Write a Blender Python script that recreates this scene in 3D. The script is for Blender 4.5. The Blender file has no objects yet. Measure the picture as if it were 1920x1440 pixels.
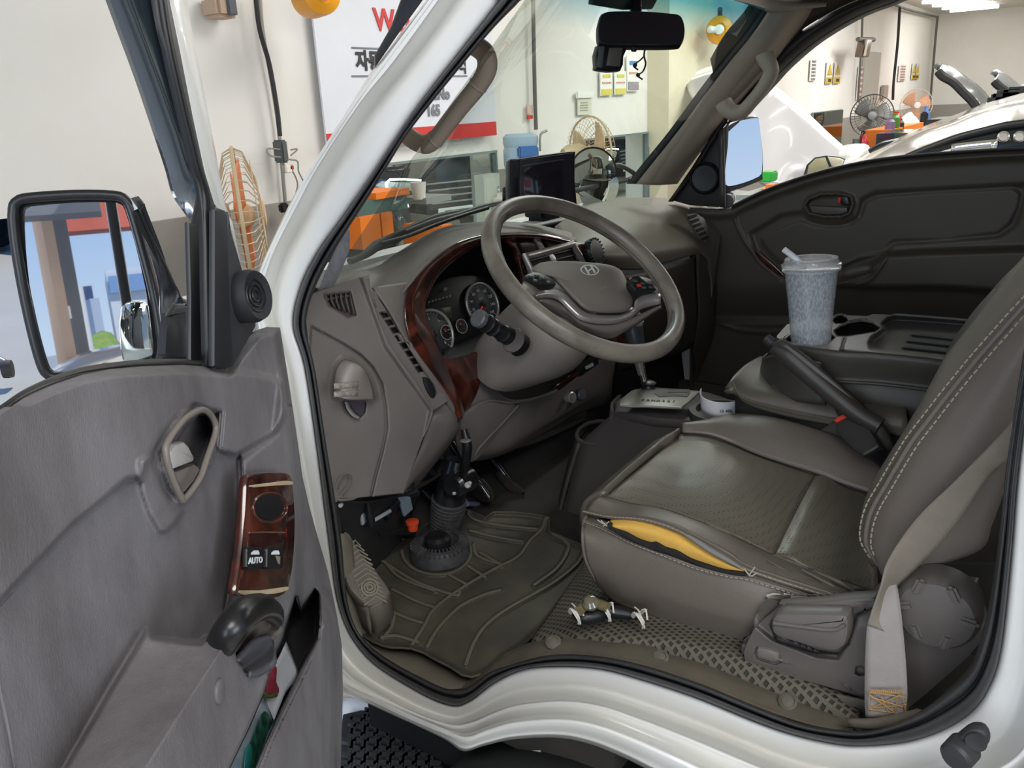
import bpy, bmesh, math, random
import numpy as np
from mathutils import Vector, Matrix
random.seed(4)
SC = bpy.context.scene
COL = SC.collection

# ---------------------------------------------------------------- camera
# X = backwards along the truck, Y = from driver's door towards passenger's door, Z = up (metres)
F = 1578.0
def nz(v):
    v = np.array(v, float); return v / np.linalg.norm(v)
_Y = nz((1157, -579, F)); _Z = -nz((240, 4780, F)); _Z = nz(_Z - _Y * np.dot(_Z, _Y)); _X = np.cross(_Y, _Z)
M = np.array([_X, _Y, _Z])
C0 = np.array([0.0, -0.77, 1.62])
cam_d = bpy.data.cameras.new('camera'); cam = bpy.data.objects.new('camera', cam_d); COL.objects.link(cam)
cam_d.sensor_width = 36; cam_d.lens = 36 * F / 1920; cam_d.clip_start = 0.02; cam_d.clip_end = 400
mw = Matrix.Identity(4)
for i in range(3):
    mw[i][0] = M[i][0]; mw[i][1] = -M[i][1]; mw[i][2] = -M[i][2]; mw[i][3] = C0[i]
cam.matrix_world = mw
SC.camera = cam

# ---------------------------------------------------------------- world, light, exposure
SC.view_settings.view_transform = 'Standard'
SC.view_settings.look = 'None'
SC.view_settings.gamma = 1
SC.view_settings.use_curve_mapping = False
SC.view_settings.exposure = 0.12
wd = bpy.data.worlds.new('world'); SC.world = wd; wd.use_nodes = True
nt = wd.node_tree; nt.nodes.clear()
wo = nt.nodes.new('ShaderNodeOutputWorld'); bg = nt.nodes.new('ShaderNodeBackground')
tc = nt.nodes.new('ShaderNodeTexCoord'); sp = nt.nodes.new('ShaderNodeSeparateXYZ'); rp = nt.nodes.new('ShaderNodeValToRGB')
nt.links.new(tc.outputs['Generated'], sp.inputs[0]); nt.links.new(sp.outputs['Z'], rp.inputs[0])
e = rp.color_ramp.elements
e[0].position = 0.0; e[0].color = (0.60, 0.74, 0.92, 1)
e[1].position = 0.6; e[1].color = (0.10, 0.25, 0.66, 1)
m_ = rp.color_ramp.elements.new(0.22); m_.color = (0.24, 0.44, 0.82, 1)
nt.links.new(rp.outputs[0], bg.inputs['Color']); bg.inputs['Strength'].default_value = 1.0
nt.links.new(bg.outputs[0], wo.inputs[0])

def area(name, loc, target, sx, sy, power, color=(1, 1, 1)):
    l = bpy.data.lights.new(name, 'AREA'); l.shape = 'RECTANGLE'; l.size = sx; l.size_y = sy
    l.energy = power; l.color = color
    o = bpy.data.objects.new(name, l); COL.objects.link(o); o.location = loc
    d = Vector(target) - Vector(loc); o.rotation_euler = d.to_track_quat('-Z', 'Y').to_euler()
    return o
sun = bpy.data.lights.new('sun', 'SUN'); sun.energy = 2.6; sun.angle = .01; sun.color = (1, .96, .9)
so = bpy.data.objects.new('sun', sun); COL.objects.link(so); so.rotation_euler = Vector((.35, -.5, -.8)).to_track_quat('-Z', 'Y').to_euler()
# daylight through the open bay doors behind the camera, and the ceiling tubes
area('bay_door_daylight', (4.2, -1.0, 2.3), (-0.9, 0.2, 1.1), 2.4, 2.4, 105, (0.95, 0.98, 1.0))
area('side_bay_daylight', (0.5, -5.0, 2.3), (-0.5, 0.6, 1.0), 3.2, 2.4, 105, (0.95, 0.98, 1.0))
for (lx, ly, pw) in ((-1.6, 2.6, 40), (-1.6, 6, 60), (-1.4, 11.5, 95), (1.8, 3.2, 46), (1.2, 8, 60), (1.2, 14, 90), (1.0, -1.4, 46), (-1.7, 16.5, 60)):
    area('ceiling_tube_light', (lx, ly, 2.93), (lx, ly, 0), 1.2, 1.2, pw, (1.0, 0.985, 0.955))

# ---------------------------------------------------------------- tracing helpers
def ray(px, py): return M @ np.array([(px - 960) / F, (py - 720) / F, 1.0])
def P(px, py, x=None, y=None, z=None, d=None):
    r = ray(px, py)
    if x is not None: s = (x - C0[0]) / r[0]
    elif y is not None: s = (y - C0[1]) / r[1]
    elif z is not None: s = (z - C0[2]) / r[2]
    else: s = d
    return Vector(C0 + r * s)
CR = {'0': (0, 0, 1), '1': (0, 0, 2.743), '2': (0, 330, 3), '3': (0, 660, 2.909), '4': (0, 960, 2.667), '5': (560, 380, 2.595),
      '6': (560, 780, 2.743), '7': (1000, 560, 2.286), '8': (1050, 900, 2.207), 'a': (560, 0, 3), 'b': (1040, 0, 4.174),
      'c': (1400, 0, 3.692), 'd': (1240, 240, 2.824), 'e': (640, 230, 4), 'f': (560, 1180, 1.412), 'g': (880, 380, 3.021)}
def T(k, pts):
    x0, y0, s = CR[k]
    return [(x0 + p[0] / s, y0 + p[1] / s) for p in pts]
def W(k, pts, **kw):
    """points traced on one side of a real thing, put on the plane that side lies in"""
    return [P(a, b, **kw) for a, b in T(k, pts)]
class PL:
    """a plane in the place, with an offset h along its normal"""
    def __init__(s, p0, n): s.p0 = np.array(p0, float); s.n = nz(n)
    def at(s, px, py, h=0.0):
        r = ray(px, py); k = (np.dot(s.p0 + h * s.n - C0, s.n)) / np.dot(r, s.n)
        return Vector(C0 + r * k)
    def arr(s, PX, PY, H):
        R = np.stack([(PX - 960) / F, (PY - 720) / F, np.ones_like(PX)], -1) @ M.T
        k = (np.dot(s.p0 - C0, s.n) + H) / (R @ s.n)
        return C0 + R * k[..., None]
    def poly(s, k, pts, h=0.0): return [s.at(a, b, h) for a, b in T(k, pts)]

# ---------------------------------------------------------------- materials
def srgb(h):
    if isinstance(h, str):
        h = h.lstrip('#'); c = [int(h[i:i + 2], 16) / 255 for i in (0, 2, 4)]
    else: c = list(h)
    return tuple((x / 12.92 if x <= .04045 else ((x + .055) / 1.055) ** 2.4) for x in c) + (1,)
MATS = {}
def mat(name, color, rough=.5, metal=0, dirt=None, dscale=6, damt=.5, bump=0, bscale=400, coat=0, emit=None, estr=1, alpha=1, spec=.5, stretch=None, trans=0, sharp=.2):
    if name in MATS: return MATS[name]
    m = bpy.data.materials.new(name); m.use_nodes = True; t = m.node_tree; b = t.nodes['Principled BSDF']
    L = t.links.new
    b.inputs['Roughness'].default_value = rough; b.inputs['Metallic'].default_value = metal
    b.inputs['Coat Weight'].default_value = coat; b.inputs['Coat Roughness'].default_value = .06
    b.inputs['Specular IOR Level'].default_value = spec
    b.inputs['Transmission Weight'].default_value = trans
    b.inputs['Alpha'].default_value = alpha
    c = srgb(color)
    b.inputs['Base Color'].default_value = c
    tcn = t.nodes.new('ShaderNodeTexCoord'); mp = t.nodes.new('ShaderNodeMapping')
    L(tcn.outputs['Object'], mp.inputs[0])
    if stretch: mp.inputs['Scale'].default_value = stretch
    if dirt:
        n = t.nodes.new('ShaderNodeTexNoise'); n.inputs['Scale'].default_value = dscale; n.inputs['Detail'].default_value = 8; n.inputs['Roughness'].default_value = .62
        L(mp.outputs[0], n.inputs['Vector'])
        mr = t.nodes.new('ShaderNodeMapRange'); mr.inputs['From Min'].default_value = .5 - sharp; mr.inputs['From Max'].default_value = .5 + sharp
        mr.inputs['To Max'].default_value = damt
        L(n.outputs[0], mr.inputs[0])
        mx = t.nodes.new('ShaderNodeMix'); mx.data_type = 'RGBA'
        mx.inputs[6].default_value = c; mx.inputs[7].default_value = srgb(dirt)
        L(mr.outputs[0], mx.inputs[0]); L(mx.outputs[2], b.inputs['Base Color'])
    if bump:
        n2 = t.nodes.new('ShaderNodeTexNoise'); n2.inputs['Scale'].default_value = bscale; n2.inputs['Detail'].default_value = 3
        L(mp.outputs[0], n2.inputs['Vector'])
        bp = t.nodes.new('ShaderNodeBump'); bp.inputs['Strength'].default_value = bump; bp.inputs['Distance'].default_value = .002
        L(n2.outputs[0], bp.inputs['Height']); L(bp.outputs[0], b.inputs['Normal'])
    if emit:
        b.inputs['Emission Color'].default_value = srgb(emit); b.inputs['Emission Strength'].default_value = estr
    MATS[name] = m
    return m

def glassy(name, tint, gloss=.08, rough=.0, zband=None):
    """thin pane: tinted see-through mixed with a weak mirror; zband tints its top"""
    m = bpy.data.materials.new(name); m.use_nodes = True; t = m.node_tree; t.nodes.clear(); L = t.links.new
    o = t.nodes.new('ShaderNodeOutputMaterial'); tr = t.nodes.new('ShaderNodeBsdfTransparent'); gl = t.nodes.new('ShaderNodeBsdfGlossy')
    gl.inputs['Roughness'].default_value = rough
    mx = t.nodes.new('ShaderNodeMixShader'); fr = t.nodes.new('ShaderNodeFresnel'); fr.inputs[0].default_value = 1.45
    mu = t.nodes.new('ShaderNodeMath'); mu.operation = 'MULTIPLY'; mu.inputs[1].default_value = gloss / .04
    L(fr.outputs[0], mu.inputs[0]); mu.use_clamp = True
    L(mu.outputs[0], mx.inputs[0]); L(tr.outputs[0], mx.inputs[1]); L(gl.outputs[0], mx.inputs[2]); L(mx.outputs[0], o.inputs[0])
    tr.inputs[0].default_value = tint + (1,)
    if zband:
        z0, z1, c = zband
        g = t.nodes.new('ShaderNodeNewGeometry'); s = t.nodes.new('ShaderNodeSeparateXYZ'); L(g.outputs['Position'], s.inputs[0])
        mr = t.nodes.new('ShaderNodeMapRange'); mr.inputs[1].default_value = z0; mr.inputs[2].default_value = z1; L(s.outputs['Z'], mr.inputs[0])
        mc = t.nodes.new('ShaderNodeMix'); mc.data_type = 'RGBA'; mc.inputs[6].default_value = tint + (1,); mc.inputs[7].default_value = c + (1,)
        L(mr.outputs[0], mc.inputs[0]); L(mc.outputs[2], tr.inputs[0])
    return m

def wood_mat():
    m = bpy.data.materials.new('burl_wood'); m.use_nodes = True; t = m.node_tree; b = t.nodes['Principled BSDF']; L = t.links.new
    tcn = t.nodes.new('ShaderNodeTexCoord'); n = t.nodes.new('ShaderNodeTexNoise'); n.inputs['Scale'].default_value = 14; n.inputs['Detail'].default_value = 9
    n.inputs['Distortion'].default_value = 1.6; L(tcn.outputs['Object'], n.inputs['Vector'])
    r = t.nodes.new('ShaderNodeValToRGB'); L(n.outputs[0], r.inputs[0])
    r.color_ramp.elements[0].position = .38; r.color_ramp.elements[0].color = srgb('#2c130e')
    r.color_ramp.elements[1].position = .7; r.color_ramp.elements[1].color = srgb('#6a3424')
    k = r.color_ramp.elements.new(.52); k.color = srgb('#4a1f16')
    L(r.outputs[0], b.inputs['Base Color']); b.inputs['Roughness'].default_value = .25; b.inputs['Coat Weight'].default_value = 1; b.inputs['Coat Roughness'].default_value = .05
    return m

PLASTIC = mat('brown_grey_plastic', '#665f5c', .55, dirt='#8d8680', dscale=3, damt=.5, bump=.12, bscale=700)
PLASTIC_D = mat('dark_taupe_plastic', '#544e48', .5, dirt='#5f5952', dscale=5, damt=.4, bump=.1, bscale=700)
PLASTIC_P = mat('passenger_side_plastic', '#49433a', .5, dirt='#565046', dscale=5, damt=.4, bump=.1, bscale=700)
DOORP = mat('dusty_door_plastic', '#656163', .62, dirt='#8e8b8f', dscale=11, damt=.75, bump=.3, bscale=700, stretch=(1, 1, .45), sharp=.17)
DOORP2 = mat('door_armrest_plastic', '#6b645f', .5, dirt='#7d766f', dscale=8, damt=.5, bump=.12, bscale=800)
BLACK = mat('black_plastic', '#1d1e20', .4, bump=.05)
RUBBER = mat('black_rubber', '#2c2d30', .5, dirt='#4a4844', dscale=14, damt=.5)
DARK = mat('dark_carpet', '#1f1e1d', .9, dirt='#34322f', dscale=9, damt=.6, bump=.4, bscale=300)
WHITE = mat('white_paint', '#efefed', .3, coat=.6, dirt='#dfdbc9', dscale=5, damt=.4, sharp=.25)
SILVER = mat('satin_silver', '#b9b4b2', .3, .55)
CHROME = mat('chrome', '#e2e2e2', .12, 1)
WOOD = wood_mat()
CREAMWORN = mat('worn_bare_plastic', '#cdbd9f', .5, dirt='#9a7f63', dscale=40, damt=.5)
LEATHER = mat('taupe_leather', '#6a655b', .36, dirt='#5a544b', dscale=5, damt=.6, bump=.14, bscale=500, spec=.55)
LEATHER_S = mat('side_leather', '#756c63', .42, dirt='#5f574f', dscale=5, damt=.5, bump=.14, bscale=500)
THREAD = mat('pale_thread', '#a59a88', .8)
FOAM = mat('yellow_foam', '#edbd5c', .95, dirt='#c4903a', dscale=25, damt=.35, bump=.3, bscale=300)
TRIMP = mat('pillar_trim', '#a89a8b', .6, dirt='#998c7e', dscale=6, damt=.4, bump=.1, bscale=600)
MIRROR = mat('mirror_silver', '#e6e9ec', .015, 1)

# ---------------------------------------------------------------- object helpers
def thing(name, label, cat, loc=(0, 0, 0), group=None):
    o = bpy.data.objects.new(name, None); COL.objects.link(o); o.empty_display_size = .05
    o.location = loc; o['label'] = label; o['category'] = cat
    if group: o['group'] = group
    return o
def tag(o, label, cat, group=None):
    o['label'] = label; o['category'] = cat
    if group: o['group'] = group
    return o
def link(name, me, m, parent=None, label=None, smooth=True, ang=None):
    if m and not me.materials: me.materials.append(m)
    if smooth and len(me.polygons): me.polygons.foreach_set('use_smooth', [True] * len(me.polygons))
    o = bpy.data.objects.new(name, me); COL.objects.link(o)
    if parent:
        o.parent = parent
        if parent.type == 'EMPTY' and not parent.get('local'): o.location = -parent.location
    if label: o['label'] = label
    if ang is not None and smooth:
        try: me.set_sharp_from_angle(angle=math.radians(ang))
        except Exception: pass
    return o
def mesh(name, v, f, m, parent=None, **k):
    me = bpy.data.meshes.new(name); me.from_pydata([tuple(map(float, p)) for p in v], [], f); me.update()
    return link(name, me, m, parent, **k)
class MB:
    """collects plain shapes into one mesh (for one part)"""
    def __init__(s): s.v = []; s.f = []
    def add(s, v, f):
        n = len(s.v); s.v += [tuple(map(float, p)) for p in v]; s.f += [tuple(i + n for i in q) for q in f]; return s
    def build(s, name, m, parent=None, ang=40, **k): return mesh(name, s.v, s.f, m, parent, ang=ang, **k)
    def box(s, c, sx, sy, sz, ax=None):
        c = np.array(c, float); A = np.eye(3) if ax is None else np.array([nz(a) for a in ax])
        h = np.array([sx, sy, sz]) / 2; V = []
        for i in (-1, 1):
            for j in (-1, 1):
                for k in (-1, 1): V.append(c + A[0] * h[0] * i + A[1] * h[1] * j + A[2] * h[2] * k)
        return s.add(V, [(0, 1, 3, 2), (4, 6, 7, 5), (0, 4, 5, 1), (2, 3, 7, 6), (0, 2, 6, 4), (1, 5, 7, 3)])
    def tube(s, pts, r, n=10, closed=False, up=None, flat=1.0):
        v, f = tube_geo(pts, r, n, closed, up, flat); return s.add(v, f)
    def lathe(s, c, axis, prof, n=24):
        v, f = lathe_geo(c, axis, prof, n); return s.add(v, f)
def cr(pts, n, closed=False):
    """Catmull-Rom through pts, n samples per span"""
    p = np.array([tuple(q) for q in pts], float); N = len(p); out = []
    for i in range(N if closed else N - 1):
        if closed: a, b, c, d = p[(i - 1) % N], p[i], p[(i + 1) % N], p[(i + 2) % N]
        else:
            b, c = p[i], p[i + 1]; a = p[i - 1] if i else 2 * b - c; d = p[i + 2] if i + 2 < N else 2 * c - b
        for j in range(n):
            t = j / n
            out.append(.5 * ((2 * b) + (c - a) * t + (2 * a - 5 * b + 4 * c - d) * t * t + (3 * b - a - 3 * c + d) * t ** 3))
    if not closed: out.append(p[-1])
    return np.array(out)
def frames(p, closed, up=None):
    N = len(p); t = np.zeros_like(p)
    for i in range(N):
        if closed: t[i] = p[(i + 1) % N] - p[i - 1]
        else: t[i] = p[min(i + 1, N - 1)] - p[max(i - 1, 0)]
        t[i] /= (np.linalg.norm(t[i]) + 1e-12)
    u = np.array(up, float) if up is not None else (np.array([0, 0, 1.]) if abs(t[0][2]) < .9 else np.array([1., 0, 0]))
    A = []
    for i in range(N):
        if up is not None: u = np.array(up, float)
        a = u - t[i] * np.dot(u, t[i]); a /= (np.linalg.norm(a) + 1e-12); u = a; A.append(a)
    return t, np.array(A)
def tube_geo(pts, r, n=10, closed=False, up=None, flat=1.0):
    p = np.array([tuple(q) for q in pts], float); N = len(p); t, A = frames(p, closed, up)
    rr = np.full(N, r, float) if np.isscalar(r) else np.interp(np.linspace(0, 1, N), np.linspace(0, 1, len(r)), r)
    v = []; f = []
    for i in range(N):
        b = np.cross(t[i], A[i])
        for k in range(n):
            w = 2 * math.pi * k / n; v.append(p[i] + rr[i] * (math.cos(w) * A[i] * flat + math.sin(w) * b))
    for i in range(N if closed else N - 1):
        for k in range(n):
            j = (i + 1) % N; l = (k + 1) % n; f.append((i * n + k, i * n + l, j * n + l, j * n + k))
    if not closed:
        f.append(tuple(range(n))[::-1]); f.append(tuple((N - 1) * n + k for k in range(n)))
    return v, f
def tube(name, pts, r, m, parent=None, n=12, sm=6, closed=False, up=None, flat=1.0, **k):
    p = cr(pts, sm, closed) if sm else pts
    v, f = tube_geo(p, r, n, closed, up, flat); return mesh(name, v, f, m, parent, ang=50, **k)
def lathe_geo(c, axis, prof, n=24):
    """prof: (radius, height along axis)"""
    c = np.array(c, float); a = nz(axis); u = nz(np.cross(a, [0, 0, 1.] if abs(a[2]) < .9 else [1., 0, 0])); w = np.cross(a, u)
    v = []; f = []
    for (r, h) in prof:
        for k in range(n):
            q = 2 * math.pi * k / n; v.append(c + a * h + r * (math.cos(q) * u + math.sin(q) * w))
    for i in range(len(prof) - 1):
        for k in range(n):
            l = (k + 1) % n; f.append((i * n + k, i * n + l, (i + 1) * n + l, (i + 1) * n + k))
    f.append(tuple(range(n))[::-1]); f.append(tuple((len(prof) - 1) * n + k for k in range(n)))
    return v, f
def lathe(name, c, axis, prof, m, parent=None, n=28, **k):
    v, f = lathe_geo(c, axis, prof, n); return mesh(name, v, f, m, parent, ang=35, **k)
def slab(name, pts, th, m, parent=None, bevel=0.0, smooth=0, seg=2, **k):
    """a plate: outline pts (world), thickness vector th, rounded rim"""
    p = cr(pts, smooth, True) if smooth else np.array([tuple(q) for q in pts], float)
    bm = bmesh.new(); vs = [bm.verts.new(q) for q in p]; fc = bm.faces.new(vs)
    ex = bmesh.ops.extrude_face_region(bm, geom=[fc]); nv = [g for g in ex['geom'] if isinstance(g, bmesh.types.BMVert)]
    bmesh.ops.translate(bm, verts=nv, vec=Vector(th))
    bmesh.ops.recalc_face_normals(bm, faces=bm.faces)
    if bevel:
        es = [e for e in bm.edges if (len(e.link_faces) == 2 and (len(e.link_faces[0].verts) > 4) != (len(e.link_faces[1].verts) > 4) or (len(p) <= 4))]
        bmesh.ops.bevel(bm, geom=es, offset=bevel, segments=seg, affect='EDGES', profile=.5)
    bmesh.ops.triangulate(bm, faces=[f for f in bm.faces if len(f.verts) > 4])
    me = bpy.data.meshes.new(name); bm.to_mesh(me); bm.free()
    return link(name, me, m, parent, ang=35, **k)
def rbox(name, c, sx, sy, sz, m, parent=None, bevel=.004, ax=None, seg=2, **k):
    A = np.eye(3) if ax is None else np.array([nz(a) for a in ax])
    bm = bmesh.new(); bmesh.ops.create_cube(bm, size=1)
    for v in bm.verts: v.co = Vector((v.co.x * sx, v.co.y * sy, v.co.z * sz))
    if bevel: bmesh.ops.bevel(bm, geom=bm.edges[:], offset=bevel, segments=seg, affect='EDGES')
    for v in bm.verts: v.co = Vector(np.array(c, float) + A[0] * v.co.x + A[1] * v.co.y + A[2] * v.co.z)
    bmesh.ops.recalc_face_normals(bm, faces=bm.faces)
    me = bpy.data.meshes.new(name); bm.to_mesh(me); bm.free()
    return link(name, me, m, parent, ang=35, **k)
def sheet(name, G, m, parent=None, thick=0.0, inward=None, **k):
    """G: rows x cols x 3 array -> surface with a back and a rim when thick"""
    G = np.asarray(G, float); a, b = G.shape[:2]
    v = G.reshape(-1, 3); f = [(i * b + j, i * b + j + 1, (i + 1) * b + j + 1, (i + 1) * b + j) for i in range(a - 1) for j in range(b - 1)]
    # make the faces look at the photographer's side
    q = f[len(f) // 2 + (b - 1) // 2 if len(f) > b else 0]; n = np.zeros(3)
    for q in f[::max(1, len(f) // 60)]:
        n0 = np.cross(v[q[2]] - v[q[0]], v[q[3]] - v[q[1]]); n += np.sign(np.dot(n0, C0 - v[q[0]])) * np.linalg.norm(n0) * np.array([1, 0, 0])
    if n[0] < 0: f = [x[::-1] for x in f]
    o = mesh(name, v, f, m, parent, **k)
    if thick:
        s = o.modifiers.new('thick', 'SOLIDIFY'); s.thickness = thick; s.offset = -1
    return o
def surf(name, rows, m, parent=None, nu=6, nv=6, thick=.006, **k):
    """smooth skin through rows of control points"""
    R = [cr(r, nu) for r in rows]; n = len(R[0]); Cc = [cr([R[i][j] for i in range(len(R))], nv) for j in range(n)]
    G = np.array(Cc).transpose(1, 0, 2)
    return sheet(name, G, m, parent, thick, **k)
def loft(name, rows, m, parent=None, nv=5, caps=True, nu=1, **k):
    """closed rings joined to a body"""
    R = [cr(r, nu, True) if nu > 1 else np.array([tuple(q) for q in r], float) for r in rows]; n = len(R[0])
    G = np.array([cr([R[i][j] for i in range(len(R))], nv) for j in range(n)]).transpose(1, 0, 2); a = len(G)
    v = G.reshape(-1, 3); f = [(i * n + j, i * n + (j + 1) % n, (i + 1) * n + (j + 1) % n, (i + 1) * n + j) for i in range(a - 1) for j in range(n)]
    if caps: f.append(tuple(range(n))[::-1]); f.append(tuple((a - 1) * n + j for j in range(n)))
    o = mesh(name, v, f, m, parent, **k)
    bm = bmesh.new(); bm.from_mesh(o.data); bmesh.ops.recalc_face_normals(bm, faces=bm.faces); bm.to_mesh(o.data); bm.free()
    try: o.data.set_sharp_from_angle(angle=math.radians(50))
    except Exception: pass
    return o
# signed distance to traced outlines, for panels with pressed relief
def sdist(poly, X, Y, closed=True):
    p = np.array(poly, float); d = np.full(X.shape, 1e9); ins = np.zeros(X.shape, bool); N = len(p)
    for i in range(N if closed else N - 1):
        a = p[i]; b = p[(i + 1) % N]; e0, e1 = b - a; L2 = e0 * e0 + e1 * e1 + 1e-9
        t = np.clip(((X - a[0]) * e0 + (Y - a[1]) * e1) / L2, 0, 1)
        d = np.minimum(d, np.hypot(X - a[0] - t * e0, Y - a[1] - t * e1))
        if closed:
            c = ((a[1] > Y) != (b[1] > Y)) & (X < e0 * (Y - a[1]) / (e1 if abs(e1) > 1e-9 else 1e-9) + a[0]); ins ^= c
    return np.where(ins, -d, d) if closed else d
def sm(x): x = np.clip(x, 0, 1); return x * x * (3 - 2 * x)
def inside(poly, X, Y, soft=4.0): return sm(.5 - sdist(poly, X, Y) / (2 * soft))
def groove(line, X, Y, w=3.0): return np.exp(-(sdist(line, X, Y, False) / w) ** 2)
def relief(name, A, B, nu, nv, plane, hf, m, parent=None, thick=.006, **k):
    """pressed panel between outline A and outline B (same number of stations), lying in plane, relief hf in metres"""
    A = np.array(A, float); B = np.array(B, float); s = np.linspace(0, len(A) - 1, nu); i = np.clip(s.astype(int), 0, len(A) - 2); t = (s - i)[:, None]
    a = A[i] * (1 - t) + A[i + 1] * t; b = B[i] * (1 - t) + B[i + 1] * t
    w = np.linspace(0, 1, nv)[:, None, None]; G = a[None] * (1 - w) + b[None] * w
    X, Y = G[..., 0], G[..., 1]
    return sheet(name, plane.arr(X, Y, hf(X, Y)), m, parent, thick, **k)
def text(name, s, m, o, right, up, size, depth=.0006, parent=None, bold=0, align='CENTER', sx=1, **k):
    c = bpy.data.curves.new(name, 'FONT'); c.body = s; c.size = size; c.extrude = depth; c.align_x = align; c.align_y = 'CENTER'; c.offset = bold
    c.resolution_u = 2
    ob = bpy.data.objects.new(name, c); COL.objects.link(ob)
    bpy.context.view_layer.update()
    me = bpy.data.meshes.new_from_object(ob.evaluated_get(bpy.context.evaluated_depsgraph_get()))
    bpy.data.objects.remove(ob); r = nz(right); u = nz(up); n = np.cross(r, u); o = np.array(o, float)
    for v in me.vertices:
        q = o + r * v.co.x * sx + u * v.co.y + n * v.co.z; v.co = Vector(q)
    me.materials.clear()
    return link(name, me, m, parent, smooth=False, **k)
# ================================================================ WORKSHOP (setting)
def struct(o): o['kind'] = 'structure'; return o
WALLM = mat('white_wall', '#ecebe8', .7, dirt='#e0dcd0', dscale=1.3, damt=.5, sharp=.18)
WAIN = mat('grey_wainscot', '#a09d97', .5, dirt='#8a8781', dscale=2, damt=.4)
CONC = mat('wet_concrete', '#b9b4a6', .22, dirt='#8d897d', dscale=1.1, damt=.6)
CEILM = mat('ceiling_paint', '#d9d6d0', .8, dirt='#cbc7bf', dscale=1, damt=.4)
TUBE_L = mat('tube_light', '#ffffff', .5, emit='#fffaf0', estr=7)
WX = -3.40
def bx(name, x0, x1, y0, y1, z0, z1, m, parent=None, **k):
    o = MB().box(((x0 + x1) / 2, (y0 + y1) / 2, (z0 + z1) / 2), x1 - x0, y1 - y0, z1 - z0).build(name, m, parent, **k); return o
struct(bx('floor', WX, 12, -14, 19.9, -.08, 0, CONC))
wm = MB().box((WX - .1, -.8, 2.155), .2, 3.8, 1.69)
for y0, y1, z0, z1 in ((1.1, 2.35, 0, 3), (2.35, 3.92, 0, .5), (2.35, 3.92, 1.335, 3), (3.92, 5.1, 0, 3), (5.1, 6.2, 0, .5), (5.1, 6.2, 1.34, 3), (6.2, 19.9, 0, 3)): wm.box((WX - .1, (y0 + y1) / 2, (z0 + z1) / 2), .2, y1 - y0, z1 - z0)
wf = struct(wm.build('wall_front', WALLM))
wn = mesh('wainscot', [], [], WAIN, None)
bpy.data.objects.remove(wn)
for y0, y1, z1 in ((1.1, 2.35, 1.22), (2.35, 3.92, .5), (3.92, 5.1, 1.22), (5.1, 6.2, .5), (6.2, 19.75, 1.22)): bx('wainscot', WX - .01, WX + .025, y0, y1, 0, z1, WAIN, wf)
BYM = mat('added_bay_wall', '#5f6a66', .7)  # bay added behind the glass panes to hold the reflected cars
struct(bx('wall_back_1', -18, -17.8, 1, 24, 0, 3, BYM)); dv_ = nz((-.83, .56, 0)); struct(MB().box(np.array((-3.6, 1.95, 1.5)) + dv_ * 9, 18, .1, 3, ax=(dv_, (.56, .83, 0), (0, 0, 1))).build('wall_left_1', BYM)); struct(bx('ground_2', -60, -3.5, -14, 60, -.12, -.07, mat('yard_pale', '#cfcbbd', .5, dirt='#b5b1a2', dscale=.8, damt=.6))); struct(bx('wall_right_1', -18, -3.6, 24, 24.2, 0, 3, BYM)); struct(bx('ceiling_1', -18, -3.6, 7.0, 24.2, 3, 3.1, BYM))
wr = struct(bx('wall_right', WX, 7.5, 19.75, 19.9, 0, 3.0, WALLM))
bx('wainscot', WX, 7.4, 19.72, 19.76, 0, 1.22, WAIN, wr)
struct(bx('wall_back', 7.5, 7.7, 6.4, 19.9, 0, 3.0, WALLM))
struct(bx('ceiling', WX - .2, 7.5, -2.6, 19.9, 3.0, 3.12, CEILM))
# pipes and conduits along the wall
PIPE = mat('grey_conduit', '#5a5955', .5); PIPEB = mat('black_cable', '#28292a', .6)
def conduit(name, label, pts, r, m=PIPE):
    o = tube(name, pts, r, m, None, n=8, sm=4); return tag(o, label, 'cable' if 'cable' in name else 'pipe')
conduit('wall_cable', 'black cable hanging down the white wall above the plug box, left of the banner', W('1', [(1310, -60), (1335, 150), (1385, 330), (1425, 560), (1440, 700)], x=-3.3), .011, PIPEB)
conduit('wall_pipe', 'thin steel conduit pipe on the wall just beside the hanging black cable', W('1', [(1335, -60), (1350, 150), (1398, 430), (1430, 640), (1450, 850), (1470, 1080)], x=-3.37), .009, mat('steel_pipe', '#9a9890', .4, .5))
conduit('wall_pipe', 'dark vertical conduit pipe on the wall seen through the windscreen right of the banner', W('a', [(1318, -80), (1322, 200), (1328, 500), (1335, 730)], x=-3.36), .014)
conduit('wall_pipe', 'grey vertical pipe on the wall beside the tan pillar, behind the hose reel', W('b', [(1112, -60), (1098, 200), (1095, 560)], x=-3.3), .022)
conduit('wall_pipe', 'thin dark pipe up the far wall behind the tilted heat lamp', W('c', [(803, 60), (795, 300), (770, 700)], x=-3.3), .016)
conduit('wall_cable', 'black cable hanging from the ceiling on the far wall between two fans', W('c', [(1060, 50), (1045, 300), (1018, 560), (1012, 690)], x=-3.2), .022, PIPEB)
conduit('ceiling_pipe', 'grey pipe running along the top of the far wall towards the corner', W('c', [(985, 15), (1100, 62), (1320, 118)], x=-3.3), .02)
conduit('wall_pipe', 'grey corner pipe where the far wall meets the right wall', W('c', [(1322, 110), (1300, 350), (1265, 770)], x=-3.3), .022)
# tan pillar
PIL = mat('cream_pillar', '#e3dcc4', .6, dirt='#d3c9ab', dscale=3, damt=.5)
p = W('0', [(1222, 80), (1306, 80)], x=-3.36)
struct(bx('trim_1', -3.4, -3.2, p[0].y, p[1].y, 0, 3.0, PIL))
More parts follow.
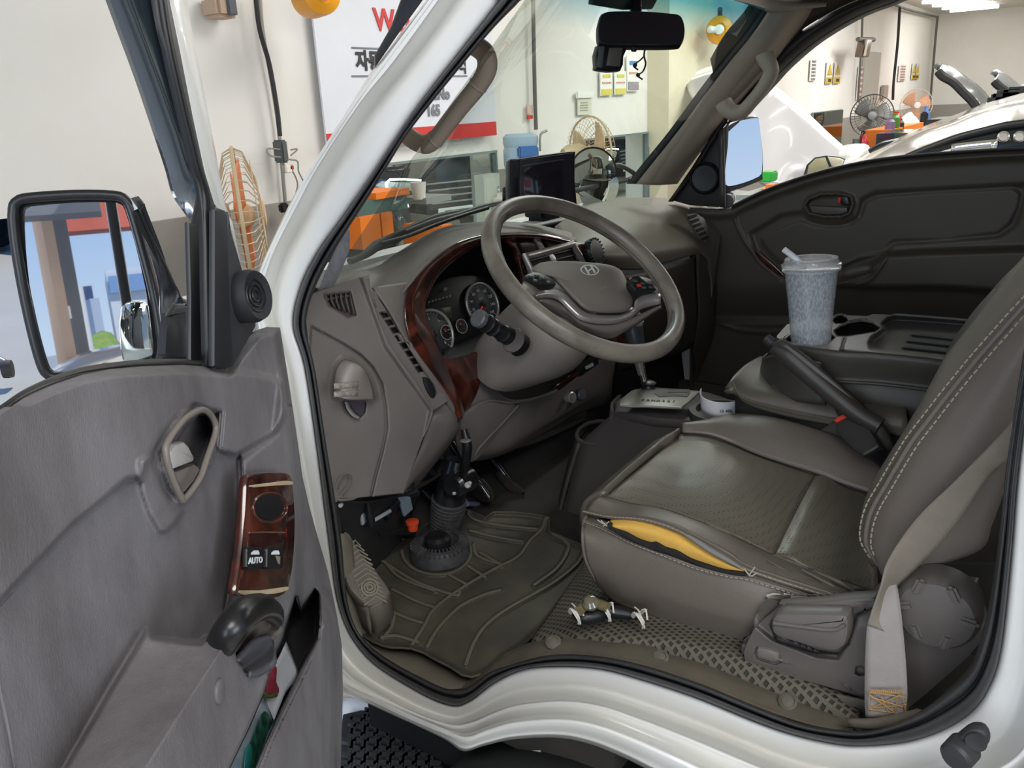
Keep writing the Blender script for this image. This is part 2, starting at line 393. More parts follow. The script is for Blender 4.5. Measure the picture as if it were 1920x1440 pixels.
# ceiling tube rows
def tubes(x, y, n=4, gap=.3, length=1.2):
    for i in range(n):
        xx = x + (i - (n - 1) / 2) * gap
        t = thing('ceiling_light', 'long white tube light on the workshop ceiling above the parked cars', 'light', (xx, y, 2.97), 'tube lights on the ceiling')
        bx('lamp_body', xx - .04, xx + .04, y - length / 2, y + length / 2, 2.965, 3.0, mat('lamp_white', '#f0f0ee', .5), t)
        tube('lamp_tube', [(xx, y - length / 2, 2.945), (xx, y + length / 2, 2.945)], .018, TUBE_L, t, n=8, sm=0)
for i, (a, b) in enumerate((((1220, 15), (1650, 2)), ((1290, 37), (1705, 20)), ((1355, 56), (1725, 32)), ((1408, 75), (1745, 43)))):
    a, b = W('c', [a, b], z=2.95); t = thing('ceiling_light', ('farthest back', 'second', 'third', 'frontmost')[i] + ' of the four long tube lights at the top right', 'light', (a + b) / 2, 'tube lights on the ceiling')
    tube('lamp_tube', [a, b], .03, TUBE_L, t, n=8, sm=0); tube('lamp_body', [a + Vector((0, 0, .035)), b + Vector((0, 0, .035))], .02, mat('lamp_white', '#f0f0ee', .5), t, n=6, sm=0)
for (x, y) in ((-1.2, 9.6), (-1.2, 6.2), (1.2, 6.2), (1.2, 9.6)): tubes(x, y, 4, .6, 2.6)

# ---- banner
BAN = mat('banner_vinyl', '#dfe3ea', .45, dirt='#d3d8e2', dscale=3, damt=.5); RED = mat('signal_red', '#cf3230', .5); INK = mat('dark_ink', '#2f3133', .6); INKG = mat('grey_ink', '#777c80', .6)
bt = thing('wall_banner', 'large white printed banner with a red stripe along its bottom on the workshop wall', 'banner', (WX + .05, 2.8, 1.2))
q = W('a', [(85, 100), (1112, 760)], x=-3.34); b0 = W('0', [(590, 60), (612, 240)], x=-3.34)
yl = b0[0].y; yr = q[1].y; zb = q[1].z
bx('banner_sheet', -3.352, -3.34, yl, yr, zb, 2.75, BAN, bt)
bx('red_stripe', -3.34, -3.336, yl, yr, zb, zb + .085, RED, bt)
yR = (0, 1, 0); zU = (0, 0, 1)
def btext(s, k, uv, h, m, align='LEFT'):
    q = W(k, [uv], x=-3.335)[0]; text('lettering', s, m, q, yR, zU, h, .001, bt, bold=.004, align=align)
btext('WO', 'a', (425, 115), .155, RED)
btext('자동', 'a', (322, 348), .105, INK)
btext('격', 'a', (900, 380), .085, INK); btext('ni.No', 'a', (850, 530), .085, INKG, 'RIGHT'); btext('165', 'a', (797, 622), .085, INKG, 'RIGHT')
for v in (268, 428):
    q = W('a', [(300, v), (950, v + 2)], x=-3.335)
    bx('rule_line', -3.338, -3.335, q[0].y, q[1].y, q[0].z - .004, q[0].z + .004, INKG, bt)

# ---- fans
def make_fan(label, blade, cage, c, r, face, pole=True, group=None, hub=None, tone=None):
    c = np.array(c, float); n = nz(face); u = nz(np.cross(n, [0, 0, 1.])); w = np.cross(u, n)
    t = thing('electric_fan', label, 'fan', (c[0], c[1], c[2] - r), group)
    g = MB()
    N = 40
    for k in range(N):
        a = 2 * math.pi * k / N; d = u * math.cos(a) + w * math.sin(a)
        g.tube([c + n * .085, c + n * .08 + d * r * .5, c + n * .04 + d * r * .93, c + d * r], r * .0075, 4)
        g.tube([c - n * .085, c - n * .08 + d * r * .5, c - n * .04 + d * r * .93, c + d * r], r * .0075, 4)
    for rr, hh in ((r, 0), (r * .8, .065), (r * .55, .078), (r * .3, .084)):
        g.tube([c + n * hh + rr * (u * math.cos(a) + w * math.sin(a)) for a in np.linspace(0, 2 * math.pi, 33)[:-1]], r * (.03 if rr == r else .009), 5, closed=True)
    g.build('wire_guard', cage, t)
    for k in range(3):
        a0 = k * 2 * math.pi / 3 + .4; rows = []
        for s in np.linspace(.16, .86, 5):
            row = []
            for j in np.linspace(-.5, .5, 5):
                a = a0 + j * (1.5 * (1 - .25 * s)) + s * .5; row.append(c + r * s * (u * math.cos(a) + w * math.sin(a)) + n * (.045 * j))
            rows.append(row)
        surf('fan_blade', rows, blade, t, 2, 2, .004)
    lathe('fan_hub', c, n, [(r * .05, -.03), (r * .17, -.02), (r * .17, .03), (r * .1, .05)], hub or blade, t, 16)
    lathe('motor_housing', c - n * .12, n, [(r * .14, -.09), (r * .24, -.05), (r * .26, .04), (r * .2, .07)], tone or cage, t, 16)
    lathe('guard_badge', c + n * .088, n, [(r * .2, -.004), (r * .2, .004), (r * .1, .01)], hub or blade, t, 20)
    if pole: tube('fan_pole', [c - n * .12, c - n * .12 - np.array([0, 0, r * .6]), (c[0] - n[0] * .12, c[1] - n[1] * .12, .03)], r * .05, tone or cage, t, 8, 2); lathe('fan_base', (c[0] - n[0] * .12, c[1] - n[1] * .12, 0), (0, 0, 1), [(r * .8, 0), (r * .8, .03), (r * .2, .06)], tone or cage, t, 24)
    else: tube('wall_arm', [c - n * .12, c - n * .12 + np.array([-.25, 0, .05])], .02, tone or cage, t, 8, 2)
    return t
BEIGE = mat('beige_guard', '#c9b795', .5, .2); ORB = mat('orange_fan_blade', '#e0834f', .45, alpha=.9); BGB = mat('beige_fan_blade', '#d8b890', .5)
GRG = mat('dark_steel_guard', '#4b4d4c', .4, .4); STEELB = mat('steel_blade', '#8a8c8a', .35, .5); WOK = mat('orange_fan_light', '#e9a277', .5)
make_fan('beige standing fan with orange blades against the wall, seen between open door frame and pillar', ORB, BEIGE, P(455, 405, x=-3.05), .285, (.62, .78, .02), hub=BGB)
make_fan('small beige fan seen through the windscreen above the round mirror', BGB, BEIGE, P(1106, 284, x=-2.7), .21, (.38, .93, 0))
make_fan('large dark steel fan on a pole seen through the passenger window', STEELB, GRG, P(1635, 217, x=-2.9), .285, (.25, -.97, .05))
make_fan('fan with orange blades in front of the far right wall', WOK, mat('pale_guard', '#d6c9ba', .5), P(1718, 197, x=-2.6), .23, (.35, -.94, 0), hub=mat('cream', '#efe6d8', .5))

# ---- hose reels and beacon
ORG = mat('orange_reel', '#eba21f', .4, dirt='#c98213', dscale=8, damt=.4); CRM = mat('cream_plastic', '#f2eee2', .4); ORD = mat('orange_steel', '#ec7f22', .4, dirt='#c8641a', dscale=6, damt=.4)
def reel(label, c, r, face, hose=1):
    n = nz(face); t = thing('hose_reel', label, 'hose reel', (c[0], c[1], c[2] - r)); c = np.array(c)
    lathe('reel_drum', c, n, [(r * .3, -.1), (r * .95, -.095), (r, -.06), (r, .06), (r * .95, .085), (r * .5, .11), (r * .42, .1)], ORG, t)
    lathe('hub_cap', c + n * .1, n, [(r * .36, 0), (r * .34, .02), (r * .1, .03)], CRM, t)
    tube('reel_bracket', [c - n * .08, c - n * .08 + np.array([0, 0, r * .8]), c + np.array([0, 0, r * 1.5])], .022, PIPE, t, 8, 2)
    lathe('hose_guide', c + np.array([0, -r * 1.15, 0]), (0, 1, 0), [(r * .1, -.1), (r * .26, -.08), (r * .26, .02), (r * .12, .05)], CRM, t, 16)
    if hose: tube('hose', [c + np.array([.02, r * .9, -.1]), c + np.array([.02, r * 1.5, -r * .8]), c + np.array([.02, r * 1.9, -r * 1.5])], .012, mat('red_hose', '#c1623f', .5), t, 8, 5)
    return t
reel('round orange hose reel with a white hub beside the grey pipe, seen through the windscreen', P(1349, 57, x=-3.0), .115, (.35, -.93, 0))
reel('orange hose reel partly behind the windscreen header and pillar at the top right', P(1432, 40, x=-3.0), .13, (.5, -.86, 0))
reel('orange round reel hanging high at the top edge left of the banner letters', P(592, -8, x=-3.0), .088, (.9, -.4, 0), 0)

# ---- small wall things
def wallbox(name, label, cat, k, a, b, d, m, bev=.004, x=-3.39, group=None):
    q = W(k, [a, b], x=x + d)
    o = rbox(name, ((2 * x + d) / 2, (q[0].y + q[1].y) / 2, (q[0].z + q[1].z) / 2), abs(d), abs(q[1].y - q[0].y), abs(q[1].z - q[0].z), m, None, bev)
    return tag(o, label, cat, group), q
spk = thing('emergency_lamp', 'small beige box with a dark grey front high on the wall at the top edge', 'wall box', W('1', [(1180, 90)], x=-3.3)[0])
q = W('1', [(1118, -30), (1245, 92)], x=-3.25)
rbox('housing', (-3.32, (q[0].y + q[1].y) / 2, (q[0].z + q[1].z) / 2), .12, q[1].y - q[0].y, q[0].z - q[1].z, mat('beige_housing', '#b59c86', .5), spk, .015)
q = W('1', [(1165, -30), (1222, 78)], x=-3.25)
rbox('front_panel', (-3.255, (q[0].y + q[1].y) / 2, (q[0].z + q[1].z) / 2), .02, q[1].y - q[0].y, q[0].z - q[1].z, mat('slate', '#585c68', .4), spk, .004)
pb = thing('plug_box', 'dark grey socket box on the wall cable with loose grey wires and a red plug', 'socket box', W('1', [(1470, 830)], x=-3.3)[0])
q = W('1', [(1448, 720), (1496, 835)], x=-3.28)
rbox('box_body', (-3.32, (q[0].y + q[1].y) / 2, (q[0].z + q[1].z) / 2), .07, q[1].y - q[0].y, q[0].z - q[1].z, mat('slate2', '#55595a', .5), pb, .008)
GW = mat('grey_wire', '#8c8e8c', .5)
for a in ([(1448, 770), (1375, 765), (1390, 800), (1450, 810)], [(1496, 770), (1530, 768), (1495, 800)], [(1490, 820), (1530, 830), (1535, 880), (1558, 930), (1550, 960)], [(1495, 860), (1530, 940), (1518, 1010)], [(1460, 835), (1462, 1000), (1480, 1085)]):
    tube('loose_wire', W('1', a, x=-3.3), .004, GW, pb, 6, 5)
rbox('red_plug', W('1', [(1492, 862)], x=-3.3)[0], .03, .03, .025, mat('dull_red', '#b34a44', .5), pb, .005)
rbox('white_plug', W('1', [(1478, 868)], x=-3.3)[0], .03, .04, .04, CRM, pb, .005)
rbox('black_plug', W('1', [(1458, 1068)], x=-3.3)[0], .03, .05, .045, BLACK, pb, .008)
PAPER = mat('white_paper', '#eceee8', .6); YEL = mat('yellow_print', '#d9cf5e', .6); BLUEP = mat('blue_print', '#3a74b8', .5)
sw = thing('fire_sign', 'small red and white sign on the wall beside the dark conduit', 'sign', P(993, 200, x=-3.35))
q = W('a', [(1288, 590), (1318, 640)], x=-3.37); rbox('sign_plate', (-3.375, (q[0].y + q[1].y) / 2, (q[0].z + q[1].z) / 2), .01, q[1].y - q[0].y, q[0].z - q[1].z, mat('pink_sign', '#d9b8ae', .5), sw, .001)
q = W('a', [(1290, 648), (1318, 668)], x=-3.37); rbox('red_plate', (-3.375, (q[0].y + q[1].y) / 2, (q[0].z + q[1].z) / 2), .01, q[1].y - q[0].y, q[0].z - q[1].z, RED, sw, .001)
nb = thing('notice_sheet', 'pale notice sheet with a white clip on the wall below the rear view mirror', 'notice', P(1097, 200, x=-3.35))
q = W('b', [(185, 760), (295, 895)], x=-3.37); rbox('sheet', (-3.38, (q[0].y + q[1].y) / 2, (q[0].z + q[1].z) / 2), .008, q[1].y - q[0].y, q[0].z - q[1].z, mat('pale_sheet', '#d3d6c6', .6), nb, .001)
q = W('b', [(172, 718), (300, 765)], x=-3.37); rbox('clip_strip', (-3.37, (q[0].y + q[1].y) / 2, (q[0].z + q[1].z) / 2), .02, q[1].y - q[0].y, q[0].z - q[1].z, PAPER, nb, .003)
for v in (800, 820, 840, 860):
    q = W('b', [(205, v), (265, v + 5)], x=-3.37); rbox('text_line', (-3.374, (q[0].y + q[1].y) / 2, (q[0].z + q[1].z) / 2), .003, q[1].y - q[0].y, q[0].z - q[1].z, mat('faint_ink', '#a4a695', .6), nb, 0)
for lab, a, b, c in (('left of two yellow and white wall leaflets below the dash camera', (360, 555), (458, 745), 1), ('right of two yellow and white wall leaflets below the dash camera', (472, 555), (565, 740), 1), ('white leaflet with a grey picture hanging beside the yellow ones', (570, 435), (665, 712), 0)):
    t = thing('wall_leaflet', lab, 'leaflet', W('b', [a], x=-3.35)[0]); q = W('b', [a, b], x=-3.37)
    y0, y1, z1, z0 = q[0].y, q[1].y, q[0].z, q[1].z
    rbox('sheet', (-3.378, (y0 + y1) / 2, (z0 + z1) / 2), .008, y1 - y0, z1 - z0, PAPER, t, 0)
    zz = z0 + (z1 - z0) * .3
    rbox('print_block', (-3.372, (y0 + y1) / 2, (z0 + zz) / 2), .005, (y1 - y0) * .86, (zz - z0) * .8, YEL if c else mat('grey_print', '#9f95a0', .6), t, 0)
    rbox('print_block', (-3.372, (y0 + y1) / 2, z1 - (z1 - z0) * .2), .005, (y1 - y0) * .6, (z1 - z0) * .12, YEL if c else BLUEP, t, 0)
    rbox('print_block', (-3.372, (y0 + y1) / 2, z0 + (z1 - z0) * .52), .005, (y1 - y0) * .7, (z1 - z0) * .06, mat('pink_print', '#d69c8e', .6), t, 0)
# warning charts on the far wall (through the passenger window)
for lab, a, b, top in (('tall grey text strip on the far wall left of the yellow charts', (447, 412), (480, 560), None), ('left yellow and black chart of the nearer pair on the far wall', (560, 430), (590, 580), YEL), ('right yellow and black chart of the nearer pair on the far wall', (615, 430), (645, 578), YEL),
                       ('red lettered strip on the far wall near the right fan', (1060, 450), (1100, 560), None), ('left yellow chart of the farther pair near the corner', (1152, 440), (1168, 548), YEL), ('right yellow chart of the farther pair near the corner', (1174, 440), (1190, 548), YEL), ('white vertical lettered strip below the heat lamp', (778, 460), (803, 690), None)):
    t = thing('wall_chart', lab, 'chart', W('c', [a], x=-3.35)[0]); q = W('c', [a, b], x=-3.37); y0, y1, z1, z0 = q[0].y, q[1].y, q[0].z, q[1].z
    rbox('sheet', (-3.378, (y0 + y1) / 2, (z0 + z1) / 2), .008, y1 - y0, z1 - z0, mat('faint_sheet', '#dfdcd6', .6), t, 0)
    if top:
        rbox('print_block', (-3.37, (y0 + y1) / 2, z0 + (z1 - z0) * .16), .008, (y1 - y0) * .95, (z1 - z0) * .3, mat('deep_yellow', '#c4a72e', .6), t, 0)
        rbox('print_mark', (-3.365, (y0 + y1) / 2, z0 + (z1 - z0) * .16), .006, (y1 - y0) * .5, (z1 - z0) * .14, INK, t, 0)
        slab('print_cone', [(-3.37, y0 + (y1 - y0) * .1, z0 + (z1 - z0) * .42), (-3.37, y0 + (y1 - y0) * .9, z0 + (z1 - z0) * .42), (-3.37, (y0 + y1) / 2, z0 + (z1 - z0) * .9)], (.006, 0, 0), mat('deep_yellow', '#c4a72e', .6), t)
    else:
        for i in range(6): rbox('print_mark', (-3.37, (y0 + y1) / 2, z1 - (z1 - z0) * (i + .5) / 6), .006, (y1 - y0) * .6, (z1 - z0) * .09, mat('faded_red', '#a98078', .6) if 'red' in lab else INKG, t, 0)
# door in the far wall, heat lamp
q = W('c', [(818, 355), (895, 700)], x=-3.37)
dd = struct(bx('door_1', -3.39, -3.35, q[0].y, q[1].y, 0, q[0].z, mat('grey_door', '#b5b1a9', .5)))
q = W('c', [(938, 590), (962, 680)], x=-3.37); tag(rbox('wall_panel', (-3.36, (q[0].y + q[1].y) / 2, (q[0].z + q[1].z) / 2), .05, q[1].y - q[0].y, q[0].z - q[1].z, mat('tan_panel', '#a89f92', .5), None, .01), 'small tan electrical panel on the wall right of the grey door', 'panel')
hl = thing('heat_lamp', 'tilted brown metal lamp box mounted on the thin dark wall pipe', 'lamp', W('c', [(835, 395)], x=-3.0)[0])
a = W('c', [(820, 268), (872, 272), (848, 395), (795, 392)], x=-3.0)
slab('lamp_box', a, (-.12, .1, 0), mat('brown_metal', '#6f5f52', .35, .4), hl, .02)
slab('lamp_tube', W('c', [(828, 275), (838, 275), (815, 388), (806, 388)], x=-2.985), (.02, 0, 0), mat('lamp_glass', '#c9bfae', .2, .4), hl, .005)
tube('lamp_bracket', W('c', [(770, 272), (880, 275)], x=-3.05), .03, PIPE, hl, 8, 0)

# ---- water cooler by the wall
wc = thing('water_cooler', 'water cooler with a blue bottle on top beside the wall, behind the navigation screen', 'water cooler', P(978, 300, x=-3.1) - Vector((0, 0, 1.1)))
c = P(977, 290, x=-3.12); r = .113; zt = P(977, 250, x=-3.12).z
BLUEW = mat('blue_bottle', '#b4d0e4', .1, alpha=.75, coat=.5)
lathe('water_bottle', (c.x, c.y, zt - .36), (0, 0, 1), [(.03, 0), (.05, .03), (r, .08), (r, .13), (r * .94, .15), (r, .17), (r, .26), (r * .94, .28), (r, .30), (r, .34), (r * .8, .36)], BLUEW, wc)
rbox('bottle_label', (c.x + .08, c.y - .05, zt - .11), .09, .13, .07, mat('navy_label', '#4473b4', .4), wc, .01, ax=((.75, -.6, 0), (.6, .75, 0), (0, 0, 1)))
rbox('cooler_body', (c.x, c.y, (zt - .36) / 2), .3, .3, zt - .36, CRM, wc, .03)
tube('spray_nozzle', W('a', [(1358, 850), (1360, 760), (1395, 735)], x=-3.0), .008, GW, wc, 6, 3)

# ---- glass panes standing in for two wall mirrors, and a mirror on the far wall
GLP = glassy('panel_glass', (.80, .86, .84), .10)
for n_, y0, y1, z0, z1 in ((1, 2.35, 3.92, .5, 1.335), (2, 5.1, 6.2, .5, 1.34)):
    w_ = struct(MB().box((-3.4, (y0 + y1) / 2, z1 + .006), .05, y1 - y0 + .02, .014).box((-3.4, (y0 + y1) / 2, z0), .05, y1 - y0 + .02, .014).box((-3.4, y0, (z0 + z1) / 2), .05, .014, z1 - z0).box((-3.4, y1, (z0 + z1) / 2), .05, .014, z1 - z0).build('window_%d' % n_, mat('panel_frame', '#7c8a88', .4)))  # frames of the panes used in place of wall mirrors
    mesh('pane', [(-3.405, y0, z0), (-3.405, y1, z0), (-3.405, y1, z1), (-3.405, y0, z1)], [(0, 1, 2, 3)], GLP, w_, smooth=False)
q = W('c', [(465, 775), (670, 760)], x=-3.36); t = thing('wall_mirror', 'square mirror with a reflected fan on the far wall', 'mirror', (-3.36, q[0].y, .3))
bx('mirror_backing', -3.388, -3.375, q[0].y - .01, q[1].y + .01, .3, q[1].z + .01, mat('mirror_edge', '#6d7a78', .4), t)
bx('mirror_glass', -3.375, -3.36, q[0].y, q[1].y, .31, q[1].z, mat('wall_mirror_glass', '#8f9b99', .05, 1), t)

# ---- tool carts
TEAL = mat('teal_steel', '#4c6964', .4, dirt='#3d524e', dscale=5, damt=.4)
tcart = thing('tool_cart', 'orange and green steel tool cart below the wide wall mirror', 'tool cart', P(715, 445, x=-2.75) - Vector((0, 0, .0)))
a = W('e', [(255, 500), (510, 490), (510, 570), (250, 580)], x=-2.7)
y0, y1 = a[0].y, a[1].y; z1 = a[1].z; z0 = a[3].z
bx('top_tray', -3.05, -2.7, y0, y1, z0, z1, ORD, tcart)
q = W('e', [(125, 710), (390, 900)], x=-2.7); za, zc = q[0].z, q[1].z; ya, yb = q[0].y, q[1].y
bx('cabinet_body', -3.05, -2.71, ya + .01, y1 - .01, za, z0, TEAL, tcart)
ym = W('e', [(290, 800)], x=-2.7)[0].y
bx('drawer', -3.0, -2.69, ya, ym - .005, zc, za, ORD, tcart); bx('drawer', -3.0, -2.69, ym + .005, yb, zc, za, ORD, tcart)
bx('cart_foot', -3.0, -2.72, ya + .02, yb - .02, .05, zc, mat('black_steel', '#2b2c2c', .5), tcart)
q = W('e', [(600, 830), (705, 880)], x=-2.6); tag(rbox('orange_crate', ((q[0] + q[1]) / 2), .25, q[1].y - q[0].y, .12, ORD, None, .01), 'small orange crate just above the dashboard edge, right of the tool cart', 'crate')
bx('bench_top', -3.0, -2.8, 2.5, 2.7, W('e', [(555, 570)], x=-2.85)[0].z - .03, W('e', [(555, 570)], x=-2.85)[0].z, mat('bench_grey', '#8e9792', .4), tcart)
q = W('e', [(555, 450), (605, 570)], x=-2.85); tag(lathe('paper_cup', (-2.85, (q[0].y + q[1].y) / 2, q[1].z), (0, 0, 1), [(.03, 0), (.04, abs(q[0].z - q[1].z)), (.036, abs(q[0].z - q[1].z)), (.03, .01)], CRM), 'white cup standing on the bench in front of the wide wall mirror', 'cup')
bx('bench_leg', -2.9, -2.85, 2.6, 2.66, 0, 1.0, TEAL, tcart)
cab = thing('white_cabinet', 'pale cabinet against the wall at the right end of the wide mirror', 'cabinet', (-3.2, 3.5, 0))
q = W('e', [(1065, 395), (1195, 580)], x=-3.3)
bx('cabinet_box', -3.375, -3.3, q[0].y, q[1].y, 0, q[0].z, mat('pale_cabinet', '#cdd3c8', .5), cab)
bx('cabinet_door', -3.3, -3.292, q[0].y + .015, q[1].y - .015, .1, q[0].z - .02, mat('pale_cabinet2', '#d5dace', .5), cab)
bx('cabinet_handle', -3.292, -3.28, q[1].y - .05, q[1].y - .035, q[0].z - .2, q[0].z - .08, CHROME, cab)
# bench with clutter on the right
wb = thing('work_bench', 'orange work bench with a tray top in front of the far right wall', 'bench', W('c', [(1180, 960)], x=-2.0)[0])
q = W('c', [(1000, 898), (1215, 955)], x=-2.2); q2 = W('c', [(1200, 860), (1320, 900)], x=-2.6)
bx('bench_front', -2.5, -2.2, q[0].y, q[1].y, q[1].z, q[0].z, ORD, wb)
bx('bench_back', -3.1, -2.55, q2[0].y, q2[1].y, q2[1].z, q2[0].z, ORD, wb)
bx('bench_leg', -2.45, -2.3, q[0].y + .1, q[0].y + .25, 0, q[1].z, TEAL, wb); bx('bench_leg', -2.45, -2.3, q[1].y - .25, q[1].y - .1, 0, q[1].z, TEAL, wb)
def blob(name, label, cat, c, sx, sy, sz, m, seed=0):
    rr = random.Random(seed); bm = bmesh.new(); bmesh.ops.create_icosphere(bm, subdivisions=3, radius=1)
    for v in bm.verts:
        k = 1 + .12 * math.sin(5 * v.co.x + seed) * math.sin(4 * v.co.y + 1) + rr.uniform(-.03, .03); v.co = Vector((v.co.x * sx * k, v.co.y * sy * k, max(v.co.z, -.6) * sz * k)) + Vector(c)
    me = bpy.data.meshes.new(name); bm.to_mesh(me); bm.free(); return tag(link(name, me, m), label, cat)
blob('plastic_bag', 'crumpled white plastic bag on the orange bench beside the blue bottle', 'bag', W('c', [(1122, 872)], x=-2.4)[0], .12, .24, .17, PAPER, 2)
blob('cloth_bundle', 'white cloth lying on the front wing of the silver car by the extinguisher', 'cloth', W('c', [(750, 1085)], y=6.2)[0], .12, .13, .1, PAPER, 5)
bb = thing('spray_bottle', 'blue bottle with a dark holder standing on the orange bench', 'bottle', W('c', [(1235, 860)], x=-2.4)[0])
q = W('c', [(1235, 860)], x=-2.4)[0]; lathe('bottle_body', q, (0, 0, 1), [(.05, 0), (.055, .15), (.03, .2), (.02, .26)], mat('blue_plastic', '#4f7fc4', .4), bb); rbox('dark_holder', q + Vector((0, -.12, .08)), .1, .08, .2, BLACK, bb, .02)
for i, (u, v, m, nm, lb) in enumerate(((990, 880, mat('lilac', '#8d7fa8', .5), 'spray_can', 'lilac spray can at the left end of the orange bench'), (1025, 850, mat('leaf_green', '#5d9a3f', .5), 'spray_can', 'green spray can among the clutter left of the white bag'), (1032, 838, RED, 'oil_can', 'red can at the back of the orange bench'), (1055, 885, INK, 'tool_box', 'dark tool box in the clutter left of the white bag'))):
    q = W('c', [(u, v)], x=-2.25)[0]; tag(lathe(nm, q - Vector((0, 0, .07)), (0, 0, 1), [(.05, 0), (.055, .02), (.055, .13), (.03, .16), (.03, .18)], m), lb, 'can' if 'can' in nm else 'box')
fe = thing('fire_extinguisher', 'red fire extinguisher standing below the dark steel fan', 'fire extinguisher', W('c', [(795, 1085)], x=-2.2)[0])
q = W('c', [(795, 1080)], x=-2.2)[0]; lathe('cylinder', q, (0, 0, 1), [(.055, -.9), (.06, -.88), (.06, .14), (.035, .2), (.02, .22)], mat('fire_red', '#b5242a', .3), fe); rbox('valve', q + Vector((0, 0, .24)), .04, .06, .04, BLACK, fe, .01)
tube('discharge_hose', [q + Vector((0, -.02, .24)), q + Vector((0, -.08, .2)), q + Vector((0, -.07, .04))], .009, BLACK, fe, 8)
q = W('c', [(748, 1060)], x=-2.2)[0]; tag(lathe('thermos_flask', q - Vector((0, 0, .1)), (0, 0, 1), [(.045, -.8), (.05, .05), (.045, .15), (.03, .2), (.03, .24)], mat('steel_green', '#4b5a52', .4)), 'dark flask with a pale top beside the fire extinguisher', 'flask')
# ================================================================ CARS in the bays
def make_car(label, x0, y0, z0, yaw, m, L=4.6, Wd=1.82, H=1.46, hood=0, plate=None, name='car', flip=1):
    """x0,y0 = middle of the front bumper at the ground; the nose looks along yaw"""
    f = np.array([math.cos(yaw), math.sin(yaw), 0]); s = np.array([-f[1], f[0], 0]) * flip; up = np.array([0, 0, 1.]); o = np.array([x0, y0, z0])
    def q(a, b, c): return o - f * a * L - s * b * Wd / 2 * -1 + up * c * H
    t = thing(name, label, 'car', (x0, y0, z0))
    # stations: back from nose, belt height, belt half width, floor, roof height, roof half width
    st = [(0, .40, .62, .2), (.02, .49, .82, .16), (.08, .555, .93, .14), (.2, .60, .98, .13), (.3, .62, 1, .13), (.45, .63, 1, .13), (.62, .64, 1, .13), (.8, .66, .98, .14), (.92, .67, .92, .16), (.985, .62, .82, .18), (1, .45, .7, .24)]
    rows = []
    for a, zb, hw, zf in st:
        e = .02 if a < .25 or a > .85 else .0
        rows.append([q(a, -hw * .86, zf), q(a, -hw * .97, zf + .09), q(a, -hw, zf + .22), q(a, -hw * .985, zb - .07), q(a, -hw * .92, zb), q(a, -hw * .5, zb + e * 1.4), q(a, 0, zb + e * 1.9), q(a, hw * .5, zb + e * 1.4), q(a, hw * .92, zb), q(a, hw * .985, zb - .07), q(a, hw, zf + .22), q(a, hw * .97, zf + .09), q(a, hw * .86, zf)])
    surf('car_body', rows, m, t, 2, 3, .01)
    gh = [(.27, .62, .90, .62), (.30, .62, .9, .67), (.40, .63, .9, .93), (.47, .635, .9, .99), (.58, .64, .9, 1.0), (.72, .65, .9, .96), (.84, .66, .86, .80), (.93, .67, .8, .675)]
    rows = []; glr = {1: [], -1: []}
    for a, zb, hb, zr in gh:
        hr = hb - .22 * (zr - zb) / .36
        k = (zr - zb)
        rows.append([q(a, -hb, zb), q(a, -(hb * .35 + hr * .65) - .02, zb + k * .55), q(a, -hr, zr - .015 * min(1, k * 8)), q(a, -hr * .55, zr), q(a, 0, zr + .006), q(a, hr * .55, zr), q(a, hr, zr - .015 * min(1, k * 8)), q(a, (hb * .35 + hr * .65) + .02, zb + k * .55), q(a, hb, zb)])
    surf('car_roof', rows, m, t, 3, 3, .01)
    GL = mat('car_glass', '#141a20', .05, spec=.8)
    for sg in (-1, 1):
        for a0, a1 in ((.385, .565), (.59, .78)):
            pts = []
            def side(a, w):
                i = max(0, min(len(gh) - 2, [k for k in range(len(gh)) if gh[k][0] <= a][-1])); g0, g1 = gh[i], gh[i + 1]; u = (a - g0[0]) / (g1[0] - g0[0])
                zb, hb, zr = [g0[j] * (1 - u) + g1[j] * u for j in (1, 2, 3)]; hr = hb - .22 * (zr - zb) / .36
                if w < .5: return q(a, sg * (hb + ((hb * .35 + hr * .65 + .02) - hb) * w / .55 + .02), zb + (zr - zb) * w)
                mid = hb * .35 + hr * .65 + .02
                return q(a, sg * (mid + (hr - mid) * (w - .55) / .45 + .02), zb + (zr - zb) * w)
            ins = .05 if a0 < .5 else 0
            outline = [side(a0 - ins * .9, .05), side((a0 + a1) / 2, .05), side(a1, .05), side(a1, .86), side((a0 + a1) / 2, .88), side(a0 + ins, .84)]
            slab('side_window', outline, s * sg * .004, GL, t)
    for (ga, gb, nm) in (((.285, .66), (.43, .955), 'windscreen'), ((.91, .70), (.76, .93), 'rear_window')):
        slab(nm, [q(ga[0], -.78, ga[1]), q(ga[0], .78, ga[1]), q(gb[0], .64, gb[1]), q(gb[0], -.64, gb[1])], f * .004 + up * .012, GL, t)
    TY = mat('tyre', '#1c1c1c', .7); 
    for a in (.19, .81):
        for sg in (-1, 1):
            c = q(a, sg * .9, 0) + up * .33
            lathe('wheel', c, s * sg, [(.2, -.1), (.32, -.09), (.335, -.05), (.335, .05), (.32, .09), (.21, .1), (.19, .06), (.05, .07)], TY, t, 24)
    for sg in (-1, 1):
        slab('headlight', [q(.005, sg * .42, .5), q(.012, sg * .44, .42), q(.03, sg * .82, .44), q(.06, sg * .92, .5), q(.04, sg * .84, .54)], f * .03, mat('lamp_lens', '#d8e2e6', .08, .3, coat=1), t, .004)
        tube('running_light', [q(.0, sg * .45, .53) + f * .04, q(.02, sg * .8, .55) + f * .04, q(.03, sg * .84, .5) + f * .06, q(.02, sg * .82, .46) + f * .06], .012, mat('running_lamp', '#ffffff', .4, emit='#f4ffe8', estr=3), t, 6, 2)
    slab('grille', [q(0, -.42, .52), q(0, .42, .52), q(-.004, .36, .33), q(-.004, -.36, .33)], f * .03, BLACK, t, .006)
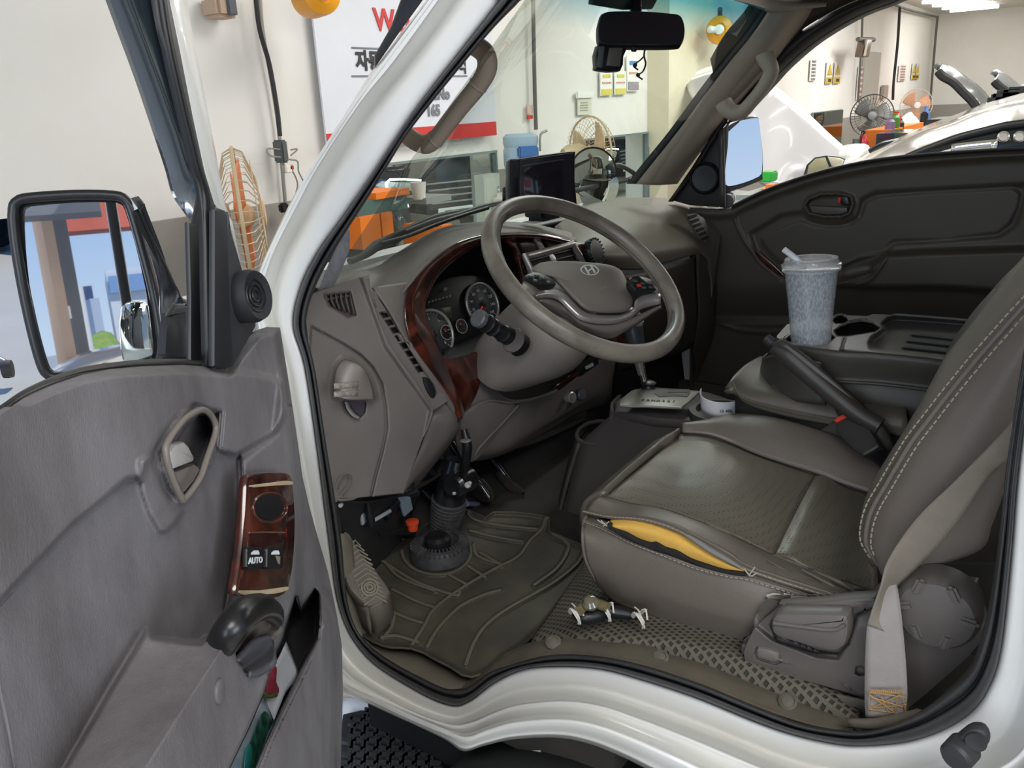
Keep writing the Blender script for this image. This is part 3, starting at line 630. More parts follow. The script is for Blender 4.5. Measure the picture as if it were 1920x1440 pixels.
    for k in range(4): tube('grille_bar', [q(-.004, -.39 + .015 * k, .50 - .043 * k) + f * .035, q(-.004, .39 - .015 * k, .50 - .043 * k) + f * .035], .010, SILVER, t, 6, 0)
    rbox('number_plate', q(-.006, 0, .30) + f * .04, .01, .52, .12, PAPER, t, .004, ax=(f, s, up))
    rbox('number_print', q(-.006, 0, .30) + f * .047, .003, .36, .06, mat('plate_ink', '#4d5450', .5), t, 0, ax=(f, s, up))
    if hood:
        hr = []
        for i, w in enumerate(np.linspace(0, 1, 5)):
            row = []
            for v in (-.86, -.45, 0, .45, .86):
                a = .24 - .2 * w * math.cos(hood); zz = .62 + (.2 * L / H) * w * math.sin(hood) + .02 * (1 - v * v); row.append(q(a, v * (1 - .1 * w), zz))
            hr.append(row)
        surf('open_hood', hr, m, t, 3, 3, .03)
    return t
BLK_C = mat('black_car_paint', '#20262a', .18, coat=1)
SIL_C = mat('silver_car_paint', '#918e8a', .28, .5, coat=1)
WHT_C = mat('pearl_car_paint', '#aeadb0', .28, .25, coat=.6)
NAV_C = mat('navy_car_paint', '#27303a', .2, coat=1)
# ---- silver car right beside the truck: the sweep of its front pillar and roof is seen through the passenger window
def silver_car():
    t = thing('car', 'silver car parked close beyond the passenger window, its roof rising to the right', 'car', (-.9, 5.0, 0))
    Yc = 4.6
    top = W('c', [(700, 1150), (860, 1050), (1000, 985), (1100, 940), (1250, 885), (1400, 830), (1560, 770), (1750, 715), (1920, 672), (2150, 620), (2450, 600)], y=Yc + .7)
    sh = W('c', [(700, 1170), (850, 1090), (1000, 1010), (1120, 955), (1260, 895), (1420, 845), (1570, 790), (1760, 730), (1920, 700), (2150, 645), (2450, 630)], y=Yc + .25)
    rail = W('c', [(720, 1180), (880, 1110), (1040, 1050), (1150, 990), (1290, 940), (1440, 885), (1590, 850), (1770, 800), (1920, 775), (2150, 730), (2450, 720)], y=Yc + .08)
    edge = W('c', [(760, 1210), (920, 1150), (1070, 1090), (1190, 1040), (1330, 985), (1470, 935), (1620, 895), (1790, 855), (1920, 835), (2150, 800), (2450, 790)], y=Yc)
    far = [Vector((v.x - .05, v.y + .9, v.z + .02)) for v in top]
    surf('car_roof', [far, top, sh, rail, edge], SIL_C, t, 4, 4, .01)
    we = W('c', [(1080, 1090), (1190, 1045), (1330, 990), (1470, 940), (1620, 900), (1790, 860), (1920, 842), (2150, 806), (2450, 800)], y=Yc - .01)
    wb = W('c', [(1080, 1110), (1190, 1110), (1330, 1110), (1470, 1110), (1620, 1110), (1790, 1110), (1920, 1110), (2150, 1110), (2450, 1110)], y=Yc - .06)
    wb = [Vector((a.x, a.y, min(b.z, a.z - .002))) for a, b in zip(wb, wb)]
    surf('side_window', [we, wb], mat('car_glass', '#141a20', .05, spec=.8), t, 3, 2, .01)
    surf('window_seal', [[v + Vector((0, -.012, .012)) for v in we], [v + Vector((0, -.012, -.028)) for v in we]], BLACK, t, 4, 1, .01)
    low = [Vector((v.x, Yc - .1, .85)) for v in wb]; lo2 = [Vector((v.x, Yc - .12, .3)) for v in wb]
    surf('car_body', [[Vector((v.x, Yc - .06, wb[0].z)) for v in wb], low, lo2], SIL_C, t, 2, 3, .02)
    surf('chrome_strip', [[v + Vector((0, -.03, .03)) for v in W('c', [(1420, 1035), (1560, 1018), (1740, 1000)], y=Yc - .02)], [v + Vector((0, -.03, -.03)) for v in W('c', [(1420, 1035), (1560, 1018), (1740, 1000)], y=Yc - .02)]], CHROME, t, 4, 1, .01)
    for px in (1780, 1890):
        q = W('c', [(px, 945)], y=Yc - .03)[0]; lathe('window_clip', q, (0, -1, 0), [(.02, 0), (.03, .02), (.02, .03)], CHROME, t, 12)
    hood = [W('c', [(560, 1150), (700, 1085), (830, 1030), (1000, 965), (1120, 950)], y=Yc + 1.3), W('c', [(600, 1180), (720, 1120), (840, 1062), (980, 1010), (1060, 980)], y=Yc + .8), W('c', [(700, 1190), (760, 1160), (860, 1110), (960, 1060), (1040, 1030)], y=Yc + .3)]
    surf('car_wing', hood, SIL_C, t, 4, 3, .01)
    tube('wiper', W('c', [(850, 1050), (940, 1000), (1060, 975)], y=Yc + .75), .018, BLACK, t, 6)
    for px in (2.2, -1.4):
        lathe('wheel', (px, Yc + .12, .33), (0, -1, 0), [(.2, -.1), (.32, -.09), (.335, .05), (.32, .09), (.2, .1), (.05, .06)], mat('tyre', '#1c1c1c', .7), t)
silver_car()
# ---- the white car with its hood up
def white_hood():
    t = thing('car', 'white car with its glossy hood raised, seen beside the passenger mirror', 'car', P(1500, 330, y=7.2) - Vector((0, 0, 1)))
    Y0 = 7.0
    A = [P(1284, 148, y=Y0 - .3), P(1350, 128, y=Y0), P(1440, 160, y=Y0 + .1), P(1503, 208, y=Y0 + .2), P(1556, 258, y=Y0 + .2), P(1604, 300, y=Y0 + .2)]
    B = [P(1292, 168, y=Y0 - .5), P(1360, 175, y=Y0 - .3), P(1430, 215, y=Y0 - .3), P(1490, 255, y=Y0 - .1), P(1540, 278, y=Y0), P(1596, 308, y=Y0 + .05)]
    Cc = [P(1310, 195, y=Y0 - .8), P(1370, 240, y=Y0 - .7), P(1420, 275, y=Y0 - .6), P(1470, 300, y=Y0 - .4), P(1520, 308, y=Y0 - .2), P(1585, 318, y=Y0 - .1)]
    D = [P(1330, 240, y=Y0 - 1), P(1385, 300, y=Y0 - 1), P(1430, 340, y=Y0 - .8), P(1470, 350, y=Y0 - .6), P(1500, 350, y=Y0 - .3), P(1560, 350, y=Y0 - .2)]
    surf('open_hood', [A, B, Cc, D], WHT_C, t, 5, 5, .03)
    surf('hood_rim', [[v + Vector((0, 0, .03)) for v in A], [v * .5 + w * .5 for v, w in zip(A, [a * .86 + b * .14 for a, b in zip(A, B)])], [a * .8 + b * .2 + Vector((0, -.02, .01)) for a, b in zip(A, B)]], mat('pearl_edge', '#e4e4e2', .3, coat=1), t, 5, 3, .02)
    g = W('c', [(385, 1230), (415, 1140), (470, 1090), (545, 1078), (640, 1085), (735, 1120), (740, 1135), (700, 1150), (580, 1185), (480, 1210)], y=Y0 - 1.2)
    slab('side_window', g, (0, .02, 0), mat('car_glass', '#141a20', .05, spec=.8), t, .004)
    slab('window_pane', W('c', [(418, 1205), (428, 1145), (475, 1100), (540, 1090), (572, 1165), (500, 1190)], y=Y0 - 1.22), (0, .015, 0), mat('cabin_beige', '#b5b08f', .3), t, .003)
    slab('window_pane', W('c', [(560, 1085), (640, 1095), (705, 1125), (690, 1142), (590, 1155)], y=Y0 - 1.22), (0, .015, 0), mat('cabin_cream', '#ddd8c0', .3), t, .003)
    lo = [P(1330, 345, y=Y0 - 1.3), P(1420, 360, y=Y0 - 1.3), P(1520, 350, y=Y0 - 1.2), P(1620, 330, y=Y0 - 1.1)]
    surf('car_body', [lo, [Vector((v.x, v.y - .1, .5)) for v in lo]], WHT_C, t, 3, 3, .02)
white_hood()
for lab, k, top, bot, yy in (('dark hood raised, pointing up left above the silver car', 'c', [(1308, 475), (1330, 460), (1400, 480), (1500, 545), (1600, 620), (1660, 690), (1700, 735)], [(1325, 490), (1360, 530), (1430, 570), (1500, 640), (1560, 700), (1600, 750), (1640, 752)], 9.5),
                              ('dark hood raised at the right edge of the photo', 'c', [(1703, 520), (1720, 503), (1760, 520), (1820, 560), (1870, 610), (1960, 600)], [(1712, 560), (1740, 590), (1780, 620), (1810, 640), (1850, 650), (1960, 660)], 10.5)):
    t = thing('car', 'car with its ' + lab, 'car', W(k, [top[3]], y=yy)[0] - Vector((0, 0, 1)))
    A = W(k, top, y=yy + .5); B = W(k, bot, y=yy); Md = [(a + b) / 2 + Vector((.05, 0, .06)) for a, b in zip(A, B)]
    surf('open_hood', [A, Md, B], mat('grey_car_paint', '#8c9193', .2, .4, coat=1), t, 4, 3, .05)
    tube('hood_rim', A, .035, mat('rim_grey', '#6d7273', .3, .4), t, 6, 3)
    tube('hood_seal', B, .04, BLACK, t, 6, 3)
    tube('hood_hinge', [B[-1], B[-1] + Vector((.1, 0, -.25))], .05, BLACK, t, 8, 0)
    bx('car_body', B[-1].x - 1.0, B[-1].x + 2.2, yy - .1, yy + .8, .0, B[-1].z - .22, NAV_C, t)
eb = thing('engine_parts', 'dark engine parts showing under the open hood at the right edge', 'engine', W('c', [(1850, 690)], y=9.4)[0])
surf('engine_cover', [W('c', [(1725, 705), (1790, 680), (1860, 640), (1960, 610)], y=9.6), W('c', [(1735, 722), (1800, 715), (1870, 690), (1960, 660)], y=9.3)], BLACK, eb, 4, 3, .05)
for u, v in ((1745, 700), (1785, 672), (1830, 668), (1870, 650)):
    rbox('engine_block', W('c', [(u, v)], y=9.5)[0], .2, .14, .14, BLACK, eb, .03)
# green and orange things low beside the passenger mirror
q = W('b', [(1640, 1350), (1700, 1410)], y=3.6); tag(rbox('green_crate', (q[0] + q[1]) / 2, .07, .1, .05, mat('green_crate_plastic', '#2fae3a', .4), None, .006), 'bright green crate just right of the passenger mirror', 'crate')
q = W('c', [(120, 1275), (225, 1315)], y=3.4); tag(rbox('orange_tray', (q[0] + q[1]) / 2 - Vector((0, 0, .02)), abs(q[1].x - q[0].x), .12, .07, ORD, None, .02), 'orange tray just above the passenger door beside the mirror', 'tray')
sbn = thing('side_bench', 'low grey bench beyond the passenger door carrying the green crate and orange tray', 'bench', (-.75, 3.5, 0))
bx('bench_top', -1.5, -.45, 3.3, 3.75, 1.13, 1.155, mat('bench_grey', '#8e9792', .4), sbn)
for u in (-1.45, -.5): bx('bench_leg', u - .02, u + .02, 3.4, 3.65, 0, 1.13, TEAL, sbn)
# ---- cars added behind the glass panes, in place of mirror reflections
area('added_bay_lamp', (-5.5, 6, 2.9), (-5.5, 6, 0), 2.5, 2.5, 110, (1, 1, .96))  # added lamps that brighten the cars behind the glass
area('added_bay_lamp', (-6.5, 13, 2.9), (-6.5, 13, 0), 2.5, 2.5, 120, (1, 1, .96))
a = P(850, 350, d=9.6)
make_car('black car with a wide silver grille added behind wall glass as a mirror reflection', a.x, a.y, 0, -.35, BLK_C, H=1.68, Wd=1.92)
a = a + Vector((.5, -2.15, 0))
make_car('second black car added behind wall glass as a mirror reflection, above the tool cart', a.x, a.y, 0, -.1, NAV_C, H=1.6)
a = P(1172, 290, d=15.5)
make_car('dark grey car added as a mirror reflection behind the small panel beside the tan pillar', a.x, a.y, 0, .1, BLK_C, H=1.5)
# ================================================================ TRUCK CAB SHELL
cabt = thing('truck_cab', 'white truck cab shell with its driver side doorway, pillars, sill and black rubber door seal', 'truck', (-.5, .8, 0))
E1 = [(1010, -50), (975, 0), (907, 73), (777, 233), (727, 310), (690, 370), (628, 467), (590, 540), (574, 610), (591, 696), (610, 823), (638, 999), (655, 1145), (700, 1217), (815, 1283), (859, 1292), (884, 1285), (915, 1262), (957, 1247), (1020, 1230), (1091, 1228), (1180, 1241), (1304, 1279), (1410, 1322), (1502, 1357), (1587, 1370), (1651, 1366), (1729, 1332), (1778, 1293), (1814, 1258), (1835, 1215), (1857, 1127), (1876, 990), (1887, 880), (1907, 740), (1945, 500)]
E2 = [(968, -50), (937, 0), (860, 100), (773, 213), (693, 333), (640, 410), (593, 477), (563, 540), (550, 610), (572, 688), (595, 842), (615, 999), (638, 1145), (688, 1232), (779, 1294), (843, 1322), (879, 1315), (928, 1279), (985, 1254), (1056, 1249), (1127, 1254), (1197, 1272), (1304, 1307), (1410, 1350), (1481, 1375), (1552, 1392), (1608, 1398), (1693, 1392), (1764, 1371), (1821, 1336), (1856, 1286), (1877, 1215), (1895, 1050), (1907, 900), (1926, 760), (1975, 500)]
E3 = [(860, -50), (826, 0), (747, 110), (680, 190), (600, 310), (560, 385), (515, 475), (495, 550), (500, 610), (530, 700), (556, 850), (585, 1000), (608, 1150), (648, 1250), (750, 1318), (838, 1352), (885, 1345), (930, 1325), (975, 1310), (1056, 1302), (1127, 1310), (1197, 1332), (1290, 1366), (1380, 1402), (1440, 1428), (1520, 1455), (1590, 1465), (1720, 1465), (1830, 1440), (1900, 1400), (1935, 1320), (1945, 1230), (1955, 1050), (1960, 900), (1974, 760), (2015, 500)]
E4 = [(835, -60), (800, 0), (703, 127), (650, 210), (580, 320), (540, 390), (482, 515), (470, 560), (475, 612), (495, 720), (520, 860), (545, 1010), (570, 1170), (600, 1270), (700, 1322), (826, 1380), (868, 1405), (905, 1396), (960, 1383), (1042, 1379), (1105, 1390), (1169, 1415), (1240, 1450), (1340, 1500), (1420, 1520), (1540, 1540), (1640, 1550), (1760, 1550), (1900, 1520), (2000, 1440), (2030, 1320), (2040, 1200), (2050, 1050), (2055, 900), (2060, 760), (2070, 500)]
def row(E, ys):
    if np.isscalar(ys): ys = [ys] * len(E)
    r = [P(a, b, y=y) for (a, b), y in zip(E, ys)]
    if len(E) == 36:      # carry both pillars on up to the roof rail
        a, b = r[0] - r[1], r[-1] - r[-2]
        r = [r[0] + a * ((1.93 - r[0].z) / a.z)] + r + [r[-1] + Vector((b.x / b.z * .4, 0, 1)) * (1.93 - r[-1].z)]
    return r
def mixr(A, B, t): return [(a[0] * (1 - t) + b[0] * t, a[1] * (1 - t) + b[1] * t) for a, b in zip(A, B)]
y4 = [.06] * 8 + [.03, .02, .01] + [0] * 25
y3 = [.01] * 36; ybt = [-.02] * 36
sl = [0] * 12 + [.02, .04, .06] + [.09] * 14 + [.05, .02] + [0] * 5
low = [.0] * 13 + [-.01, -.02, -.04, -.05, -.05, -.05, -.05, -.05, -.05, -.05] + [-.04] * 13
rows = [row(mixr(E2, E3, -.15), .06), row(E2, .035), row(mixr(E2, E3, .18), .028), row(mixr(E2, E3, .5), .03), row(mixr(E2, E3, .72), .034), row(mixr(E2, E3, .86), .022), row(E3, [.008 - .1 * a for a in sl]), row(mixr(E3, E4, .16), [-.004 - .3 * a for a in sl]), row(mixr(E3, E4, .28), [-.004 - .34 * a for a in sl]), row(mixr(E3, E4, .52), [-.004 + .35 * a - .36 * c for a, c in zip(low, sl)]), row(mixr(E3, E4, .62), [-.004 + .4 * a - .62 * c for a, c in zip(low, sl)]), row(mixr(E3, E4, .9), [.3 * b + .8 * a - .3 * c for a, b, c in zip(low, y4, sl)]), row(E4, [a + b for a, b in zip(low, y4)]), row(mixr(E3, E4, 1.06), [.07 + a for a in y4])]
surf('door_frame', rows, WHITE, cabt, 5, 4, .004)
# rubber seal: two ribs with a groove between
rows = [row(mixr(E2, E1, -.02), .036), row(mixr(E2, E1, .12), .014), row(mixr(E2, E1, .4), .010), row(mixr(E2, E1, .52), .026), row(mixr(E2, E1, .64), .012), row(mixr(E2, E1, .9), .014), row(mixr(E2, E1, 1.02), .05), row(mixr(E2, E1, 1.04), .09)]
surf('door_seal', rows, RUBBER, cabt, 5, 3, .003)
# inner reveal behind the seal
RV = mat('inner_reveal', '#3a3a3a', .6)
surf('inner_reveal', [row(E1[7:13], .07), row([(a + 6, b) for a, b in E1[7:13]], .10)], RV, cabt, 4, 1, .004)
# scuff plate along the sill
SCUFF = mat('dusty_scuff', '#615b51', .7, dirt='#7d7665', dscale=14, damt=.7, bump=.15, bscale=500)
up = T('6', [(215, 900), (290, 1080), (400, 1148), (560, 1188), (700, 1250), (840, 1325), (960, 1305), (1050, 1245), (1130, 1190), (1230, 1150), (1400, 1125), (1600, 1130), (1800, 1160)]) + T('8', [(400, 690), (600, 745), (800, 820), (1000, 900), (1150, 960), (1210, 990)])
lo = E1[11:29]
def resamp(p, n):
    p = np.array([tuple(q) for q in p], float); s = np.r_[0, np.cumsum(np.hypot(*np.diff(p[:, :2], axis=0).T))]; t = np.linspace(0, s[-1], n); return [(np.interp(u, s, p[:, 0]), np.interp(u, s, p[:, 1])) for u in t]
lo = [(x, y) for x, y in E1[11:27]]
# pair the stations by hand so that the plate keeps an even width
lo = [(638, 999), (652, 1120), (680, 1200), (740, 1243), (805, 1278), (859, 1294), (890, 1284), (920, 1260), (957, 1248), (1020, 1232), (1091, 1230), (1180, 1243), (1240, 1258), (1290, 1276), (1370, 1306), (1450, 1338), (1520, 1360), (1580, 1370), (1602, 1371)]
ylo = [.05] * 19; yup = [.10] * 19
up3 = [P(a, b, y=.115) for a, b in up]; lo3 = [P(a, b, y=.055) for a, b in lo]
md = [a * .5 + b * .5 + Vector((0, -.004, .008)) for a, b in zip(up3, lo3)]; m2 = [a * .15 + b * .85 + Vector((0, -.004, .004)) for a, b in zip(up3, lo3)]
surf('scuff_plate', [up3, md, m2, lo3, [v + Vector((0, .02, -.02)) for v in lo3]], SCUFF, cabt, 4, 4, .004)
surf('scuff_end', [[P(a, b, y=.05) for a, b in T('8', [(1180, 985), (1290, 985), (1400, 965), (1480, 945)])], [P(a, b, y=.045) for a, b in T('8', [(1190, 1005), (1300, 1010), (1410, 990), (1500, 955)])], [P(a, b, y=.045) for a, b in T('8', [(1190, 1025), (1300, 1032), (1420, 1012), (1492, 985)])]], SCUFF, cabt, 4, 3, .004)
CLIP = mat('clip_plastic', '#6f695e', .6)
for (k, u, v) in (('6', 468, 1222), ('6', 800, 1385), ('6', 1310, 1165), ('6', 1860, 1245), ('8', 943, 918)):
    a = T(k, [(u, v)])[0]; q = P(*a, y=.075)
    lathe('sill_clip', q, (0.1, -.45, .9), [(.011, -.004), (.011, .002), (.008, .004), (.007, .002), (.004, .003)], CLIP, cabt, 20)
# front floor, wheel hump, firewall
def floorz(x): return .79
FLR = mat('cab_floor', '#2f2d2a', .8, dirt='#4c473d', dscale=10, damt=.6)
bx('floor_pan', -1.35, -.45, .06, 1.5, .70, .772, FLR, cabt)
bx('floor_hump', -.42, .16, .16, 1.5, .60, .925, FLR, cabt)
FW = mat('firewall_black', '#262524', .85, dirt='#363330', dscale=7, damt=.5, bump=.2, bscale=60)
surf('firewall', [[(-1.28, y, 1.25) for y in (0, .5, 1, 1.55)], [(-1.26, y, 1.05) for y in (0, .5, 1, 1.55)], [(-1.22, y, .92) for y in (0, .5, 1, 1.55)], [(-1.05, y, .77) for y in (.0, .5, 1, 1.55)]], FW, cabt, 3, 4, .01)
bx('front_panel', -1.36, -1.30, 0, 1.6, .55, 1.32, WHITE, cabt)
bx('rear_panel', .17, .22, .02, 1.6, .6, 2.0, mat('rear_wall_trim', '#55504b', .8), cabt)
bx('side_panel', -1.3, .2, 1.6, 1.62, .6, 1.25, WHITE, cabt)
# roof
rr = []
for y, dz in ((-.02, -.10), (.04, -.03), (.2, .01), (.8, .03), (1.4, .01), (1.56, -.03), (1.62, -.1)):
    rr.append([(-.66 - .06 * (1 - abs(y - .8)), y, 1.86 + dz), (-.45, y, 1.97 + dz), (-.1, y, 2.0 + dz), (.22, y, 1.99 + dz)])
surf('roof_rail', [[(x, y, z) for x in (-.42, -.2, .0, .2)] for y, z in ((-.03, 1.86), (-.035, 1.93), (.05, 1.96), (.08, 1.90), (.05, 1.86), (-.03, 1.86))], WHITE, cabt, 2, 2, .0)
surf('roof_panel', rr, WHITE, cabt, 4, 3, .02)
# front glass
GW3 = [[(-.955, .075, 1.355), (-1.13, .4, 1.335), (-1.19, .8, 1.325), (-1.16, 1.2, 1.325), (-1.075, 1.46, 1.33)],
       [(-.77, .08, 1.54), (-.93, .4, 1.55), (-.98, .8, 1.56), (-.96, 1.2, 1.565), (-.91, 1.42, 1.57)],
       [(-.555, .09, 1.745), (-.68, .4, 1.785), (-.72, .8, 1.81), (-.73, 1.2, 1.815), (-.73, 1.39, 1.81)]]
GLASSW = glassy('windscreen_glass', (.83, .90, .86), .035, 0, (1.735, 1.80, (.10, .42, .55)))
surf('windscreen', GW3, GLASSW, cabt, 6, 6, 0)
# passenger side pillar, header and headliner
pil_i = W('b', [(640, 1440), (760, 1290), (960, 1040), (1160, 770), (1350, 520), (1530, 300), (1650, 130), (1680, 60), (1690, -60)], y=1.40)
pil_o = W('b', [(960, 1440), (1060, 1300), (1250, 1050), (1380, 900), (1500, 760), (1680, 560), (1850, 340), (1990, 180), (2120, 40)], y=1.50)
pil_m = [a * .55 + b * .45 + Vector((.02, -.03, 0)) for a, b in zip(pil_i, pil_o)]
surf('pillar_trim', [[v + Vector((-.03, .03, 0)) for v in pil_i], pil_i, pil_m, pil_o], TRIMP, cabt, 4, 5, .004)
surf('windscreen_border', [[v + Vector((-.02, .0, 0)) for v in W('b', [(610, 1440), (740, 1280), (945, 1030), (1145, 760), (1335, 510), (1515, 290), (1640, 120), (1670, 60), (1680, -60)], y=1.40)], [v + Vector((-.01, .0, 0)) for v in W('b', [(660, 1440), (780, 1290), (980, 1040), (1180, 770), (1370, 520), (1550, 300), (1670, 130), (1700, 60), (1710, -60)], y=1.40)]], BLACK, cabt, 4, 1, .004)
surf('roof_header', [W('b', [(1300, -60), (1450, -20), (1560, 20), (1690, 70)], y=1.36), W('b', [(1300, -90), (1600, -60), (1900, -30), (2130, 20)], y=1.44)], TRIMP, cabt, 4, 2, .01)
hd = surf('headliner', [[(-.73, .1, 1.85), (-.74, .8, 1.87), (-.74, 1.38, 1.84)], [(-.45, .1, 1.90), (-.45, .8, 1.92), (-.45, 1.42, 1.90)], [(.18, .1, 1.92), (.18, .8, 1.93), (.18, 1.42, 1.91)]], mat('headliner_cloth', '#8a8074', .9), cabt, 4, 4, .005)
# left grab handle, with its two sleeves
hp = W('a', [(930, 240), (1000, 262), (1052, 310), (1058, 390), (1010, 480), (905, 610), (800, 745), (770, 782), (715, 812), (650, 790), (585, 735)], y=.135)
gh = tube('grab_handle', hp, [.0125, .0125, .0128, .0128, .0118, .0113, .0113, .0118, .0128, .0125, .0125], TRIMP, cabt, 16, 6, label='brown looped grab handle on the near pillar')
for i in (4, 7):
    d = (hp[i + 1] - hp[i - 1]).normalized(); lathe('handle_ring', hp[i], d, [(.0118, -.002), (.0128, 0), (.0118, .002)], TRIMP, gh, 20)
# passenger grab handle
hp = W('b', [(1640, 420), (1650, 455), (1690, 530), (1685, 590), (1620, 700), (1530, 810), (1470, 870), (1400, 880), (1345, 845), (1320, 800)], y=1.38)
pg = tube('grab_handle', hp, [.021, .021, .019, .018, .0165, .0165, .018, .02, .022, .022], mat('pillar_handle', '#b0a492', .5), cabt, 16, 6, label='brown grab handle on the far pillar beside the windscreen')
surf('handle_recess', [W('b', [(1335, 730), (1440, 600), (1520, 500), (1600, 430)], y=1.415), W('b', [(1400, 790), (1500, 690), (1580, 600), (1640, 540)], y=1.425)], mat('recess_brown', '#8a7c6f', .7), pg, 4, 1, .003)
# passenger window frame (black)
fo = W('c', [(-60, 835), (0, 765), (160, 590), (265, 475), (435, 325), (600, 212), (800, 102), (1000, 27), (1090, -10), (1300, -60)], y=1.52)
fi = W('c', [(-140, 860), (-40, 700), (90, 560), (200, 395), (320, 260), (480, 150), (640, 60), (800, -10), (950, -60), (1150, -120)], y=1.50)
fm = [a * .5 + b * .5 + Vector((0, -.02, 0)) for a, b in zip(fo, fi)]
surf('window_frame', [[v + Vector((0, .05, 0)) for v in fo], fo, fm, fi], mat('frame_black', '#2e2b28', .5), cabt, 4, 4, .004)
surf('window_lip', [fo, [v + Vector((0, .0, .012)) for v in fo], [v + Vector((0, .03, .012)) for v in fo]], RUBBER, cabt, 4, 1, .004)
fu = [v + Vector((0, -.01, 0)) for v in fi]; fv = [v + Vector((0, -.12, .16)) for v in fi]
surf('side_header', [fu, fv], mat('header_brown', '#544b42', .8), cabt, 4, 3, .005)
# wipers seen through the glass
WIP = mat('wiper_black', '#26292b', .5)
surf('cowl_panel', [[(-1.02, .06, 1.335), (-1.2, .4, 1.31), (-1.27, .8, 1.30), (-1.24, 1.2, 1.30), (-1.14, 1.5, 1.31)], [(-1.3, .03, 1.26), (-1.4, .4, 1.22), (-1.45, .8, 1.2), (-1.42, 1.2, 1.2), (-1.3, 1.55, 1.22)]], BLACK, cabt, 4, 2, .02)
tube('wiper_arm', W('e', [(60, 1040), (200, 985), (330, 890), (450, 820), (700, 710), (880, 672)], x=-1.13), .0065, WIP, cabt, 8, 4)
slab('wiper_linkage', W('e', [(180, 1000), (290, 890), (380, 850), (470, 815), (500, 850), (440, 900), (330, 950)], x=-1.14), (-.02, 0, 0), mat('wiper_grey', '#4e5856', .5, dirt='#7c8a86', dscale=30, damt=.7), cabt, .003)
tube('wiper_blade', W('e', [(480, 820), (700, 735), (880, 690), (1060, 630), (1250, 590)], x=-1.12), .0055, WIP, cabt, 8, 4)
tube('wiper_blade', W('e', [(300, 905), (500, 850), (700, 770), (900, 700), (1100, 640)], x=-1.10), .004, WIP, cabt, 8, 4)
tube('wiper_arm', W('0', [(1180, 338), (1190, 331), (1210, 327)], x=-1.2), .005, WIP, cabt, 8, 2)
# round mirror hung on the nose of the truck
rm = W('a', [(1655, 975)], x=-1.33)[0]
frm = lathe('round_mirror', rm, (.75, -.6, .12), [(.04, -.035), (.068, -.024), (.078, -.004), (.08, .005), (.075, .005)], BLACK, cabt, 36, label='round convex mirror on the nose of the truck, seen through the windscreen')
lathe('mirror_glass', rm + Vector((.75, -.6, .12)).normalized() * .005, (.75, -.6, .12), [(.074, 0), (.056, .006), (.032, .010), (.01, .0125), (.001, .0126)], mat('convex_mirror', '#d5dbd6', .03, 1), frm, 36)
rm2 = W('a', [(1690, 1065)], x=-1.31)[0]
lathe('mirror_glass', rm2, (.75, -.6, -.25), [(.066, 0), (.05, .006), (.025, .010), (.001, .011)], mat('convex_mirror', '#d5dbd6', .03, 1), frm, 32)
tube('mirror_bracket', W('a', [(1760, 955), (1790, 930), (1830, 940), (1890, 980), (1860, 1010), (1700, 1040), (1540, 1075)], x=-1.31), .008, WIP, frm, 10, 5)
# step, wheel house and tyre below the sill
STEPM = mat('step_rubber', '#3b3d3e', .6, dirt='#55565a', dscale=20, damt=.5)
st = W('f', [(116, 222), (200, 203), (240, 208), (350, 265), (374, 300), (384, 345), (388, 420), (90, 420)], z=.52)
stp = slab('step_pad', st, (0, 0, -.03), STEPM, cabt, .006, label='black ribbed rubber step pad under the doorway')
g = MB(); zc = .524
for i in range(9):
    for j in range(16):
        u = 112 + j * 17 + (8 if i % 2 else 0); v = 222 + i * 19
        if sdist(T('f', [(130, 226), (200, 212), (238, 216), (340, 270), (360, 300), (372, 345), (376, 420), (100, 420)]), np.array([560 + (u) / 1.412]), np.array([1180 + v / 1.412]))[0] > -3: continue
        q = W('f', [(u, v)], z=.526)[0]; an = .3 if (i + j) % 2 else -.9
        MB().box(q, .026, .009, .008, ax=((math.cos(an), math.sin(an), 0), (-math.sin(an), math.cos(an), 0), (0, 0, 1))).build('tread_block', mat('step_rubber_top', '#4c4f50', .55), stp)
surf('step_side', [W('f', [(95, 318), (150, 345), (230, 400)], z=.50), W('f', [(95, 335), (140, 362), (210, 420)], z=.49)], mat('cream_steel', '#c9c2a8', .5), cabt, 3, 1, .01)
surf('step_well', [W('f', [(80, 180), (240, 190), (370, 270), (400, 400)], y=.16), W('f', [(60, 260), (240, 260), (380, 330), (420, 460)], y=.14)], WHITE, cabt, 3, 2, .01)
bx('wheel_house', -1.0, -.05, .12, .16, .3, .70, mat('wheelhouse_black', '#191a1a', .8), cabt)
tyr = lathe('front_tyre', (-.47, .06, .36), (0, -1, 0), [(.2, -.12), (.32, -.11), (.36, -.08), (.37, -.03), (.37, .03), (.355, .07), (.32, .09), (.2, .08)], mat('tyre', '#1c1c1c', .7), cabt, 48)
bx('chassis_rail', -1.3, 1.5, .5, .6, .5, .62, mat('chassis_black', '#1b1b1b', .7), cabt)
surf('wheelhouse_flap', [W('f', [(560, 330), (600, 322), (640, 320)], y=.06), W('f', [(545, 380), (600, 380), (650, 380)], y=.05)], mat('cream_steel', '#c9c2a8', .5), cabt, 2, 1, .004)
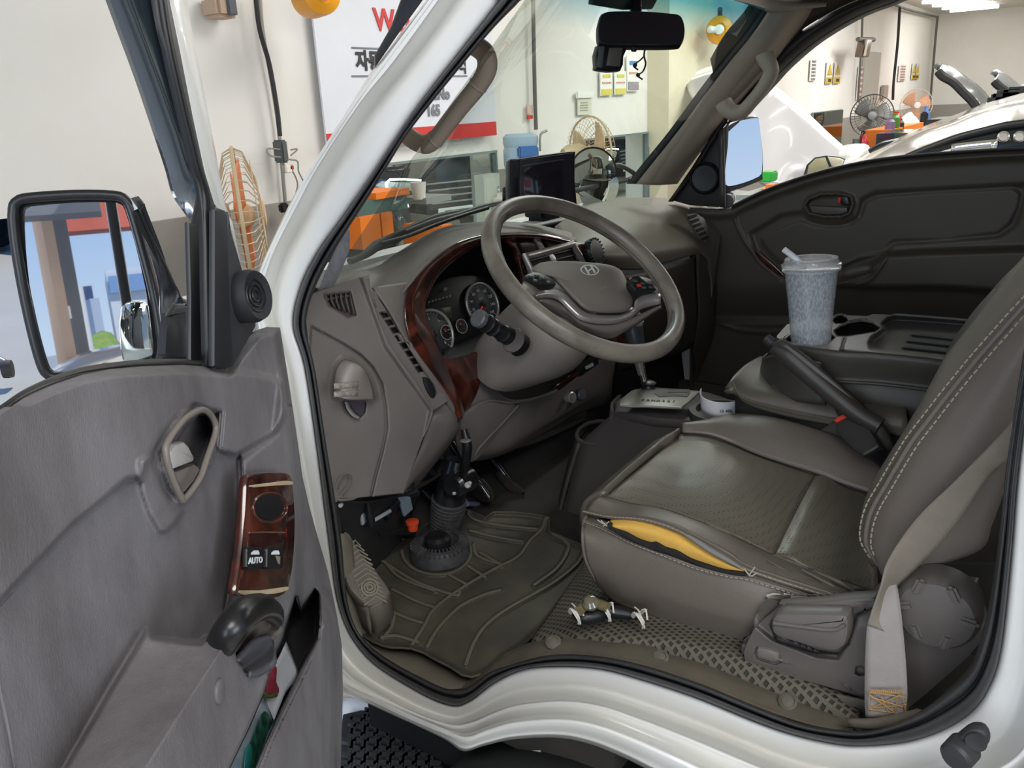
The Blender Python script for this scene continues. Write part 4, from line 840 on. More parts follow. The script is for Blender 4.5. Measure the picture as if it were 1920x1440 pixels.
# door bump stop on the pillar
bs = PL((0, 0, 1), (0, -1, .0))
o = slab('bump_stop', bs.poly('8', [(1600, 1100), (1625, 1085), (1680, 1040), (1715, 1030), (1755, 1040), (1775, 1075), (1765, 1110), (1700, 1150), (1660, 1175), (1625, 1172), (1603, 1140)], .03), (0, .014, 0), mat('stop_rubber', '#38393b', .5), cabt, .004, 2)
q = bs.poly('8', [(1642, 1142)], .036)[0]; lathe('stop_pad', q, (-.3, -.9, -.1), [(.0145, -.015), (.0145, .002), (.012, .005), (.004, .006)], mat('stop_rubber', '#38393b', .5), o, 24)
q = bs.poly('8', [(1723, 1080)], .031)[0]; lathe('stop_screw', q, (0, -1, 0), [(.009, 0), (.009, .003), (.004, .002)], RUBBER, o, 16)
# black corner moulding outside the near pillar
slab('pillar_moulding', W('a', [(585, -30), (720, -30), (560, 190), (430, 378), (427, 310), (520, 150)], y=.03), (-.02, .02, 0), BLACK, cabt, .003)
# blue sheet tucked behind the near windscreen corner
ps = thing('windscreen_sheet', 'pale blue printed sheet tucked in the near corner of the windscreen', 'paper', P(620, 520, y=.12))
surf('sheet', [W('0', [(652, 425), (656, 440), (655, 470)], y=.13), W('0', [(618, 490), (628, 505), (634, 520)], y=.12), W('0', [(594, 552), (602, 553), (612, 556)], y=.11)], mat('pale_blue_paper', '#c9cfe0', .6, dirt='#8f93b5', dscale=60, damt=.5, sharp=.1), ps, 3, 3, .001)
# ================================================================ DRIVER'S DOOR (swung open)
dh = math.radians(-55)
DU = np.array([math.cos(dh), math.sin(dh), 0]); DN = np.array([-math.sin(dh), math.cos(dh), 0])   # along the door, towards the cab side
HG = np.array([-.93, -.05, 1.1])
DP = PL(HG + DN * .07, DN)
door = thing('driver_door', 'open driver door with dusty grey-brown inner panel, wood switch panel and black window frame', 'vehicle door', (-.93, -.05, .7))
A = [(-90, 830), (0, 777), (45, 746), (103, 720), (155, 702), (206, 692), (268, 687), (340, 684), (390, 687), (426, 692), (440, 668), (478, 620), (500, 613), (525, 614), (533, 663), (545, 740), (557, 820), (567, 893), (580, 950), (595, 1004), (615, 1072), (632, 1155), (641, 1210), (643, 1300)]
B = [(-90, 1500), (-40, 1500), (0, 1500), (60, 1500), (110, 1500), (160, 1500), (210, 1500), (270, 1500), (320, 1500), (350, 1500), (380, 1500), (410, 1500), (430, 1500), (450, 1500), (470, 1500), (490, 1500), (510, 1500), (530, 1500), (548, 1500), (565, 1500), (585, 1500), (605, 1500), (620, 1500), (637, 1500)]
arm_top = T('4', [(735, 590), (765, 632), (870, 645), (1000, 655), (1040, 625), (1110, 625), (1165, 665), (1190, 720), (1110, 870), (730, 1300), (560, 1500), (200, 1500), (330, 1280), (560, 880)])
arm_all = T('4', [(735, 590), (765, 632), (870, 645), (1000, 655), (1040, 625), (1110, 625), (1170, 670), (1195, 740), (1230, 790), (1290, 800), (1345, 770), (1370, 740), (1330, 900), (1250, 1080), (1120, 1340), (1000, 1500), (200, 1500), (330, 1280), (560, 880)])
pocket_hole = T('4', [(1480, 430), (1500, 520), (1520, 480), (1575, 400), (1592, 430), (1594, 560), (1588, 620), (1500, 790), (1400, 990), (1330, 1140), (1270, 1300), (1180, 1500), (1060, 1500), (1150, 1285), (1250, 1075), (1320, 910), (1370, 745), (1420, 640), (1450, 520)])
pocket_wall = T('4', [(1592, 380), (1596, 560), (1590, 620), (1505, 790), (1400, 1000), (1330, 1150), (1270, 1300), (1180, 1520), (1760, 1520), (1760, 380)])
up_line = T('3', [(-200, 1570), (0, 1370), (200, 1160), (400, 950), (560, 820), (690, 705), (735, 692), (760, 710)])
upper = T('3', [(-200, 1560), (0, 1360), (200, 1150), (400, 940), (560, 810), (690, 695), (735, 685), (765, 705), (800, 600), (900, 480), (1060, 290), (1200, 330), (1180, 540), (1290, 570), (1500, 440), (1560, 330), (1540, 160), (1400, 120), (1000, 60), (600, 60), (-200, 300)])
ring = T('3', [(1075, 296), (1000, 330), (900, 480), (872, 560), (885, 650), (930, 760), (970, 825), (1000, 830), (1060, 760), (1130, 640), (1168, 560), (1178, 440), (1165, 370), (1125, 315)])
cup = T('3', [(1085, 335), (1010, 400), (945, 500), (930, 560), (955, 650), (1010, 765), (1075, 700), (1110, 600), (1165, 430), (1155, 365), (1130, 335)])
teardrop = T('3', [(760, 590), (850, 560), (900, 760), (990, 850), (1000, 870), (960, 930), (900, 985), (870, 980), (810, 880), (770, 760)])
swp = T('3', [(1350, 640), (1600, 640), (1640, 900), (1600, 1340), (1290, 1340), (1290, 1200)])
band = T('3', [(1540, 100), (1500, 440), (1310, 590), (1310, 900), (1270, 1340), (1240, 1460), (1500, 1500), (1620, 1440), (1640, 1000), (1620, 600), (1570, 330)])
def door_h(X, Y):
    h = .012 * inside(upper, X, Y, 7)
    h = h - .004 * groove(up_line, X, Y, 3)
    h = h + .012 * inside(band, X, Y, 12)
    h = h + .006 * inside(teardrop, X, Y, 6)
    h = h + .008 * inside(ring, X, Y, 5) - .035 * inside(cup, X, Y, 5)
    # arm rest: flat top that comes out of the panel, then its face
    a = inside(arm_all, X, Y, 6); L1 = T('4', [(735, 600), (560, 880), (330, 1280), (200, 1500)]); L2 = T('4', [(1110, 690), (940, 950), (730, 1280), (560, 1500)])
    d1 = sdist(L1, X, Y, False); d2 = sdist(L2, X, Y, False); tt = np.clip(d1 / (d1 + d2 + 1e-6), 0, 1)
    rt = inside(T('4', [(1110, 690), (940, 950), (730, 1280), (560, 1560), (1500, 1560), (1500, 690), (1350, 560), (1185, 600)]), X, Y, 5)
    h = h + a * (.012 + .056 * (tt * (1 - rt) + rt))
    ph = inside(pocket_hole, X, Y, 6); h = h * (1 - ph) - .06 * ph
    pw = inside(pocket_wall, X, Y, 6) * sm((Y - 1085) / 90); h = h * (1 - pw) + pw * (.045 - .03 * sm((X - 600) / 45))
    # rim towards the body
    h = h - .02 * sm((Y - 640) / 50) * 0
    h = h - .006 * groove(T('3', [(1300, 560), (1310, 700), (1305, 900), (1270, 1200), (1230, 1400)]), X, Y, 4)
    h = h - .004 * groove(T('3', [(1185, 545), (1240, 550), (1290, 570)]), X, Y, 2.5)
    h = h - .02 * sm((18 - sdist(A, X, Y, False)) / 18) * (Y < 760)
    return h
relief('inner_panel', A, B, 330, 240, DP, door_h, DOORP, door, .004)
# black belt seal along the top of the panel and the glass slot behind it
bl = [(-90, 828), (0, 770), (45, 740), (103, 714), (155, 698), (206, 690), (268, 684), (340, 683), (420, 688)]
surf('belt_seal', [[DP.at(a, b - 10, -.055) for a, b in bl], [DP.at(a, b - 9, -.03) for a, b in bl], [DP.at(a, b + 1, -.022) for a, b in bl], [DP.at(a, b + 4, -.04) for a, b in bl]], RUBBER, door, 5, 3, .003)
surf('belt_seal', [[DP.at(a, b + 3, -.022) for a, b in bl[:7]], [DP.at(a, b + 8, -.010) for a, b in bl[:7]], [DP.at(a, b + 10, -.012) for a, b in bl[:7]]], BLACK, door, 5, 3, .003)
# outer skin
WFR = mat('frame_charcoal', '#2b2c30', .45)
def dw(u, z, w): return Vector(HG + DU * u + DN * w + np.array([0, 0, z - 1.1]))
surf('outer_skin', [[dw(u, z, w) for u, w in ((-.1, -.03), (.1, -.05), (.5, -.06), (.95, -.05))] for z in (1.20, 1.0, .8, .6)], WHITE, door, 3, 3, .01)
# the rest of the door towards its lock edge
def duz(v): d = np.array(v) - HG; return float(d @ DU), float(v[2]), float(d @ DN)
cl = [DP.at(-88, y, door_h(np.array([-88.]), np.array([float(y)]))[0]) for y in (832, 950, 1080, 1220, 1360, 1498)]
surf('panel_rear', [[c for c in cl], [dw(.80, z, .065) for z in (1.11, 1.03, .95, .86, .76, .66)], [dw(.93, z, .045) for z in (1.10, 1.02, .94, .85, .75, .64)], [dw(.95, z, -.04) for z in (1.10, 1.02, .94, .85, .75, .64)]], DOORP, door, 2, 4, .004)
bt_ = [DP.at(x, 1498, .02) for x in (-88, 60, 210, 350, 500, 637)]
surf('panel_lower', [bt_, [dw(duz(v)[0], .60, .02) for v in bt_]], DOORP, door, 3, 2, .004)
bq = [DP.at(-88, 826, -.03), dw(.62, 1.135, -.02), dw(.80, 1.12, -.02), dw(.93, 1.115, -.02)]
tube('belt_seal', bq, .012, RUBBER, door, 8, 4)
f0 = DP.poly('1', [(835, -58)], -.035)[0]; u0, z0, w0 = duz(f0)
tube('frame_header', [f0, dw(u0 + .035, z0 + .08, w0), dw(u0 + .10, z0 + .15, w0), dw(u0 + .22, 1.90, w0), dw(.75, 1.90, w0), dw(.89, 1.84, w0), dw(.93, 1.55, w0), dw(.94, 1.12, w0)], .015, WFR, door, 10, 5)
# window frame: black channel, white outer frame, tinted wind deflector
slab('window_frame', DP.poly('1', [(790, -60), (870, -60), (930, 240), (1000, 600), (1060, 880), (1122, 1040), (1115, 1070), (1180, 1090), (1180, 1440), (1185, 1560), (1160, 1720), (1150, 1890), (985, 1890), (985, 1500), (975, 1140), (1005, 1150), (1035, 1000), (985, 800), (900, 430), (830, 150)], -.03), DN * -.006, WFR, door, .003)
surf('frame_rib', [DP.poly('1', [(820, -60), (860, 200), (930, 520), (1010, 850), (1050, 1000), (1060, 1200), (1065, 1500), (1075, 1890)], -.008), DP.poly('1', [(850, -60), (890, 200), (958, 520), (1035, 850), (1078, 1010), (1085, 1200), (1090, 1500), (1100, 1890)], -.006)], BLACK, door, 4, 1, .008)
surf('frame_rib', [DP.poly('1', [(790, -60), (822, 150), (895, 430), (978, 800), (1025, 990), (1040, 1200), (1045, 1500), (1055, 1890)], -.012), DP.poly('1', [(806, -60), (838, 150), (908, 430), (990, 800), (1038, 990), (1050, 1200), (1055, 1500), (1065, 1890)], -.010)], RUBBER, door, 4, 1, .008)
slab('frame_outer', DP.poly('1', [(868, -60), (960, -60), (985, 100), (1050, 440), (1120, 800), (1160, 1040), (1215, 1250), (1270, 1440), (1330, 1690), (1310, 1710), (1240, 1430), (1190, 1150), (1110, 1050), (1060, 880), (1000, 600), (930, 240)], -.028), DN * -.03, WHITE, door, .004)
defl = mat('smoked_deflector', '#2a343a', .14, spec=.8, alpha=.97, coat=.4)
surf('wind_deflector', [DP.poly('1', [(520, -60), (590, 130), (690, 400), (775, 650), (845, 860), (885, 1000), (940, 1085), (985, 1150)], -.075), DP.poly('1', [(640, -60), (700, 130), (790, 400), (865, 650), (925, 860), (955, 960), (975, 1050), (1000, 1155)], -.05), DP.poly('1', [(800, -60), (830, 130), (905, 430), (960, 680), (1000, 840), (1020, 960), (1015, 1050), (1010, 1155)], -.035)], defl, door, 5, 4, .004)
# corner sail with tweeter
slab('corner_sail', DP.poly('2', [(1290, 200), (1300, 300), (1380, 580), (1440, 800), (1440, 850), (1310, 1075), (1250, 1085), (1270, 600)], -.005), DN * -.006, mat('sail_grey', '#3c3d42', .55), door, .002)
slab('sail_rib', DP.poly('2', [(1212, 190), (1240, 180), (1270, 190), (1285, 240), (1290, 500), (1300, 800), (1318, 1060), (1250, 1085), (1210, 1070)], .006), DN * -.007, mat('sail_black', '#26282d', .5), door, .003)
q = DP.poly('2', [(1375, 682)], .0)[0]; tn = nz(DN * 1 + DU * .25 + np.array([0, 0, .15]))
tw = lathe('tweeter', q, tn, [(.024, -.02), (.027, 0), (.0275, .010), (.025, .017), (.021, .016), (.017, .013), (.004, .012)], mat('tweeter_charcoal', '#2c2c30', .6), door, 36)
for r in (.006, .011, .0165): tube('grille_ring', [np.array(q) + tn * .0135 + r * (nz(np.cross(tn, [0, 0, 1])) * math.cos(a) + np.cross(tn, nz(np.cross(tn, [0, 0, 1]))) * math.sin(a)) for a in np.linspace(0, 2 * math.pi, 25)[:-1]], .0012, BLACK, tw, 6, 0, closed=True)
# inner door handle
pts = DP.poly('3', [(1085, 318), (1000, 372), (915, 490), (905, 560), (930, 660), (985, 790), (1010, 800), (1090, 690), (1125, 590), (1175, 440), (1168, 375), (1130, 325)], .022)
hb = tube('handle_bezel', pts, .0026, mat('bezel_grey', '#7c746f', .45), door, 10, 5, closed=True, label='oval grey-brown door handle surround')
slab('handle_pocket', DP.poly('3', [(1085, 345), (1010, 410), (950, 510), (940, 570), (1010, 770), (1070, 700), (1110, 600), (1160, 430), (1150, 365)], -.030), DN * -.004, mat('cup_shadow_plastic', '#4a4440', .5), hb, .001)
slab('handle_lever', DP.poly('3', [(938, 540), (960, 505), (1010, 485), (1035, 510), (1068, 575), (1062, 600), (960, 640), (945, 600)], .012), DN * -.014, mat('grey_lever', '#b7b3b2', .35), hb, .004, label='pale grey pull lever')
slab('handle_base', DP.poly('3', [(963, 650), (1065, 608), (1100, 640), (1060, 710), (1015, 765), (995, 740)], .008), DN * -.012, mat('bezel_grey', '#7c746f', .45), hb, .003)
# wood switch panel
swo = DP.poly('3', [(1368, 668), (1430, 655), (1560, 655), (1592, 680), (1602, 740), (1612, 900), (1606, 1100), (1580, 1280), (1530, 1338), (1430, 1345), (1310, 1335), (1290, 1300), (1305, 1200), (1330, 1000), (1345, 800), (1350, 700)], .0305)
sw = slab('switch_panel', swo, DN * -.009, WOOD, door, .0035, 2, label='glossy red-brown wood grain switch panel with worn pale ends')
slab('worn_patch', DP.poly('3', [(1362, 728), (1480, 712), (1560, 702), (1596, 708), (1594, 724), (1500, 728), (1390, 738)], .0312), DN * -.003, CREAMWORN, sw, .0004, 2)
slab('worn_patch', DP.poly('3', [(1308, 1300), (1420, 1300), (1570, 1280), (1566, 1300), (1500, 1318), (1380, 1325), (1315, 1322)], .0312), DN * -.003, CREAMWORN, sw, .0004, 2)
c = DP.poly('3', [(1470, 845)], .031)[0]
def ell(k, cu, cv, ru, rv, h, n=28, rot=0): return DP.poly(k, [(cu + ru * math.cos(a) * math.cos(rot) - rv * math.sin(a) * math.sin(rot), cv + ru * math.cos(a) * math.sin(rot) + rv * math.sin(a) * math.cos(rot)) for a in np.linspace(0, 2 * math.pi, n + 1)[:-1]], h)
tube('switch_ring', ell('3', 1473, 850, 93, 80, .031), .0015, WOOD, sw, 8, 1, closed=True)
slab('blank_button', ell('3', 1470, 845, 82, 70, .032), DN * -.006, BLACK, sw, .0012, label='round black blank button')
slab('switch_well', DP.poly('3', [(1365, 985), (1545, 985), (1555, 1000), (1545, 1180), (1350, 1185), (1350, 1040)], .0312), DN * -.003, mat('dark_wood', '#3a1a18', .2, coat=1), sw, .0006)
tube('well_lip', DP.poly('3', [(1360, 985), (1450, 983), (1555, 985)], .0315), .0009, mat('wood_highlight', '#8a5a4c', .2, coat=1), sw, 6, 2)
for cx, au in ((1395, 1), (1505, 0)):
    b = slab('window_switch', DP.poly('3', [(cx - 40, 1062), (cx + 38, 1062), (cx + 42, 1075), (cx + 38, 1175), (cx + 30, 1185), (cx - 38, 1185), (cx - 46, 1172), (cx - 44, 1075)], .0365), DN * -.005, BLACK, sw, .0015, label='black window switch marked AUTO' if au else 'plain black window switch with a pale window mark')
slw = [o for o in sw.children if o.name.startswith('window_switch')]
WP = mat('white_print', '#e8f0f4', .5)
for o, cx, au in zip(slw, (1395, 1505), (1, 0)):
    r = nz(DU * 1.0) * -1 if False else None
    p = DP.poly('3', [(cx, 1095)], .0382)[0]; rt = nz(DP.poly('3', [(cx + 30, 1093)], .0382)[0] - p)
    slab('window_icon', DP.poly('3', [(cx - 22, 1105), (cx - 22, 1094), (cx - 8, 1082), (cx + 14, 1082), (cx + 20, 1094), (cx + 20, 1105)], .0370), DN * -.001, WP, o)
    if au:
        p = DP.poly('3', [(cx, 1138)], .0370)[0]; text('lettering', 'AUTO', WP, p, rt, np.cross(DN, rt), .0075, .0002, o, bold=.0002, sx=1.9)
    else: slab('worn_mark', DP.poly('3', [(cx - 2, 1110), (cx + 24, 1115), (cx + 22, 1160), (cx + 12, 1150)], .0370), DN * -.001, mat('worn_dust', '#8b8173', .6), o)
# curved black pull handle with its end cup
tube('pull_handle', [DP.at(*T('4', [(u, v)])[0], h) for u, v, h in ((1075, 720, .045), (1110, 655, .062), (1150, 590, .072), (1200, 525, .075), (1260, 485, .075), (1320, 478, .072), (1370, 505, .062), (1385, 545, .05))], [.0105, .0112, .0118, .0115, .0105, .0085, .006], mat('glossy_black_grip', '#1c1c1e', .3), door, 16, 6, label='curved black pull handle')
surf('handle_cup', [DP.poly('4', [(1170, 700), (1230, 580), (1300, 520), (1350, 508), (1395, 505)], .055), DP.poly('4', [(1210, 750), (1270, 640), (1310, 590), (1355, 560), (1405, 540)], .04), DP.poly('4', [(1225, 770), (1285, 650), (1340, 640), (1380, 610), (1400, 570)], .05)], DOORP2, door, 4, 4, .004)
surf('handle_well', [DP.poly('4', [(1195, 745), (1240, 690), (1290, 640), (1350, 625)], .06), DP.poly('4', [(1215, 780), (1270, 740), (1320, 700), (1370, 650)], .055), DP.poly('4', [(1250, 800), (1290, 800), (1345, 770), (1372, 735)], .073)], mat('well_blue_grey', '#55555c', .5), door, 4, 4, .004)
o = slab('screw_cap', ell('4', 1110, 898, 22, 68, .0705, 24, .08), DN * -.003, DOORP, door, .0012)
# papers in the door pocket
pp = thing('folded_leaflet', 'white leaflet with a red flower picture sticking out of the door pocket', 'leaflet', DP.at(525, 1280, 0))
PL1 = mat('leaflet_white', '#dfe3ec', .4)
surf('sheet', [DP.poly('4', [(1432, 650), (1400, 720), (1365, 780), (1340, 850), (1322, 925)], -.012), DP.poly('4', [(1465, 730), (1440, 790), (1400, 850), (1375, 920), (1350, 985)], -.005), DP.poly('4', [(1492, 800), (1470, 850), (1430, 900), (1400, 970), (1372, 1040)], .002)], PL1, pp, 3, 3, .0015)
slab('flower_print', DP.poly('4', [(1368, 765), (1385, 780), (1382, 850), (1396, 880), (1390, 915), (1350, 925), (1328, 905), (1350, 830)], .001), DN * -.001, mat('flower_red', '#b3243c', .4, dirt='#e06a7e', dscale=120, damt=.6), pp, .0003, 2)
slab('leaf_print', DP.poly('4', [(1325, 900), (1350, 915), (1390, 905), (1385, 925), (1340, 932), (1322, 925)], .0015), DN * -.001, mat('leaf_print_green', '#5d8a36', .4), pp, .0003, 2)
p2 = thing('photo_leaflet', 'blue and green picture leaflet below the flower leaflet in the door pocket', 'leaflet', DP.at(495, 1400, 0))
surf('sheet', [DP.poly('4', [(1315, 920), (1270, 1010), (1225, 1090), (1180, 1190), (1130, 1300), (1080, 1420)], -.014), DP.poly('4', [(1345, 985), (1305, 1080), (1270, 1160), (1235, 1240), (1200, 1340), (1150, 1460)], -.006), DP.poly('4', [(1376, 1045), (1345, 1120), (1320, 1190), (1290, 1270), (1260, 1360), (1220, 1480)], 0)], mat('leaflet_blue', '#a9c3dc', .3, dirt='#dfe7ee', dscale=50, damt=.9), p2, 3, 3, .0015)
slab('green_print', DP.poly('4', [(1310, 1010), (1335, 1000), (1368, 1050), (1350, 1110), (1310, 1200), (1270, 1290), (1235, 1290), (1245, 1200), (1275, 1110)], -.001), DN * -.001, mat('dark_green_print', '#24423c', .3, dirt='#3f9a80', dscale=90, damt=.8, sharp=.08), p2, .0003, 2)
slab('teal_print', DP.poly('4', [(1235, 1180), (1255, 1160), (1262, 1230), (1245, 1300), (1222, 1290)], 0), DN * -.001, mat('teal_print_m', '#3fb5b0', .3), p2, .0003, 2)

# ---- side mirror on the open door
mc = P(172, 535, d=1.30)
rin = nz(np.array(mc) - C0); rout = nz((.74, -.665, .055)); MN = nz(rout - rin)
MP = PL(mc, MN)
mir = slab('mirror_housing', MP.poly('2', [(60, 190), (85, 135), (160, 112), (420, 95), (640, 98), (715, 125), (750, 180), (800, 350), (870, 620), (915, 850), (930, 960), (925, 1040), (860, 1068), (620, 1110), (340, 1150), (255, 1135), (215, 1060), (165, 860), (110, 600), (70, 350)], .0), -MN * .09, mat('mirror_black', '#1f2023', .35), door, .012, 2, label='black side mirror housing with an arm')
surf('mirror_rim', [MP.poly('2', [(60, 190), (70, 350), (110, 600), (165, 860), (215, 1060)], .012), MP.poly('2', [(95, 200), (105, 350), (140, 600), (190, 860), (240, 1050)], .012)], mat('mirror_black', '#1f2023', .35), mir, 4, 1, .014)
tube('mirror_rim', MP.poly('2', [(75, 190), (100, 142), (170, 122), (420, 106), (640, 110), (705, 135), (738, 190), (788, 360), (858, 630), (900, 860), (912, 960), (900, 1030), (850, 1052), (620, 1095), (345, 1130), (270, 1115), (232, 1050), (180, 860), (125, 600), (85, 350)], .008), .008, mat('mirror_black', '#1f2023', .35), mir, 8, 3, closed=True)
gl = slab('mirror_glass', MP.poly('2', [(140, 215), (160, 180), (210, 168), (420, 150), (620, 148), (680, 160), (705, 200), (760, 380), (820, 640), (858, 880), (866, 970), (850, 1022), (800, 1038), (520, 1085), (300, 1102), (262, 1080), (240, 1000), (200, 820), (165, 600), (145, 400)], .004), -MN * .003, MIRROR, mir, 0, 2)
# small stick-on wide view mirror
n2 = nz(MN + np.array([.1, .14, -.10])); sp0 = MP.poly('2', [(775, 875)], .012)[0]; SP = PL(sp0, n2)
slab('blind_spot_mirror', SP.poly('2', [(683, 745), (740, 712), (800, 712), (832, 735), (848, 850), (862, 960), (852, 1020), (800, 1036), (715, 1044), (690, 1030), (676, 900)], 0), -n2 * .004, mat('convex_mirror', '#d5dbd6', .03, 1), mir, .001, 2)
arm = [[DP.at(*T('2', [(u, v)])[0], h) for u, v, h in r] for r in ([(735, 125, -.22), (760, 200, -.22), (880, 560, -.22), (905, 800, -.22), (905, 1030, -.22)], [(790, 190, -.2), (850, 330, -.2), (960, 560, -.2), (1000, 720, -.2), (930, 1050, -.2)], [(770, 150, -.28), (900, 400, -.26), (1000, 640, -.22), (1030, 720, -.18), (1080, 1040, -.16)])]
surf('mirror_arm', arm, mat('mirror_black', '#1f2023', .35), mir, 4, 4, .01)
slab('arm_base', DP.poly('2', [(950, 770), (1020, 735), (1080, 740), (1080, 1045), (1090, 1050), (900, 1062), (930, 1000)], -.09), -DN * .008, mat('arm_black', '#2e3036', .35), mir, .008, 2)
slab('arm_hinge', DP.poly('2', [(1000, 720), (1040, 715), (1082, 740), (1060, 770), (960, 790)], -.08), -DN * .01, mat('arm_black', '#2e3036', .35), mir, .005)

# ---- what stands behind the camera and shows in the side mirror
def seen(k, uv, dist):
    """a place out in the yard, found through the side mirror"""
    px, py = T(k, [uv])[0]; m_ = np.array(MP.at(px, py, .004)); ri = nz(m_ - C0); ro = ri - 2 * np.dot(ri, MN) * MN
    return Vector(m_ + ro * dist)
def yard_box(name, label, cat, a, b, dist, depth, m, z0=None, z1=None, k='2'):
    p, q = seen(k, a, dist), seen(k, b, dist); lo = min(p.z, q.z) if z0 is None else z0; hi = max(p.z, q.z) if z1 is None else z1
    fl = lambda v: np.array([v[0], v[1], 0.]); d = nz(fl(q - p)); out = nz(fl((p + q) / 2 - Vector(mc))); out = nz(out - d * np.dot(out, d))
    w = np.linalg.norm(fl(q - p)); c = (p + q) / 2
    o = MB().box((c[0] + out[0] * depth / 2, c[1] + out[1] * depth / 2, (lo + hi) / 2), w, depth, hi - lo, ax=(d, out, (0, 0, 1))).build(name, m)
    return tag(o, label, cat)
DG = mat('dark_grey_clad', '#6a6e76', .6); SAL = mat('salmon_beam', '#c66b5e', .6)
yard_box('bay_post', 'dark grey post of the bay doorway, seen in the side mirror', 'post', (240, 300), (290, 860), 5.2, .1, mat('post_tan', '#a8907f', .6), 0, 3.2)
yard_box('bay_post', 'dark grey clad pillar with a small white sign, seen in the side mirror', 'post', (300, 300), (385, 860), 5.6, .1, DG, 0, 3.2)
yard_box('bay_lintel', 'salmon red beam over the bay doorway, seen in the side mirror', 'beam', (300, 320), (1100, 60), 5.75, .3, SAL, None, 3.2)
yard_box('bay_ceiling_edge', 'grey edge of the bay ceiling, seen in the top of the side mirror', 'beam', (0, 235), (560, 150), 4.6, .3, mat('edge_grey', '#6d7480', .6), None, 3.2)
yard_box('side_wall', 'pale inner side wall of the bay, seen at the left of the side mirror', 'wall', (60, 300), (215, 860), 5.0, .2, WALLM, 0, 3.2)
yard_box('wall_sign', 'white sign with a red mark on the dark pillar, seen in the side mirror', 'sign', (350, 735), (405, 800), 5.55, .02, PAPER)
yard_box('wall_sign', 'small red sign above the white sign on the dark pillar, seen in the side mirror', 'sign', (348, 685), (385, 725), 5.55, .02, mat('dull_sign_red', '#a35a58', .6))
pole = seen('2', (440, 700), 16); tag(tube('street_pole', [(pole.x, pole.y, 0), (pole.x, pole.y, seen('2', (425, 620), 16).z)], .12, CRM, None, 10, 0), 'white street pole with a short crossbar, seen in the side mirror', 'pole')
bl1 = yard_box('office_building', 'dark blue-grey office building, seen in the side mirror', 'building', (425, 625), (560, 870), 34, 8, mat('navy_building', '#46587a', .6), 0)
yard_box('office_building', 'lower grey and white office block beside the dark one, seen in the side mirror', 'building', (505, 690), (590, 870), 26, 4, mat('pale_block', '#b8c0cf', .6), 0)
yard_box('warehouse', 'large white warehouse with a blue window strip, seen in the side mirror', 'building', (590, 530), (1000, 870), 28, 8, mat('warehouse_white', '#dfe3e4', .6), 0)
yard_box('warehouse_window', 'blue window strip of the white warehouse, seen in the side mirror', 'window', (605, 565), (1000, 620), 27.8, .1, mat('strip_blue', '#86a5cc', .3))
struct(bx('ground', 7.5, 90, -70, 30, -.1, -.01, mat('yard_concrete', '#c9c4b6', .7, dirt='#aaa493', dscale=.4, damt=.5)))
struct(bx('ground_1', WX - 12, 12, -70, -14, -.1, -.01, mat('yard_concrete', '#c9c4b6', .7)))
for i in range(1):
    g = seen('2', (540, 850), 19); 
    blob('shrub', 'green shrub in front of the buildings, seen in the side mirror', 'shrub', (g.x, g.y, .5), .6, .6, .9, mat('shrub_green', '#9db45c', .8, dirt='#7d9440', dscale=8, damt=.8, bump=.5, bscale=30), i)
g = seen('2', (450, 1000), 5.0)
cy = make_car('silver car parked behind the truck, its dark windows seen in the side mirror', g.x - 1.6, g.y - 1.2, 0, math.atan2(.74, .665) + math.pi, SIL_C, H=1.25)
# ---- beyond the door: floor, trolley wheel, the world past the wall's left end
tr = thing('trolley', 'steel trolley leg with a dark rubber wheel on the pale floor at the left edge', 'trolley', P(14, 690, z=.05))
a = P(14, 692, z=.06); n = nz((.6, .8, 0)); lathe('trolley_wheel', a, n, [(.02, -.035), (.06, -.03), (.065, 0), (.06, .03), (.02, .035)], mat('wheel_brown', '#4d443c', .6), tr, 20)
tube('trolley_leg', [P(-60, 650, z=.25), P(-5, 672, z=.12), P(12, 684, z=.08)], .025, SILVER, tr, 8, 2)
a = P(-40, 452, z=0)
make_car('white car standing outside beyond the left end of the wall', a.x, a.y, 0, 2.2, WHT_C)
# ================================================================ DASHBOARD
dash = thing('dashboard', 'grey-brown dashboard with wood grain instrument surround, vents and fuse cover', 'dashboard', (-1.0, .8, 1.2))
XP = lambda x, n=(1, 0, 0): PL((x, 0, 0), n)
DPL = XP(-.93)
# --- left end panel, from the seal to the fold of the vent strip
A = T('5', [(20, 470), (120, 420), (240, 380), (345, 352)]) ; 
Lc = [(572, 566), (578, 620), (584, 690), (594, 760), (604, 830), (612, 890), (620, 932), (640, 934), (700, 936), (745, 930)]
Rc = T('5', [(345, 352), (335, 470), (350, 560), (392, 660), (440, 750), (500, 830), (560, 905), (620, 975), (640, 1010), (520, 1400)])
Rc = [(693, 515), (693, 560), (704, 590), (718, 618), (734, 650), (754, 680), (778, 712), (798, 745), (812, 768), (790, 830), (772, 880), (756, 925)]
Lc = [(568, 556), (574, 600), (580, 650), (585, 700), (590, 740), (595, 780), (600, 820), (606, 855), (612, 890), (617, 915), (622, 932), (640, 936)]
lens_v = T('5', [(125, 450), (250, 437), (278, 548), (240, 555), (150, 500)])
cover = T('5', [(62, 600), (120, 635), (220, 690), (300, 740), (360, 800), (405, 880), (425, 1000), (430, 1100), (410, 1200), (375, 1330), (350, 1440), (150, 1440), (40, 900)])
cup5 = T('5', [(165, 880), (180, 800), (215, 760), (255, 765), (305, 800), (345, 860), (372, 950), (340, 960), (230, 965), (170, 945)])
